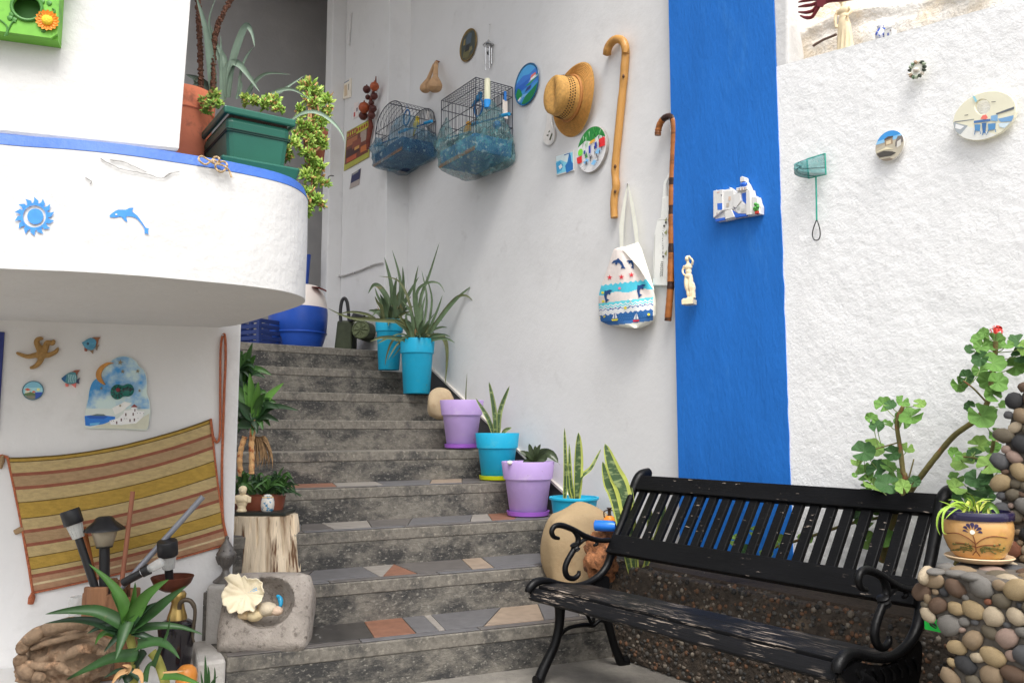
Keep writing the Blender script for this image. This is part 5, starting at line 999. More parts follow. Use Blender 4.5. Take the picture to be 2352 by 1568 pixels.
# tall pot further up
t, c, H, kk = pot_thing('potted_aloe', 'tall turquoise pot with spiky aloe, highest pot on the stairs', 'potted plant', 893, 848, 8, 66, 48, 117, TEAL, GP_, rim=.24)
yy = c.y - .02
leaves(t, ALOE, [([(1440, 740), (1430, 500), (1375, 270)], 44), ([(1460, 740), (1500, 480), (1435, 215)], 31), ([(1500, 740), (1520, 500), (1515, 340)], 31), ([(1420, 740), (1400, 600), (1340, 500), (1290, 485), (1250, 550)], 49), ([(1480, 740), (1560, 560), (1640, 420)], 36), ([(1390, 740), (1340, 680), (1275, 725)], 29), ([(1470, 740), (1450, 560), (1470, 420)], 44), ([(1440, 740), (1390, 640), (1370, 560)], 34), ([(1400, 745), (1360, 660), (1310, 590)], 16, DRY), ([(1410, 745), (1350, 700), (1320, 640)], 13, DRY)], Z1, 2.614, yy, rg, .3); extra(t, c + Vector((0, 0, H * .85)), 22, .16, .36, 3)
t, c, H, kk = pot_thing('potted_aloe', 'turquoise pot overflowing with long drooping aloe leaves above the beige stone', 'potted plant', 957, 903, 7, 82, 62, 128, TEAL, GP_, rim=.27)
yy = c.y
leaves(t, ALOE, [([(1640, 870), (1650, 600), (1720, 400), (1797, 155)], 31), ([(1620, 860), (1560, 600), (1480, 450), (1330, 415)], 23, ALOE2), ([(1640, 860), (1600, 560), (1635, 330)], 31), ([(1660, 860), (1700, 600), (1660, 370)], 23), ([(1700, 860), (1740, 600), (1690, 400)], 20), ([(1720, 860), (1850, 680), (1960, 560), (2055, 485)], 35), ([(1720, 850), (1830, 690), (1930, 580), (2000, 565), (2055, 605)], 31, ALOE2), ([(1660, 850), (1620, 560), (1700, 470), (1790, 470), (1838, 540)], 25), ([(1700, 860), (1780, 680), (1820, 560)], 22),
    ([(1590, 860), (1500, 770), (1300, 750), (1100, 730), (940, 660)], 35, ALOE2), ([(1720, 870), (1820, 880), (1855, 1000), (1840, 1250)], 42, ALOE2), ([(1570, 880), (1450, 900), (1400, 1000), (1380, 1100)], 22, ALOE2), ([(1580, 870), (1480, 930), (1400, 1060)], 21, ALOE2), ([(1610, 870), (1615, 950), (1595, 1055)], 20), ([(1580, 870), (1540, 720), (1600, 730), (1690, 820)], 21), ([(1580, 880), (1480, 860), (1350, 920)], 17), ([(1600, 870), (1580, 700), (1500, 590)], 31), ([(1660, 870), (1660, 700), (1690, 560)], 34), ([(1630, 870), (1560, 780), (1450, 740)], 20), ([(1560, 880), (1500, 960), (1430, 1050)], 16), ([(1690, 870), (1760, 780), (1790, 740), (1820, 760)], 21), ([(1640, 860), (1700, 780), (1760, 700)], 21), ([(1610, 880), (1560, 930), (1540, 1010)], 16), ([(1620, 865), (1610, 820)], 34, DRY)], Z1, 2.614, yy, rg, .28); extra(t, c + Vector((0, 0, H * .85)), 34, .14, .36, 5)
def smooth_stone(name, label, u, vbase, k, w_, h_, colr, seed, dep=.9, back=None):
    f = at_h(u, vbase, RIS * k + .004)
    if back: p_, d_ = nose(k); f = cross_line(p_ + Vector((-d_.y, d_.x, 0)) * back, d_, Vector((0, 0, 0)), Vector((ray(u, 985).x, ray(u, 985).y, 0)))
    kk = pxm(f.y); rx = w_ / 2 * kk; rz_ = h_ / 2 * kk; c = Vector((f.x, f.y, 0)); c += c.normalized() * rx * dep * .85
    gap = M_.d(c) - rx * 1.02
    if gap < 0: c += M_.n * -gap
    c.z = RIS * k + .004 + rz_ * .985
    mb = MB(); n_ = 3; mb.ico(c, (rx, rx * dep, rz_), 4, 0, .11, 1.5, seed)
    for i, q in enumerate(mb.v):                      # a little boxy, flattened where it stands
        d = q - c; e = Vector((d.x / rx, d.y / (rx * dep), d.z / rz_)); m = max(abs(e.x), abs(e.y), abs(e.z)); s_ = lerp(1, e.length / max(m, .01), .22); mb.v[i] = c + d * s_; mb.v[i].z = max(mb.v[i].z, RIS * k + .004)
    o = mb.build(name, colr, loc=c); return tag(o, label, 'stone')
BEIGE = mat('beige_sea_stone', lin(192, 170, 138, .9), rough=.75, var=.08, vs=6, bump=.002, bs=60, col2=lin(160, 130, 98), t2=(.55, .75), s2=7, col3=lin(120, 96, 72), t3=(.68, .74), s3=30)
smooth_stone('beach_stone', 'rounded beige beach stone beside the upper lilac pot', 1011, 966, 6, 62, 74, BEIGE, 3, .8, .03)
t, c, H, kk = pot_thing('potted_sprout', 'lilac pot with a single thin upright leaf next to beige stone', 'potted plant', 1060, 1030, 5, 103, 68, 111, LILAC, GP_, PURPLE, rim=.33)
leaves(t, ALOE2, [([(430, 740), (432, 640), (440, 500)], 11)], Z3, 2.614, c.y, rg, .05)
t, c, H, kk = pot_thing('potted_snake_plant', 'turquoise pot on lime saucer holding a stubby dark snake plant', 'potted plant', 1142, 1104, 4, 103, 72, 108, TEAL, GP_, LIME, rim=.34)
leaves(t, SNK, [([(650, 1000), (600, 850), (505, 695)], 38), ([(660, 1000), (645, 780), (607, 568)], 46), ([(680, 1000), (690, 800), (765, 600)], 44), ([(690, 1000), (730, 945), (782, 920)], 34), ([(655, 1000), (650, 900), (660, 800)], 30)], Z3, 2.614, c.y, rg, .12, .12, .35, SNG, snp)
t, c, H, kk = pot_thing('potted_jade', 'lilac pot with dark fleshy rosette, lower of the two lilac pots', 'potted plant', 1213, 1188, 3, 124, 84, 124, LILAC, GP_, PURPLE, rim=.34)
JADE = mat('dark_jade_leaf', lin(58, 70, 46, 1.0), rough=.3, var=.25, vs=14, col2=lin(96, 104, 60), t2=(.58, .75), s2=9)
wide = lambda t_: math.sin(min(1, .12 + t_ * .98) * math.pi) ** .6 + .02
leaves(t, JADE, [([(955, 1200), (1060, 1120), (1150, 1205)], 78), ([(950, 1200), (1000, 1110), (1085, 1085)], 44), ([(945, 1195), (900, 1130), (835, 1095)], 44), ([(948, 1180), (930, 1100), (912, 1035)], 40), ([(952, 1180), (980, 1100), (1007, 1038)], 34), ([(950, 1180), (960, 1110), (962, 1050)], 44), ([(945, 1205), (900, 1180), (858, 1210)], 46), ([(950, 1200), (1000, 1170), (1050, 1180)], 44), ([(940, 1170), (900, 1120), (880, 1110)], 36), ([(955, 1170), (1010, 1130), (1040, 1100)], 34)], Z3, 2.614, c.y, rg, .3, .18, .3, None, wide)
mb = MB(); q = at_y(*Z3(768, 1188), c.y - .12); mb.ico(q, (.016, .014, .013), 2, 0, .2, 2, 1); tag(mb.build('sea_shell', flat(232, 214, 200), loc=q), 'tiny pale shell sitting on the rim of lower lilac pot', 'shell')
t, c, H, kk = pot_thing('potted_snake_plant', 'low turquoise bowl with tall upright snake plant leaves', 'potted plant', 1319, 1206, 3, 117, 92, 60, TEAL, GP_, rim=.12)
leaves(t, SNK, [([(1185, 1500), (1195, 1250), (1185, 918)], 40), ([(1262, 1500), (1232, 1330), (1222, 1040)], 40), ([(1280, 1500), (1290, 1200), (1293, 955)], 86), ([(1285, 1500), (1310, 1310), (1390, 1230), (1467, 1082)], 42), ([(1255, 1500), (1215, 1380), (1213, 1180)], 30)], Z3, 2.614, c.y, rg, .1, .1, .3, SNE, snp)
cb = c
# big boulder and neighbours on the second step
smooth_stone('boulder', 'large smooth tan boulder behind the left arm of the bench', 1330, 1412, 1, 172, 228, mat('tan_boulder', lin(176, 152, 116, .8), rough=.8, var=.1, vs=5, bump=.003, bs=50, col2=lin(150, 122, 90), t2=(.5, .75), s2=5), 9, .62, .19)
yb = 4.05
q = at_y(1388, 1330, yb); rx = 42 * pxm(yb); mb = MB(); zb_ = PH
cz = at_y(1380, 1278, yb); mb.ico(cz, (36 * pxm(yb), .07, 55 * pxm(yb)), 4, 0, .5, 2.4, 5)
for i, v_ in enumerate(mb.v): mb.v[i] = cz + (v_ - cz) * (1 + .12 * noise.noise(v_ * 40))
tag(mb.build('coral_rock', mat('rusty_coral', lin(150, 100, 66, 1.1), rough=.95, var=.4, vs=40, bump=.012, bs=60, col2=lin(90, 60, 44), t2=(.5, .62), s2=25), loc=cz), 'rough rusty brown rock leaning behind the bench arm', 'rock')
c_ = at_y(1389, 1207, yb - .05); k = pxm(yb - .05); mb = MB(Matrix.Translation(c_) @ Matrix.Rotation(rad(-18), 4, 'Z') @ Matrix.Rotation(rad(90), 4, 'Y'))
mb.lathe([(.0, -24 * k), (9 * k, -24 * k), (12 * k, -22 * k), (12.5 * k, 0), (12 * k, 20 * k), (10 * k, 25 * k), (8.5 * k, 25 * k), (8 * k, 20 * k), (0, 19 * k)], 24); tag(mb.build('blue_bottle', mat('blue_ceramic', lin(30, 105, 195, 1.1), rough=.25, var=.2, vs=9), loc=c_), 'small blue glazed ceramic tube lying on rusty rock', 'bottle')
c_ = at_y(1400, 1199, 4.2); k = pxm(4.2); t = thing('amphora', 'tiny orange and black painted amphora behind the blue tube', 'vase', c_ - Vector((0, 0, 16 * k)))
mb = MB(Matrix.Translation(c_)); mb.lathe([(6 * k, -18 * k), (7 * k, -16 * k), (12 * k, -6 * k), (14 * k, 3 * k), (12 * k, 10 * k), (6 * k, 15 * k), (4 * k, 17 * k)], 24, [0, 0, 0, 0, 0, 1]); mb.lathe([(4 * k, 17 * k), (3.6 * k, 28 * k), (6.5 * k, 32 * k), (6 * k, 33 * k)], 20, 1); mb.build('body', [flat(220, 128, 44), flat(52, 40, 34)], t)
mb = MB(Matrix.Translation(c_)); mb.lathe([(13.4 * k, -2 * k), (14.2 * k, 0), (14.3 * k, 1 * k)], 24); mb.build('painted_band', flat(60, 42, 34), t)
for s_ in (-1, 1): mb = MB(Matrix.Translation(c_)); mb.tube(spline([(s_ * 4 * k, 0, 27 * k), (s_ * 12 * k, 0, 24 * k), (s_ * 12 * k, 0, 14 * k), (s_ * 10 * k, 0, 11 * k)], 4), 1.4 * k, 6); mb.build('handle', flat(52, 40, 34), t)
# big snake plant behind the bench
yb = 3.98; f = at_y(1432, 1330, yb); t = thing('snake_plant', 'large broad snake plant with yellow margins behind bench corner', 'snake plant', (f.x, f.y, PH)); zz = Z(1200, 900, 2.614)
leaves(t, SNK, [([(1740, 2080), (1640, 1450), (1560, 1250), (1495, 1042)], 150), ([(1700, 2080), (1580, 1500), (1520, 1350), (1478, 1180)], 105), ([(1740, 2080), (1720, 1600), (1702, 1372)], 30), ([(1800, 2080), (1840, 1700), (1830, 1480)], 60), ([(1760, 2080), (1900, 1750), (1960, 1500)], 60)], zz, 2.614, yb, rg, .05, .1, .22, SNE, lambda q: (.3 + .9 * math.sin(min(1, q * 1.25) * math.pi * .62)) * (1 - q ** 3) ** .8 * .85 + .01)
# ================================================================== BENCH
IRON = mat('black_cast_iron', (.004, .004, .0045), rough=.4, var=.2, vs=30, spec=.25, bump=.0015, bs=60)
BWOOD = mat('black_painted_wood', (.004, .004, .0045), rough=.45, var=.3, vs=20, stretch=(.15, 1, 1), bump=.0018, bs=90, spec=.18, col2=(.30, .25, .21), t2=(.665, .685), s2=120, m2=(4, .42, .6))
BWORN = mat('worn_black_wood', (.007, .007, .008), rough=.5, var=.3, vs=20, stretch=(.06, 1, 1), bump=.0022, bs=90, spec=.2, col2=(.34, .28, .23), t2=(.57, .60), s2=170, m2=(6, .44, .62))
b0 = at_h(1214, 1352, .40); b1 = at_h(1922, 1532, .40); BA = math.atan2(b1.y - b0.y, b1.x - b0.x); BL = math.hypot(b1.x - b0.x, b1.y - b0.y)
BW = Wall(b0, BA); EP = Wall(b0, BA + rad(90))           # the left end frame lies in this plane (x runs back from the front edge)
bench = thing('park_bench', 'black slatted park bench with scrolled cast iron ends', 'bench', (b0.x, b0.y, 0), BA)
def ep(u, v): q = EP.at(u, v); return (EP.x(q), q.z)
def BPt(x, d, z): return BW.p + BW.e * x - BW.n * d + Vector((0, 0, z))
PTH = {'stile': ([(1490, 1085), (1474, 1090), (1462, 1105), (1447, 1145), (1432, 1190), (1418, 1225), (1408, 1250), (1398, 1290), (1380, 1318), (1350, 1338), (1318, 1345), (1285, 1341), (1255, 1333), (1232, 1336), (1217, 1349), (1213, 1360)], [15, 16, 15, 13, 12, 12, 12, 12, 11, 10, 9, 9, 10, 12, 12, 9]),
       'arm': ([(1284, 1236), (1272, 1232), (1267, 1220), (1274, 1208), (1290, 1206), (1315, 1215), (1345, 1231), (1375, 1240), (1400, 1240)], [5, 7, 8, 8, 9, 9, 9, 8, 8]),
       'scroll': ([(1313, 1214), (1324, 1226), (1328, 1242), (1318, 1262), (1305, 1284), (1298, 1304), (1302, 1322), (1316, 1328), (1328, 1320), (1330, 1310)], [7, 8, 9, 9, 9, 9, 9, 8, 7, 5]),
       'branch': ([(1328, 1250), (1340, 1240), (1356, 1235), (1368, 1238), (1371, 1248), (1364, 1252)], [6, 6, 6, 6, 6, 4]),
       'front_leg': ([(1258, 1368), (1283, 1385), (1286, 1410), (1283, 1445), (1274, 1480), (1258, 1515), (1242, 1550), (1230, 1590)], [14, 17, 15, 14, 14, 15, 16, 17]),
       'rear_leg': ([(1385, 1395), (1394, 1420), (1402, 1450), (1412, 1485), (1426, 1520), (1440, 1556)], [13, 14, 13, 13, 15, 17]),
       'stretcher': ([(1284, 1462), (1298, 1446), (1316, 1438), (1345, 1434), (1362, 1436), (1378, 1424), (1394, 1428)], [6, 6, 6, 7, 6, 6, 6]),
       'spur': ([(1342, 1396), (1350, 1414), (1360, 1430), (1366, 1410), (1370, 1398)], [5, 5, 6, 5, 5])}
for side in (0, 1):
    off = BW.e * (BL * side)
    for nm, (pp, rr_) in PTH.items():
        S_ = spline([ep(*p) + (r_,) for p, r_ in zip(pp, rr_)], 5); kk = pxm(3.6) * .82
        P_ = [BW.p + EP.e * a + Vector((0, 0, max(z, .012 if 'leg' in nm else -1))) + off for a, z, r_ in S_]
        mb = MB(); mb.tube(P_, [r_ * kk * (1.0 if nm in ('stile',) else .95) for a, z, r_ in S_], 12, 0, 1.0, True, BW.e)
        o = mb.build({'stile': 'end_rail', 'arm': 'armrest', 'scroll': 'arm_scroll', 'branch': 'arm_scroll', 'front_leg': 'leg', 'rear_leg': 'leg', 'stretcher': 'leg_brace', 'spur': 'leg_brace'}[nm], IRON, bench)
    # collar on the arm scroll and the ornamental side web under the seat
    a, z = ep(1321, 1256); mb = MB(Matrix.Translation(BW.p + EP.e * a + Vector((0, 0, z)) + off) @ Matrix.Rotation(rad(28), 4, BW.e)); mb.lathe([(.014, -.018), (.02, -.014), (.016, -.006), (.021, 0), (.016, .006), (.02, .014), (.014, .018)], 14); mb.build('arm_collar', IRON, bench)
    web = [ep(*p) for p in spline([(1216, 1362), (1250, 1346), (1285, 1352), (1320, 1356), (1355, 1346), (1385, 1322), (1398, 1330), (1392, 1375), (1372, 1402), (1335, 1398), (1300, 1384), (1262, 1380), (1228, 1376)], 3)]
    mb = MB(); n = len(web); V = [BW.p + EP.e * a + Vector((0, 0, z)) + off + BW.e * s_ for s_ in (-.006, .006) for a, z in web]
    mb.add(V, [tuple(range(n)), tuple(range(2 * n - 1, n - 1, -1))] + [(i, i + n, (i + 1) % n + n, (i + 1) % n) for i in range(n)], 0, False); mb.build('end_web', IRON, bench)
    for i in range(8):
        u0 = 1250 + i * 18; va = 1356 + (3 if i < 4 else -3 * (i - 4)); a0, z0 = ep(u0, va); a1, z1 = ep(u0 + 10, va + 22); mb = MB(); o_ = off + BW.e * (.008 if True else 0)
        for s_ in (-1, 1): mb.tube([BW.p + EP.e * a0 + Vector((0, 0, z0)) + off + BW.e * .007 * s_, BW.p + EP.e * ((a0 + a1) / 2 + .008) + Vector((0, 0, (z0 + z1) / 2)) + off + BW.e * .011 * s_, BW.p + EP.e * a1 + Vector((0, 0, z1)) + off + BW.e * .007 * s_], .006, 6)
        mb.build('leaf_relief', IRON, bench)
def plank(name, d0, z0, d1, z1, th, m, x0=.005, x1=None):
    x1 = BL - .005 if x1 is None else x1; dv = Vector((d1 - d0, z1 - z0)); nv = Vector((-dv.y, dv.x)).normalized() * th; mb = MB()
    mb.hexa([BPt(x0, d0, z0), BPt(x1, d0, z0), BPt(x1, d1, z1), BPt(x0, d1, z1)] + [BPt(x0, d0 + nv.x, z0 + nv.y), BPt(x1, d0 + nv.x, z0 + nv.y), BPt(x1, d1 + nv.x, z1 + nv.y), BPt(x0, d1 + nv.x, z1 + nv.y)])
    return mb.build(name, m, bench, bev=.004)
sx = lambda p: ep(*p)
plank('seat_slat', .005, .352, .042, .392, .018, BWORN); plank('seat_slat', .05, .390, .15, .392, .02, BWORN); plank('seat_slat', .16, .388, .245, .378, .02, BWORN); plank('seat_slat', .255, .374, .335, .366, .02, BWORN)
top = ep(1480, 1098); low = ep(1406, 1262); 
bx = lambda t_: (lerp(low[0], top[0], t_) - .012, lerp(low[1], top[1], t_))
print('bench', BL, top, low, b0[:], M_.d(Vector(b0)))
A_, B_ = bx(-.06), bx(.18); plank('back_rail', A_[0], A_[1], B_[0], B_[1], .03, BWOOD)
A_, B_ = bx(.80), bx(1.0); plank('back_rail', A_[0], A_[1], B_[0], B_[1], .032, BWOOD)
A_, B_ = bx(.17), bx(.81); NS = 20
for i in range(NS):
    cx = .02 + (BL - .04) * (i + .5) / NS; hw = .0205
    plank('back_slat', A_[0] + .003, A_[1], B_[0] + .003, B_[1], .02, BWOOD, cx - hw, cx + hw)
# ================================================================== PEBBLE PEDESTAL
pcl = at_y(2117, 1306, 2.30); PX0 = M_.x(pcl); PO = M_.d(pcl); PZ = pcl.z
ped = thing('pebble_pedestal', 'stepped pedestal clad in rounded river pebbles at right edge', 'pedestal', M_.pt(PX0 + .3, PO - .3, 0), PSI)
PW = Wall(M_.pt(0, PO, 0), PSI)
ar = lambda u, v: (PW.x(PW.at(u, v)), PW.at(u, v).z)
prof = [ar(2117, 1308), ar(2113, 1360), ar(2122, 1408), ar(2145, 1436), ar(2185, 1444), ar(2192, 1480), ar(2178, 1530), ar(2176, 1600), ar(2176, 1800)]
prof = [(x, max(z, 0)) for x, z in prof]; XR = PX0 + .86
mb = MB(M_.frame(M_.pt(0, 0, 0))); MORT = mat('pebble_mortar', (.12, .105, .088), rough=.95, var=.25, vs=30, bump=.008, bs=50)
mb.prism([(XR, PZ)] + [(XR, 0)] + [(x, z) for x, z in prof[::-1]], -PO + .012, -.07); mb.build('core', MORT, ped, bev=.02)
# back column with a sloping shoulder
BO = PO - .34; BWl = Wall(M_.pt(0, BO, 0), PSI); br = lambda u, v: (BWl.x(BWl.at(u, v)), BWl.at(u, v).z)
bp = [br(2290, 1310), br(2288, 1180), br(2290, 1090), br(2300, 1000), br(2320, 930), br(2345, 890), br(2375, 868), br(2420, 850), br(2470, 862), br(2500, 900), br(2505, 1310)]
mb = MB(M_.frame(M_.pt(0, 0, 0))); mb.prism([(x, max(z, PZ - .05)) for x, z in bp], -BO + .012, -.07); mb.build('back_column', MORT, ped, bev=.02)
PEBM = [mat('pebble_%s' % n_, lin(*c, .72), rough=.55, var=.22, vs=22, bump=.0015, bs=80, col2=tuple(min(.9, q * 1.1) for q in lin(*c)), t2=(.6, .72), s2=18) for n_, c in (('slate', (98, 98, 100)), ('dark', (58, 58, 60)), ('grey', (134, 130, 124)), ('tan', (160, 138, 110)), ('sand', (186, 162, 122)), ('rust', (146, 92, 66)), ('pink', (176, 150, 136)), ('olive', (116, 106, 88)), ('cream', (206, 188, 160)), ('brown', (112, 88, 70)))]
def pmesh(s_):
    mb = MB(); mb.ico((0, 0, 0), 1, 2, 0, .16, 1.4, s_); me = bpy.data.meshes.new('pebble'); me.from_pydata([tuple(p) for p in mb.v], [], mb.f); me.polygons.foreach_set('use_smooth', [True] * len(mb.f)); me.materials.append(PEBM[0]); me.update(); return me
PM = [pmesh(s_) for s_ in range(8)]; rg = random.Random(31); placed = []
def pebble(P_, N_, T_, r_):
    o = bpy.data.objects.new('pebble', rg.choice(PM)); COL.objects.link(o); o.parent = ped; o.location = TM[ped].inverted() @ P_
    B_ = N_.cross(T_); a = rg.uniform(-.7, .7); T2 = (T_ * math.cos(a) + B_ * math.sin(a)).normalized(); B2 = N_.cross(T2); R3 = Matrix((T2, B2, N_)).transposed(); o.rotation_mode = 'QUATERNION'; o.rotation_quaternion = (TM[ped].to_3x3().inverted() @ R3).to_quaternion()
    o.scale = (r_ * rg.uniform(1.0, 1.3), r_ * rg.uniform(.8, 1.0), r_ * rg.uniform(.40, .56)); o.material_slots[0].link = 'OBJECT'; o.material_slots[0].material = rg.choices(PEBM, (5, 2, 5, 5, 3, 1.5, 3, 4, 2, 3))[0]
LOOSE = MB()
def pebble_far(P_, N_, T_, r_):                   # the ones past the edge of the photograph, as one mass
    B_ = N_.cross(T_); R3 = Matrix((T_, B_, N_)).transposed(); LOOSE.ico(P_, (r_ * rg.uniform(1.0, 1.3), r_ * rg.uniform(.8, 1.0), r_ * rg.uniform(.4, .56)), 2, rg.randrange(len(PEBM)), .12, 1.4, rg.randrange(50), R3)
def inside(p, poly):
    r_ = False
    for i in range(len(poly)):
        a, b = poly[i - 1], poly[i]
        if (a[1] > p[1]) != (b[1] > p[1]) and p[0] < (b[0] - a[0]) * (p[1] - a[1]) / (b[1] - a[1]) + a[0]: r_ = not r_
    return r_
def pack(fn, w0, w1, h0, h1, N_, T_, n, test=None, put=None, rmin=.010, rmax=.029, tries=16000):
    got = []; cnt = 0
    for rad_ in (rmax, lerp(rmax, rmin, .35), lerp(rmax, rmin, .7), rmin):
        for _ in range(tries // 4):
            if cnt >= n: break
            p = (rg.uniform(w0, w1), rg.uniform(h0, h1)); r_ = rad_ * rg.uniform(.85, 1.12)
            if test and not test(p): continue
            if any((p[0] - q[0]) ** 2 + (p[1] - q[1]) ** 2 < (.86 * (r_ + q[2])) ** 2 for q in got): continue
            got.append((p[0], p[1], r_)); cnt += 1; (put or pebble)(fn(*p) - N_ * r_ * .06, N_, T_, r_)
face = [(PX0 + .62, PZ), (PX0 + .62, 0.12)] + [(x, z) for x, z in prof[::-1]]
pack(lambda x, z: M_.pt(x, PO - .006, z), PX0 - .02, PX0 + .6, .12, PZ - .01, M_.n, M_.e, 225, lambda p: inside(p, face))
pack(lambda x, d: M_.pt(x, d, PZ - .004), PX0 + .01, PX0 + .6, BO + .01, PO - .01, Vector((0, 0, 1)), M_.e, 40)
pack(lambda d, z: M_.pt(PX0 + .004, d, z), PO - .3, PO - .01, prof[2][1], PZ - .01, -M_.e, M_.n, 18)
bf = [(x, z) for x, z in bp]
pack(lambda x, z: M_.pt(x, BO - .004, z), bp[1][0] - .02, bp[1][0] + .26, PZ + .01, bp[6][1], M_.n, M_.e, 90, lambda p: inside(p, bf))
pack(lambda x, z: M_.pt(x, PO - .006, z), PX0 + .62, XR - .01, .02, PZ - .01, M_.n, M_.e, 160, None, pebble_far)
pack(lambda x, d: M_.pt(x, d, PZ - .004), PX0 + .62, XR - .01, .1, PO - .01, Vector((0, 0, 1)), M_.e, 120, None, pebble_far)
pack(lambda x, z: M_.pt(x, BO - .004, z), bp[1][0] + .28, bp[-1][0], PZ + .01, bp[7][1], M_.n, M_.e, 160, lambda p: inside(p, bf), pebble_far)
LOOSE.build('pebble_cladding', PEBM, ped, kind='stuff', norm=False)
# green card in the niche
q = [PW.at(u, v, -.16) for u, v in ((2122, 1412), (2187, 1424), (2187, 1457), (2124, 1444))]
mb = MB(); mb.hexa(q[::-1] + [p - M_.n * .004 for p in q[::-1]]); t = thing('green_card', 'bright green card with black feather mark tucked under the pebble shelf', 'card', sum(q, Vector()) / 4, PSI); mb.build('sheet', mat('bright_green_card', lin(20, 178, 62, 1.3), rough=.5), t)
mb = MB(); 
F = lambda u, v: PW.at(u, v, -.1585)
for pts in ([(2128, 1418), (2138, 1420), (2150, 1434), (2152, 1440), (2142, 1434)], [(2132, 1424), (2140, 1434), (2152, 1443), (2148, 1443), (2136, 1436)]): mb.add([F(*p) for p in pts], [tuple(range(len(pts)))], 0, False)
mb.build('feather_mark', BLACKP, t, norm=False)
mb = MB(); cc = [F(u, v) for u, v in ell(2172, 1449, 4.5, 4.5, 14)]; mb.tube(cc + [cc[0]], .0012, 5); mb.build('round_mark', flat(90, 90, 60), t)
# glazed pot with spider plant
ps = at_h(2250, 1297, PZ + .008); kk = pxm(ps.y); R_ = 73 * kk; c = Vector((ps.x, ps.y, 0)); c += c.normalized() * R_ * .7; c.z = PZ + .01
g_ = M_.d(c) - BO - R_ * .9
if g_ < 0: c += M_.n * -g_
t = thing('glazed_pot', 'round amber glazed pot with navy rim and trailing spider plant', 'potted plant', c); F_ = Matrix.Translation(c); k = pxm(c.y)
mb = MB(F_); mb.lathe([(52 * k, 0), (64 * k, 4 * k), (71 * k, 11 * k), (69 * k, 13 * k), (62 * k, 8 * k), (0, 7 * k)], 40); mb.build('saucer', mat('clay_saucer', lin(206, 180, 146, 1.1), rough=.5, var=.1), t)
AMB = mat('amber_glaze', lin(205, 158, 98, 1.05), rough=.2, var=.1, vs=7, coat=.6, col2=lin(150, 92, 42), t2=(.5, .75), s2=6, col3=lin(214, 182, 90), t3=(.55, .7), s3=5)
NAVY = mat('navy_glaze', lin(36, 32, 66, 1.0), rough=.15, coat=.6)
pp = [(44, 8), (52, 14), (62, 30), (69, 50), (72.5, 70), (72, 84), (70, 93)]; mb = MB(F_); mb.lathe([(a * k, b * k) for a, b in pp], 44, 0); mb.lathe([(70 * k, 93 * k), (73.5 * k, 94 * k), (75 * k, 100 * k), (75 * k, 108 * k), (73 * k, 112 * k), (67 * k, 112 * k), (66 * k, 96 * k), (0, 95 * k)], 44, 1); mb.build('pot', [AMB, NAVY], t)
mb = MB(F_); mb.grid(lambda i, j: (66 * k * j * math.cos(i * 6.283), 66 * k * j * math.sin(i * 6.283), 102 * k + .006 * noise.noise(Vector((i * 8, j * 5, 0)))), 20, 5); mb.build('soil', SOIL, t)
def onpot(x, y, ex=.0012):                       # a point on the pot's skin: x,y in pixels from its middle, y up from the base
    for (a, b), (a2, b2) in zip(pp, pp[1:]):
        if b <= y <= b2: rr_ = lerp(a, a2, (y - b) / (b2 - b)); break
    else: rr_ = 70
    an = math.asin(max(-.98, min(.98, x / rr_))); dv = (-Vector((c.x, c.y, 0))).normalized(); sv = Vector((-dv.y, dv.x, 0)); q = c + (dv * math.cos(an) + sv * math.sin(an)) * (rr_ * k + ex); q.z = c.z + y * k; return q
GREEN = flat(108, 104, 52, 1.0); BRN = flat(120, 66, 40, 1.0); VIO = flat(52, 40, 76, 1.0)
mb = MB()
for i in range(7):
    a = rad(-10 + i * 33); cx_, cy_ = 15 * math.cos(a), 3 + 14 * math.sin(a); pts = [(-10 + cx_ * .45, 70 + cy_ * .45)] + [(-10 + cx_ + b * 4.6, 70 + cy_ + d * 4.2) for b, d in ((-.9, .2), (-.5, .9), (.2, 1), (.8, .6), (.9, -.3))]; mb.add([onpot(*p) for p in pts], [tuple(range(6))], 0, False)
mb.build('iris_motif', VIO, t, norm=False)
mb = MB(); mb.add([onpot(*p, .0014) for p in ell(-10, 71, 5, 5, 10)], [tuple(range(10))], 0, False); mb.build('iris_heart', flat(226, 214, 200), t, norm=False)
mb = MB()
for pth in ([(-9, 64), (-6, 50), (-5, 30)], [(-6, 46), (-20, 58), (-40, 66), (-60, 62)], [(-6, 44), (10, 58), (30, 64), (55, 60)], [(-5, 38), (-22, 44), (-44, 44)], [(-4, 38), (14, 44), (40, 44)], [(-5, 30), (-12, 20)], [(-5, 30), (2, 18)]): mb.tube([onpot(*p) for p in spline(pth, 5)], .0011, 5)
mb.build('stem_motif', BRN, t)
mb = MB(); rg2 = random.Random(5)
for s_ in (-1, 1):
    for i in range(9):
        x0, y0 = -4 + s_ * rg2.uniform(6, 12), 28 + rg2.uniform(0, 8); x1, y1 = -4 + s_ * (10 + i * 5.0), 22 + rg2.uniform(0, 24); mb.tube([onpot(*p) for p in spline([(x0, y0), ((x0 + x1) / 2, (y0 + y1) / 2 + 4), (x1, y1)], 3)], .001, 5); mb.ico(onpot(x1, y1), .0028, 1)
for x, y in ((30, 44), (40, 46), (48, 38), (-48, 40)): mb.ico(onpot(x, y), .0036, 1)
mb.build('fern_motif', GREEN, t, kind='stuff')
SP_ = [mat('spider_leaf', lin(150, 182, 66, 1.0), rough=.5, var=.2, vs=20), mat('yellow_leaf', lin(200, 206, 96, 1.0), rough=.5, var=.15, vs=20), mat('green_spider_leaf', lin(92, 126, 48, 1.0), rough=.5, var=.2, vs=20)]
ZT = Z(2640, 1400, 2.614); rg = random.Random(9)
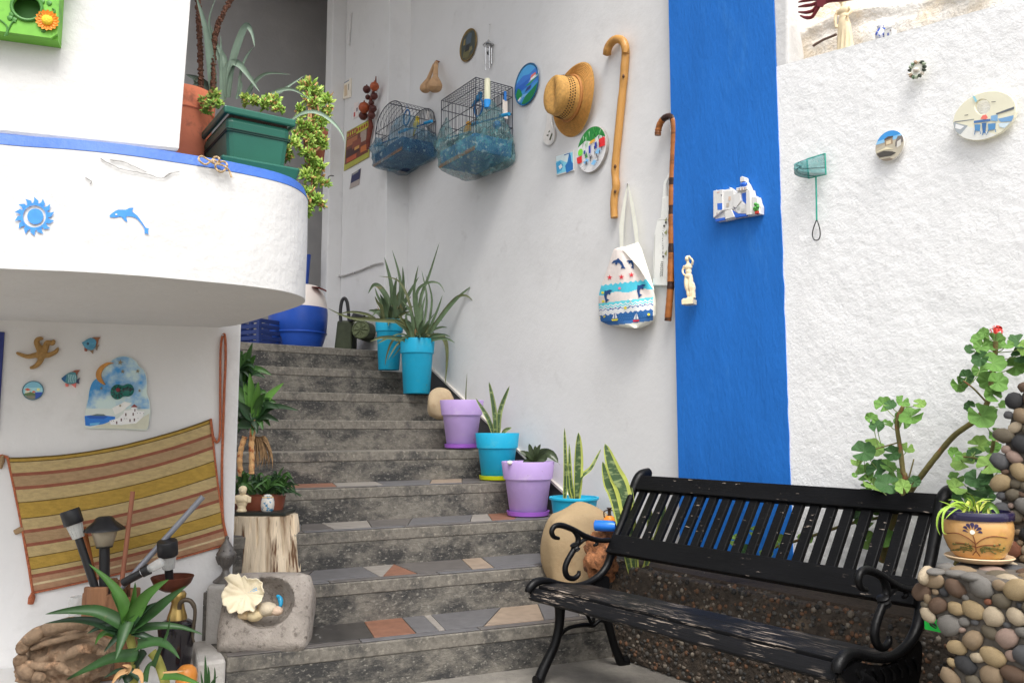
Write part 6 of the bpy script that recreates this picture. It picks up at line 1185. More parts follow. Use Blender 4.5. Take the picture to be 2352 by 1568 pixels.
leaves(t, SP_[0], [([(520, 250), (420, 200), (330, 260), (320, 400), (350, 430)], 20), ([(500, 250), (400, 210), (300, 260), (275, 360), (300, 440)], 24), ([(540, 250), (520, 180), (460, 300), (450, 325)], 26, SP_[1]), ([(560, 260), (580, 200), (595, 270)], 26, SP_[1]), ([(600, 250), (650, 190), (670, 260), (665, 325)], 24, SP_[1]), ([(620, 250), (680, 200), (740, 260), (745, 335)], 40, SP_[2]), ([(620, 260), (670, 260), (700, 380), (750, 490)], 40, SP_[2]), ([(540, 250), (540, 180), (500, 150)], 14), ([(540, 250), (430, 175), (355, 165)], 14), ([(500, 250), (400, 210), (288, 172)], 14), ([(570, 250), (560, 170), (520, 120)], 12), ([(590, 250), (620, 170), (712, 160)], 12), ([(600, 250), (600, 180), (640, 150)], 12), ([(480, 250), (440, 230), (380, 270), (340, 310)], 16), ([(640, 255), (700, 230), (730, 250), (760, 300)], 18), ([(560, 250), (480, 190), (400, 190), (345, 240)], 16), ([(570, 260), (530, 230), (520, 260)], 10), ([(560, 240), (590, 180), (690, 175)], 10, SP_[1])], ZT, 2.614, c.y - .02, rg, .35, .12, .3)
# ================================================================== LEFT: BALCONY ORNAMENTS AND PLANTS
def on_par(u, v, off=.004):                      # a point on the balcony's curved front
    d = ray(u, v); best = None
    for a, b in zip(pl, pl[1:]):
        tt = (b - a).normalized(); nn = Vector((tt.y, -tt.x, 0)); q = a + nn * off; den = d.x * nn.x + d.y * nn.y
        if abs(den) < 1e-6: continue
        t = ((q.x) * nn.x + (q.y) * nn.y) / den; P_ = CAM + d * t; s_ = (Vector((P_.x, P_.y, 0)) - Vector((q.x, q.y, 0))).dot(Vector((tt.x, tt.y, 0)))
        if t > 0 and -1e-3 <= s_ <= (b - a).length + 1e-3 and (best is None or t < best[0]): best = (t, P_)
    return best[1] if best else WF.at(u, v, off)
CRK = [[(660, 1040), (720, 1075), (800, 1110), (900, 1130), (990, 1150), (1060, 1170), (1130, 1135)], [(720, 1050), (800, 1060), (880, 1092), (960, 1130)], [(560, 1165), (600, 1190), (590, 1210)], [(1080, 1165), (1110, 1140), (1180, 1125)]]
mb = MB()
for c_ in CRK:
    S_ = spline(c_, 4); L_ = [on_par(.35 * x + 1.2 * noise.noise(Vector((i * .8, 3, 0))), .35 * y + 1.2 * noise.noise(Vector((i * .8, 9, 0))), .0042) for i, (x, y) in enumerate(S_)]; mb.tube(L_, [.0016 * (.5 + abs(noise.noise(Vector((i * .6, 1, 0))))) for i in range(len(L_))], 4)
mb.build('hairline_crack', mat('crack_grey', (.30, .29, .28), rough=.9), bal, kind='stuff')
PAINT = mat('light_blue_wall_paint', lin(72, 146, 226, 1.0), rough=.7, var=.12, vs=60)
mb = MB()
for i in range(14):
    a = rad(i * 360 / 14 + 8); R0, R1 = 31, 46; ca = lambda r_, da: (79 + r_ * math.cos(a + da), 497 - r_ * .96 * math.sin(a + da)); pts = [ca(R0, -.19), ca(38, -.17), ca(R1 + 1, .10), ca(38, .10), ca(R0, .20)]
    mb.add([on_par(*p) for p in pts[::-1]], [tuple(range(5))], 0, False)
o_ = ell(79, 497, 32, 31, 40); i_ = ell(79, 497, 26.5, 25.5, 40); V = [on_par(*p) for p in o_] + [on_par(*p) for p in i_]; mb.add(V, [(i, (i + 1) % 40, 40 + (i + 1) % 40, 40 + i) for i in range(40)], 0, False)
mb.add([on_par(*p) for p in ell(81, 497, 18.5, 18, 30)], [tuple(range(30))], 0, False); mb.build('sun_motif', PAINT, bal, norm=False, kind='stuff')
dp = [(718, 1415), (740, 1395), (775, 1376), (825, 1376), (850, 1364), (877, 1366), (866, 1386), (900, 1414), (935, 1462), (958, 1495), (980, 1500), (970, 1512), (975, 1541), (962, 1530), (950, 1534), (948, 1500), (925, 1465), (890, 1430), (850, 1420), (828, 1424), (836, 1456), (815, 1445), (795, 1422), (760, 1428), (722, 1426)]
mb = MB(); mb.add([on_par(.35 * x, .35 * y) for x, y in spline(dp, 2)][::-1], [tuple(range(2 * len(dp) - 1))], 0, False); mb.build('dolphin_motif', PAINT, bal, norm=False)
mb = MB(); mb.add([on_par(*p, .006) for p in ell(.35 * 763, .35 * 1407, 2.4, 2.2, 10)], [tuple(range(10))], 0, False); mb.build('dolphin_eye', WHITE, bal, norm=False)
# birdhouse
UW = Wall(WF.pt(0, -.03, 0), WF.a); fo = .065; FU = Wall(WF.pt(0, -.03 + fo, 0), WF.a)
rc = FU.at(131, 92); t = thing('birdhouse', 'green painted wooden birdhouse with sunflower on the white wall', 'birdhouse', UW.at(50, 40), WF.a)
xr = FU.x(rc); zb_ = FU.at(131, 93).z; zb_ = (zb_ + FU.at(2, 69).z) / 2
GRN = mat('green_birdhouse_paint', lin(116, 184, 62, 1.0), rough=.55, var=.12, vs=14, col2=lin(84, 150, 50), t2=(.55, .7), s2=12); DG = mat('dark_green_paint', lin(70, 128, 52, 1.0), rough=.5, var=.15); REDP = mat('red_birdhouse_paint', lin(196, 50, 70, 1.0), rough=.5)
hz, hx = FU.at(62, 18).z, FU.x(FU.at(62, 18)); hr = 31 * pxm(FU.at(62, 18).y); wd = .27; Hh = .26
mb = MB(); ns_ = 28; sq = []
for i in range(ns_):
    a = i / ns_ * 2 * math.pi; cx, cy = math.cos(a), math.sin(a); sx_ = (xr - hx) if cx > 0 else wd - (xr - hx); sy_ = Hh - (hz - zb_) if cy > 0 else hz - zb_; kk = min(sx_ / max(abs(cx), 1e-6), sy_ / max(abs(cy), 1e-6)); sq.append((hx + cx * kk, hz + cy * kk))
ci = [(hx + hr * math.cos(i / ns_ * 2 * math.pi), hz + hr * math.sin(i / ns_ * 2 * math.pi)) for i in range(ns_)]
V = [FU.pt(x, 0, z) for x, z in sq] + [FU.pt(x, 0, z) for x, z in ci] + [FU.pt(x, -.012, z) for x, z in sq] + [FU.pt(x, -.012, z) for x, z in ci]; F_ = []
for i in range(ns_): j = (i + 1) % ns_; F_ += [(i, j, ns_ + j, ns_ + i), (2 * ns_ + i, 3 * ns_ + i, 3 * ns_ + j, 2 * ns_ + j), (ns_ + i, ns_ + j, 3 * ns_ + j, 3 * ns_ + i), (i, 2 * ns_ + i, 2 * ns_ + j, j)]
mb.add(V, F_, 0, False); fpn = mb.build('front_panel', GRN, t)
for nm, x0, x1, z0, z1, d0, d1, m in (('side_panel', xr - .012, xr, zb_ + .012, zb_ + Hh, .0, fo - .0125, GRN), ('side_panel', xr - wd, xr - wd + .012, zb_ + .012, zb_ + Hh, 0, fo - .0125, GRN), ('floor_panel', xr - wd, xr, zb_, zb_ + .0115, 0, fo - .0125, GRN)):
    mb = MB(); mb.hexa([UW.pt(x0, d0, z0), UW.pt(x1, d0, z0), UW.pt(x1, d1, z0), UW.pt(x0, d1, z0), UW.pt(x0, d0, z1), UW.pt(x1, d0, z1), UW.pt(x1, d1, z1), UW.pt(x0, d1, z1)]); mb.build(nm, m, t, bev=.001)
mb = MB(); mb.hexa([UW.pt(xr - wd - .03, 0, zb_ + Hh + .001), UW.pt(xr + .03, 0, zb_ + Hh + .001), UW.pt(xr + .03, fo + .04, zb_ + Hh + .001), UW.pt(xr - wd - .03, fo + .04, zb_ + Hh + .001), UW.pt(xr - wd / 2 - .01, 0, zb_ + Hh + .14), UW.pt(xr - wd / 2 + .01, 0, zb_ + Hh + .14), UW.pt(xr - wd / 2 + .01, fo + .04, zb_ + Hh + .14), UW.pt(xr - wd / 2 - .01, fo + .04, zb_ + Hh + .14)]); mb.build('roof', REDP, t, bev=.003)
mb = MB(); P_ = [FU.pt(hx + hr * 1.04 * math.cos(a / 30 * 6.283), .002, hz + hr * 1.04 * math.sin(a / 30 * 6.283)) for a in range(31)]; mb.tube(P_, .005, 7, cap=False); mb.build('hole_ring', DG, fpn)
mb = MB(); mb.hexa([UW.pt(hx - hr * 1.2, .02, hz - hr * 1.2), UW.pt(hx + hr * 1.2, .02, hz - hr * 1.2), UW.pt(hx + hr * 1.2, .024, hz - hr * 1.2), UW.pt(hx - hr * 1.2, .024, hz - hr * 1.2), UW.pt(hx - hr * 1.2, .02, hz + hr * 1.2), UW.pt(hx + hr * 1.2, .02, hz + hr * 1.2), UW.pt(hx + hr * 1.2, .024, hz + hr * 1.2), UW.pt(hx - hr * 1.2, .024, hz + hr * 1.2)]); mb.build('inner_board', DG, t)
q = FU.at(109, 48, .004); fx, fz = FU.x(q), q.z; pk = pxm(q.y)
mb = MB(); 
for i in range(16):
    a = i / 16 * 6.283; L_ = 26 * pk; c1 = FU.pt(fx + L_ * math.cos(a), .006, fz + L_ * math.sin(a)); c0 = FU.pt(fx, .005, fz); b_ = FU.e * -math.sin(a) + Vector((0, 0, math.cos(a))); mb.blade([c0.lerp(c1, .4), c0.lerp(c1, .75), c1 + FU.n * .003], [.005, .0085, .001], FU.n, .4, .2)
mb.build('petals', mat('orange_petal', lin(238, 140, 40, 1.1), rough=.5, var=.15, vs=40), fpn); mb = MB(FU.frame(FU.pt(fx, .008, fz))); mb.ico((0, 0, 0), (13 * pk, .008, 13 * pk), 2, 0, .12, 8, 1); mb.build('flower_heart', mat('yellow_heart', lin(246, 200, 50, 1.1), rough=.6, bump=.003, bs=200), fpn)
mb = MB()
for pth in ([(0, 46), (14, 58), (16, 72), (10, 84)], [(95, 66), (100, 62), (104, 66), (102, 73), (95, 71)], [(16, 82), (20, 66), (30, 50), (36, 52)], [(120, 20), (126, 24), (124, 30)]): mb.tube([FU.at(u, v, .002) for u, v in spline(pth, 5)], .0022, 6)
mb.build('painted_vine', DG, fpn, kind='stuff')
mb = MB(); 
for u, v in ((26, 34), (22, 42), (32, 46), (112, 8), (96, 4)): mb.ico(FU.at(u, v, .0), (8 * pk, .004, 8 * pk), 1)
mb.build('painted_leaf', DG, fpn, kind='stuff')
# twine bow on the blue edge
TW = mat('hemp_twine', lin(190, 165, 130, 1.0), rough=.9, var=.2, vs=80); q = on_par(490, 372)
mb = MB()
for pth in ([(1420, 1060), (1395, 1050), (1350, 1080), (1305, 1050), (1320, 1025), (1360, 1045), (1405, 1075)], [(1405, 1075), (1400, 1040), (1425, 1030), (1440, 1050), (1415, 1080), (1420, 1110), (1450, 1130), (1480, 1110), (1490, 1080), (1465, 1060), (1430, 1070)], [(1410, 1075), (1460, 1085), (1500, 1115), (1520, 1165)]): mb.tube([on_par(.35 * x, .35 * y, .019 + .004 * math.sin(i)) for i, (x, y) in enumerate(spline(pth, 5))], .0032, 6)
tag(mb.build('twine_bow', TW, loc=q), 'loose hemp twine bow tied over the blue balcony edge', 'twine')
# terracotta pot with agave
ZA = lambda x, y: (.35 * x, .35 * y); ya = 3.05; k = pxm(ya)
c = at_y(414, 340, ya); c.z = HT + .001; zt2 = at_y(414, 219, ya).z; Hp = zt2 - c.z; t = thing('agave_pot', 'terracotta pot of grey green agave with brown flower stalks on balcony', 'potted plant', c)
TERR = mat('terracotta', lin(206, 116, 84, 1.5), rough=.8, var=.1, vs=10, bump=.001, bs=60, col2=lin(170, 100, 78), t2=(.55, .7), s2=9)
mb = MB(Matrix.Translation(c)); mb.lathe(pot_prof(76 * k, 62 * k, Hp, .2, .05), 36); mb.build('pot', TERR, t)
mb = MB(Matrix.Translation(c + Vector((0, 0, Hp * .84)))); mb.grid(lambda i, j: (68 * k * j * math.cos(i * 6.283), 68 * k * j * math.sin(i * 6.283), .008 * noise.noise(Vector((i * 9, j * 5, 2)))), 20, 5); mb.build('soil', SOIL, t)
AG = mat('agave_leaf', lin(132, 152, 134, 1.0), rough=.6, var=.15, vs=14); AG2 = mat('dark_agave_leaf', lin(84, 100, 88, 1.0), rough=.6, var=.2, vs=14); rg = random.Random(21)
agl = [([(1400, 640), (1385, 450), (1350, 200), (1285, -30)], 66), ([(1470, 600), (1440, 400), (1390, 250), (1375, 120), (1420, -20)], 26), ([(1490, 640), (1480, 420), (1420, 290), (1385, 170)], 44), ([(1500, 640), (1525, 430), (1580, 250), (1620, 172), (1655, 215), (1672, 310)], 62), ([(1470, 660), (1475, 520), (1512, 425), (1570, 425), (1640, 510), (1705, 605)], 66), ([(1600, 640), (1680, 530), (1760, 482), (1905, 490)], 26), ([(1760, 660), (1860, 590), (2000, 495)], 24), ([(1700, 670), (1820, 600), (1930, 590), (2040, 660)], 28), ([(1900, 800), (1990, 745), (2080, 740), (2170, 790), (2240, 870), (2262, 940)], 32), ([(1420, 660), (1330, 545), (1220, 490)], 70, AG2), ([(1400, 660), (1330, 560), (1260, 560)], 44, AG2), ([(1420, 660), (1330, 600), (1280, 540), (1290, 505)], 30), ([(1560, 640), (1590, 440), (1640, 340), (1665, 312)], 24), ([(1450, 640), (1450, 420), (1448, 230)], 26), ([(1550, 650), (1580, 560), (1560, 500)], 28), ([(1610, 660), (1650, 580), (1660, 500)], 24)]
leaves(t, AG, agl, ZA, 2.24, ya, rg, .18, .22, .35)
STK = mat('brown_flower_stalk', lin(122, 84, 66, 1.0), rough=.9, var=.5, vs=70, bump=.02, bs=70)
for pth, w_2 in (([(1320, 640), (1318, 480), (1310, 250), (1298, -40)], 30), ([(1400, 640), (1405, 300), (1425, 190), (1450, 120), (1530, -30)], 26)):
    P_ = [at_y(*ZA(*p), ya - .02) for p in spline(pth, 8)]; mb = MB(); mb.tube(P_, w_2 * .18 * k, 8)
    for i in range(260):
        q = rg.choice(P_); q = q.lerp(rg.choice(P_[max(0, P_.index(q) - 1):P_.index(q) + 2]), rg.random()); a = rg.uniform(0, 6.28); mb.ico(q + Vector((math.cos(a), math.sin(a), rg.uniform(-.5, .5))) * w_2 * .175 * k, rg.uniform(.003, .006), 1)
    mb.build('flower_stalk', STK, t)
# green planter
hT = at_y(518, 241, 2.75).z; A0 = at_y(518, 241, 2.75); A0.z = 0; GRP = mat('dark_green_plastic', lin(30, 92, 76, 1.15), rough=.35, var=.08, vs=6)
t = thing('planter_box', 'long dark green plastic planter with trailing succulent on balcony edge', 'planter', (A0.x, A0.y, HT), PSI)
W2, L2 = .245, .58; ec, dc = -M_.n, -M_.e
def pb(a, l, z): return A0 + ec * a + dc * l + Vector((0, 0, z))
zb_ = HT + .02; i0 = .028
mb = MB(); ou = [pb(i0, i0, zb_), pb(W2 - i0, i0, zb_), pb(W2 - i0, L2 - i0, zb_), pb(i0, L2 - i0, zb_), pb(.008, .008, hT - .03), pb(W2 - .008, .008, hT - .03), pb(W2 - .008, L2 - .008, hT - .03), pb(.008, L2 - .008, hT - .03)]; mb.hexa(ou); mb.build('box', GRP, t, bev=.02)
def rimbox(z0, z1, e, nm, th=.016):
    mb = MB(); O_ = [(-e, -e), (W2 + e, -e), (W2 + e, L2 + e), (-e, L2 + e)]; I_ = [(a + (th if a < .1 else -th), l + (th if l < .1 else -th)) for a, l in O_]; V = [pb(a, l, z0) for a, l in O_] + [pb(a, l, z1) for a, l in O_] + [pb(a, l, z0) for a, l in I_] + [pb(a, l, z1) for a, l in I_]; F_ = []
    for i in range(4): j = (i + 1) % 4; F_ += [(i, j, 4 + j, 4 + i), (8 + i, 12 + i, 12 + j, 8 + j), (4 + i, 4 + j, 12 + j, 12 + i), (i, 8 + i, 8 + j, j)]
    mb.add(V, F_, 0, False); return mb.build(nm, GRP, t, bev=.006)
rimbox(hT - .028, hT, .004, 'rim')
zm = lambda z: i0 + (.008 - i0) * (z - zb_) / (hT - .03 - zb_)
for z in (hT - .075, hT - .082):
    e_ = zm(z) - .0015; mb = MB(); Q = [pb(e_, e_, z), pb(W2 - e_, e_, z), pb(W2 - e_, L2 - e_, z), pb(e_, L2 - e_, z)]; mb.tube(Q + [Q[0]], .0025, 6); mb.build('moulded_line', mat('groove_green', lin(16, 52, 44), rough=.5), t)
mb = MB(); mb.hexa([pb(.0, -.02, HT + .002), pb(W2, -.02, HT + .002), pb(W2, L2 + .02, HT + .002), pb(0, L2 + .02, HT + .002), pb(-.016, -.035, HT + .07), pb(W2 + .016, -.035, HT + .07), pb(W2 + .016, L2 + .035, HT + .07), pb(-.016, L2 + .035, HT + .07)]); mb.build('drip_tray', GRP, t, bev=.008)
mb = MB(); mb.hexa([pb(.02, .02, hT - .05), pb(W2 - .02, .02, hT - .05), pb(W2 - .02, L2 - .02, hT - .05), pb(.02, L2 - .02, hT - .05)] + [pb(a, l, hT - .022) for a, l in ((.02, .02), (W2 - .02, .02), (W2 - .02, L2 - .02), (.02, L2 - .02))]); mb.build('soil', SOIL, t)
SUC = [mat('succulent_green', lin(140, 178, 74, 1.0), rough=.5, var=.2, vs=30), mat('succulent_light', lin(176, 198, 96, 1.0), rough=.5, var=.2, vs=30), mat('succulent_dry', lin(190, 146, 92, 1.0), rough=.7, var=.3, vs=30)]
def tuft(mb, c, R_, n, rg):
    for i in range(n):
        d = Vector((rg.gauss(0, 1), rg.gauss(0, 1) - .3, rg.gauss(0, 1) + .25)).normalized(); p0 = c + d * R_ * rg.uniform(.1, .45); L_ = R_ * rg.uniform(.45, .8); p1 = p0 + d * L_ * .5; p2 = p0 + d * L_ + Vector((0, 0, rg.uniform(-.2, .25) * L_)); w3 = rg.uniform(.004, .007)
        mb.blade([p0, p1, p2], [w3 * .6, w3, w3 * .15], Vector((rg.uniform(-1, 1), -1, rg.uniform(0, 1))), .5, .25, rg.choices((0, 1, 2), (5, 4, 1.2))[0])
def trail(parent, cl, y0, dens, sc=1.0):
    rg = random.Random(len(cl)); P_ = [at_y(u, v, y0 + dy) for u, v, r_, dy in cl]
    mb = MB()
    for (u, v, r_, dy), c in zip(cl, P_):
        R_ = r_ * 1.3 * pxm(c.y)
        for q in range(4): tuft(mb, c + Vector((rg.uniform(-.5, .5), rg.uniform(-.5, .5), rg.uniform(-.5, .5))) * R_, R_ * .75, dens, rg)
    mb.build('succulent_foliage', SUC, parent, kind='stuff', norm=False)
    return P_
trail(t, [(475, 238, 18, 2.95), (497, 226, 18, 2.95), (500, 245, 14, 2.8), (560, 226, 13, 2.95), (585, 233, 14, 2.95), (610, 240, 16, 2.95), (632, 236, 18, 2.98), (640, 252, 12, 2.9)], 0, 20)
hp = at_y(722, 352, 3.25); t = thing('hanging_pot', 'brown clay pot with long cascading light green succulent at balcony end', 'potted plant', hp); k = pxm(3.25)
mb = MB(Matrix.Translation(hp - Vector((0, 0, 22 * k)))); mb.lathe(pot_prof(31 * k, 22 * k, 78 * k, .25), 28); mb.build('pot', mat('brown_clay', lin(140, 78, 52, 1.1), rough=.75, var=.15), t)
P_ = trail(t, [(700, 208, 22, .06), (722, 214, 24, 0), (742, 236, 22, 0), (684, 256, 16, -.06), (712, 236, 20, -.05), (756, 258, 14, 0), (736, 282, 20, -.1), (712, 290, 18, -.14), (690, 300, 20, -.18), (668, 322, 18, -.22), (650, 348, 18, -.24), (664, 356, 14, -.2), (734, 312, 18, -.1), (740, 330, 16, -.1), (706, 325, 16, -.16), (712, 362, 20, -.16), (730, 384, 20, -.14), (708, 392, 18, -.16), (716, 414, 22, -.16), (738, 412, 18, -.12), (698, 440, 20, -.18), (688, 456, 18, -.2), (716, 452, 22, -.16), (730, 470, 18, -.14), (706, 478, 18, -.16)], 3.25, 22)
mb = MB(); 
for pth in ([0, 4, 7, 8, 10], [1, 6, 13, 15, 18, 22], [4, 14, 17, 20, 24]): mb.tube(spline([tuple(hp + Vector((0, 0, 50 * k)))] + [tuple(P_[i]) for i in pth], 4), .004, 6)
mb.build('trailing_stems', mat('dry_stem', lin(160, 120, 84), rough=.85, var=.2), t, kind='stuff')
t, o = wall_thing(Wall(M_.pt(0, .33, 0), PSI), 758, 406, 'wall_hook', 'small dark metal hook on the pale jamb', 'hook', .0)
mb = MB(); W_ = Wall(M_.pt(0, .33, 0), PSI); mb.tube([W_.at(u, v, .02 + .02 * i) for i, (u, v) in enumerate(spline([(766, 404), (758, 404), (754, 409), (758, 414)], 4))], .005, 6); mb.build('hook_wire', BLACKP, t)
# ================================================================== LEFT: LOW WALL ORNAMENTS
ZL = lambda x, y: (.16 * x, 752.6 + .16 * y)
SF = mat('dried_starfish', lin(168, 132, 80, 1.1), rough=.8, var=.2, vs=40, bump=.006, bs=120)
t, o = wall_thing(WL, *ZL(600, 380), 'starfish', 'large dried tan starfish with curling arms on the white wall', 'starfish', .004)
mb = MB()
for pth, w0 in (([(600, 380), (500, 395), (400, 412), (300, 385), (232, 352)], 44), ([(600, 380), (560, 290), (525, 210), (545, 165), (590, 152), (612, 172)], 48), ([(600, 380), (655, 290), (670, 220), (715, 212), (755, 228), (772, 195), (752, 178)], 46), ([(600, 380), (680, 395), (750, 370), (805, 340), (824, 300), (818, 285)], 42), ([(600, 380), (580, 470), (530, 535), (470, 568), (425, 570)], 46)):
    S_ = spline(pth, 5); mb.tube([WL.at(*ZL(*p), .012) for p in S_], [.16 * w0 * pxm(3.6) * lerp(1.0, .42, i / len(S_)) * (1 if i < len(S_) - 2 else .7) for i in range(len(S_))], 10)
mb.ico(WL.at(*ZL(600, 380), .012), .02, 2); remesh(mb.build('body', SF, t), .0035, 1)
def fish(W, label, body, fins, cols, group='ceramic fish on the low wall'):
    cu = sum(p[0] for p in body) / len(body); cv2 = sum(p[1] for p in body) / len(body); t, o = wall_thing(W, *ZL(cu, cv2), 'ceramic_fish', label, 'ornament', .002, group); C2 = lambda q: [wloc(W, o, *ZL(*p), 0) for p in q]
    mb = MB(W.frame(o)); mb.prism(C2(spline(body + [body[0]], 3)[:-1]), 0, -.012); mb.build('body', mat('fish_glaze_' + label[:5].strip(), lin(*cols[0], 1.15), rough=.3, var=.25, vs=40), t, bev=.003)
    for f_, c_ in zip(fins, cols[1:]): mb = MB(W.frame(o)); mb.prism(C2(f_), -.001, -.008); mb.build('fin', flat(*c_), t, bev=.0015)
    return t, o, C2
t, o, C2 = fish(WL, 'bluish ceramic fish with brown fins, upper of the two', [(1180, 215), (1215, 195), (1270, 160), (1330, 150), (1385, 190), (1375, 270), (1330, 320), (1270, 315), (1220, 280), (1195, 245)], [[(1300, 155), (1350, 138), (1450, 135), (1420, 165), (1400, 260), (1378, 250), (1370, 185)], [(1215, 275), (1260, 310), (1250, 340), (1215, 335)], [(1275, 312), (1345, 315), (1340, 380)], [(1380, 260), (1430, 245), (1405, 285), (1395, 330), (1378, 310)]], [(84, 150, 180), (140, 92, 62), (140, 80, 66), (128, 104, 80), (130, 108, 86)])
pr = Print(WL.frame(o)); pr.poly(C2(ell(1270, 232, 20, 20, 12)), (40, 70, 90), .0122)
for y in (185, 210, 255, 280): pr.poly(C2([(1290, y), (1365, y - 4), (1365, y + 5), (1290, y + 9)]), (60, 120, 160), .0122)
pr.build('painted_scales', t)
t, o, C2 = fish(WL, 'striped teal ceramic fish with pink fins, lower of the two', [(888, 728), (930, 690), (990, 650), (1050, 635), (1100, 660), (1105, 770), (1060, 805), (1000, 808), (945, 790), (905, 755)], [[(1030, 635), (1080, 608), (1155, 605), (1125, 640), (1105, 690), (1085, 655)], [(940, 795), (990, 808), (980, 845), (945, 845)], [(1015, 805), (1098, 790), (1090, 862)], [(1100, 750), (1155, 715), (1138, 760), (1142, 808), (1100, 785)]], [(70, 130, 140), (140, 84, 62), (205, 110, 100), (210, 112, 104), (60, 62, 84)])
pr = Print(WL.frame(o)); pr.poly(C2([(888, 728), (940, 690), (965, 680), (945, 780), (905, 755)][::-1]), (30, 84, 130), .0122)
for i in range(5): x = 985 + i * 24; pr.poly(C2([(x, 670 + i * 2), (x + 9, 668 + i * 2), (x + 22, 730), (x + 9, 790), (x, 790), (x + 12, 730)][::-1]), (150, 186, 190), .0122)
pr.build('painted_scales', t)
plate(WL, *ZL(480, 900), 22, 'harbour_plaque', 'little round plaque with red roofs and sea on white wall', [((120, 176, 196), [(-1, .3), (1, .3), (1, 1), (-1, 1)]), ((36, 80, 170), [(.2, -.4), (1, -.3), (1, -.15), (.2, -.2)]), ((40, 76, 160), [(-.2, -.95), (1, -.7), (1, -.2), (.3, -.25)]), ((84, 110, 70), [(-1, -.5), (-.4, -.1), (.2, -.3), (.3, -.5), (-.2, -.6)]), ((190, 96, 76), [(-.8, .1), (-.5, .25), (-.2, .05), (-.5, -.05)]), ((196, 110, 84), [(-.1, -.1), (.1, 0), (.3, -.2), (.0, -.25)]), ((210, 200, 180), [(-.7, -.3), (-.3, -.2), (-.3, -.05), (-.7, -.05)]), ((120, 118, 104), [(-.8, -.6), (0, -.5), (.3, -.6), (.2, -.95), (-.5, -.95)]), ((226, 214, 150), ell(.5, .1, .16, .16, 10))], mat('teal_rim', lin(70, 120, 140), rough=.3), (150, 196, 205), th=.01)
# big ceramic scene
t, o = wall_thing(WL, *ZL(1700, 950), 'ceramic_scene', 'tall ceramic relief with blue sky, crescent moon and white village', 'ornament', .003); C2 = lambda q: [wloc(WL, o, *ZL(*p), 0) for p in q]
outl = spline([(1222, 1300), (1235, 1160), (1270, 1000), (1285, 890), (1330, 775), (1420, 690), (1500, 560), (1600, 470), (1690, 418), (1790, 402), (1890, 425), (1965, 480), (2005, 545), (2070, 600), (2110, 700), (2122, 800), (2118, 930), (2150, 1040), (2165, 1160), (2160, 1280), (2135, 1400), (2115, 1470), (1950, 1468), (1700, 1455), (1400, 1448), (1240, 1440), (1222, 1400), (1222, 1300)], 3)[:-1]
CER = mat('cream_ceramic', lin(205, 212, 206, 1.2), rough=.4, var=.05, vs=10); mb = MB(WL.frame(o)); mb.prism(C2(outl), 0, -.014); mb.build('slab', CER, t, bev=.004)
SKYM = mat('painted_cloudy_sky', lin(52, 140, 205, 1.15), rough=.4, var=.2, vs=10, col2=lin(196, 216, 214, 1.15), t2=(.42, .58), s2=7)
ins = [(p[0] * .975, p[1] * .975) for p in C2(outl)]; low_ = C2([(0, 1150)])[0][1]; pr = Print(WL.frame(o)); pr.mats.append(SKYM); skyp = clip(ins[::-1], [(-1, low_), (1, low_), (1, 1), (-1, 1)])
pr.k += 1; pr.mb.add([(p[0], -.0145, p[1]) for p in skyp], [tuple(range(len(skyp)))], 0, False)
for col, q in (((34, 108, 190), [(1225, 1265), (1400, 1245), (1660, 1275), (1660, 1310), (1500, 1380), (1300, 1410), (1235, 1400)]), ((24, 80, 165), [(1240, 1270), (1400, 1252), (1560, 1275), (1500, 1310), (1300, 1300)]), ((90, 160, 205), [(1300, 1370), (1450, 1355), (1420, 1390), (1300, 1400)]), ((84, 104, 104), [(1300, 1262), (1400, 1236), (1500, 1240), (1540, 1266)]),
               ((186, 186, 168), [(1320, 1430), (1560, 1360), (1750, 1400), (1980, 1330), (2080, 1270), (2150, 1230), (2140, 1400), (2105, 1455), (1600, 1440)]), ((226, 222, 214), [(1580, 1330), (1700, 1300), (1780, 1230), (1790, 1190), (1890, 1180), (2080, 1200), (2060, 1280), (1960, 1370), (1750, 1390), (1600, 1390)]), ((228, 224, 216), [(1895, 1140), (1975, 1130), (1985, 1240), (1890, 1240)]), ((128, 60, 60), [(1885, 1140), (1935, 1095), (1985, 1135), (1980, 1142)]),
               ((220, 218, 210), [(1620, 1150), (1800, 1060), (1900, 1085), (1760, 1200), (1660, 1250)])): pr.poly(C2(q[::-1]), col, .0146)
for x, y in ((1815, 1245), (1920, 1240), (1750, 1320), (1685, 1360), (1875, 1330), (1937, 1320)): pr.poly(C2([(x - 9, y - 20), (x + 9, y - 20), (x + 9, y + 20), (x - 9, y + 20)][::-1]), (76, 40, 46), .0146)
pr.poly(C2([(1938, 1165), (1952, 1165), (1952, 1200), (1938, 1200)][::-1]), (70, 50, 50), .0146)
for x, y in ((1605, 1335), (1640, 1335), (1800, 1303), (1830, 1303), (1980, 1225), (2020, 1225), (2070, 1228), (1990, 1300)): pr.poly(C2(ell(x, y, 6, 6, 6)), (90, 90, 96), .0146)
for i in range(8): a = i / 8 * 3.14159; pr.poly(C2([(2005 + 36 * math.cos(a), 1150 + 36 * math.sin(a)), (2005 + 36 * math.cos(a + .06), 1150 + 36 * math.sin(a + .06)), (2005 - 36 * math.cos(a), 1150 - 36 * math.sin(a)), (2005 - 36 * math.cos(a + .06), 1150 - 36 * math.sin(a + .06))]), (120, 136, 150), .0146)
pr.build('painting', t)
mb = MB(WL.frame(o)); mb.prism(C2(spline([(1650, 512), (1560, 500), (1460, 550), (1395, 640), (1400, 730), (1450, 790), (1525, 822), (1478, 740), (1468, 660), (1510, 580), (1580, 530), (1650, 512)], 3)[:-1]), -.012, -.026); mb.build('crescent_moon', mat('ochre_glaze', lin(186, 128, 56, 1.1), rough=.4, var=.2, vs=30), t, bev=.004)
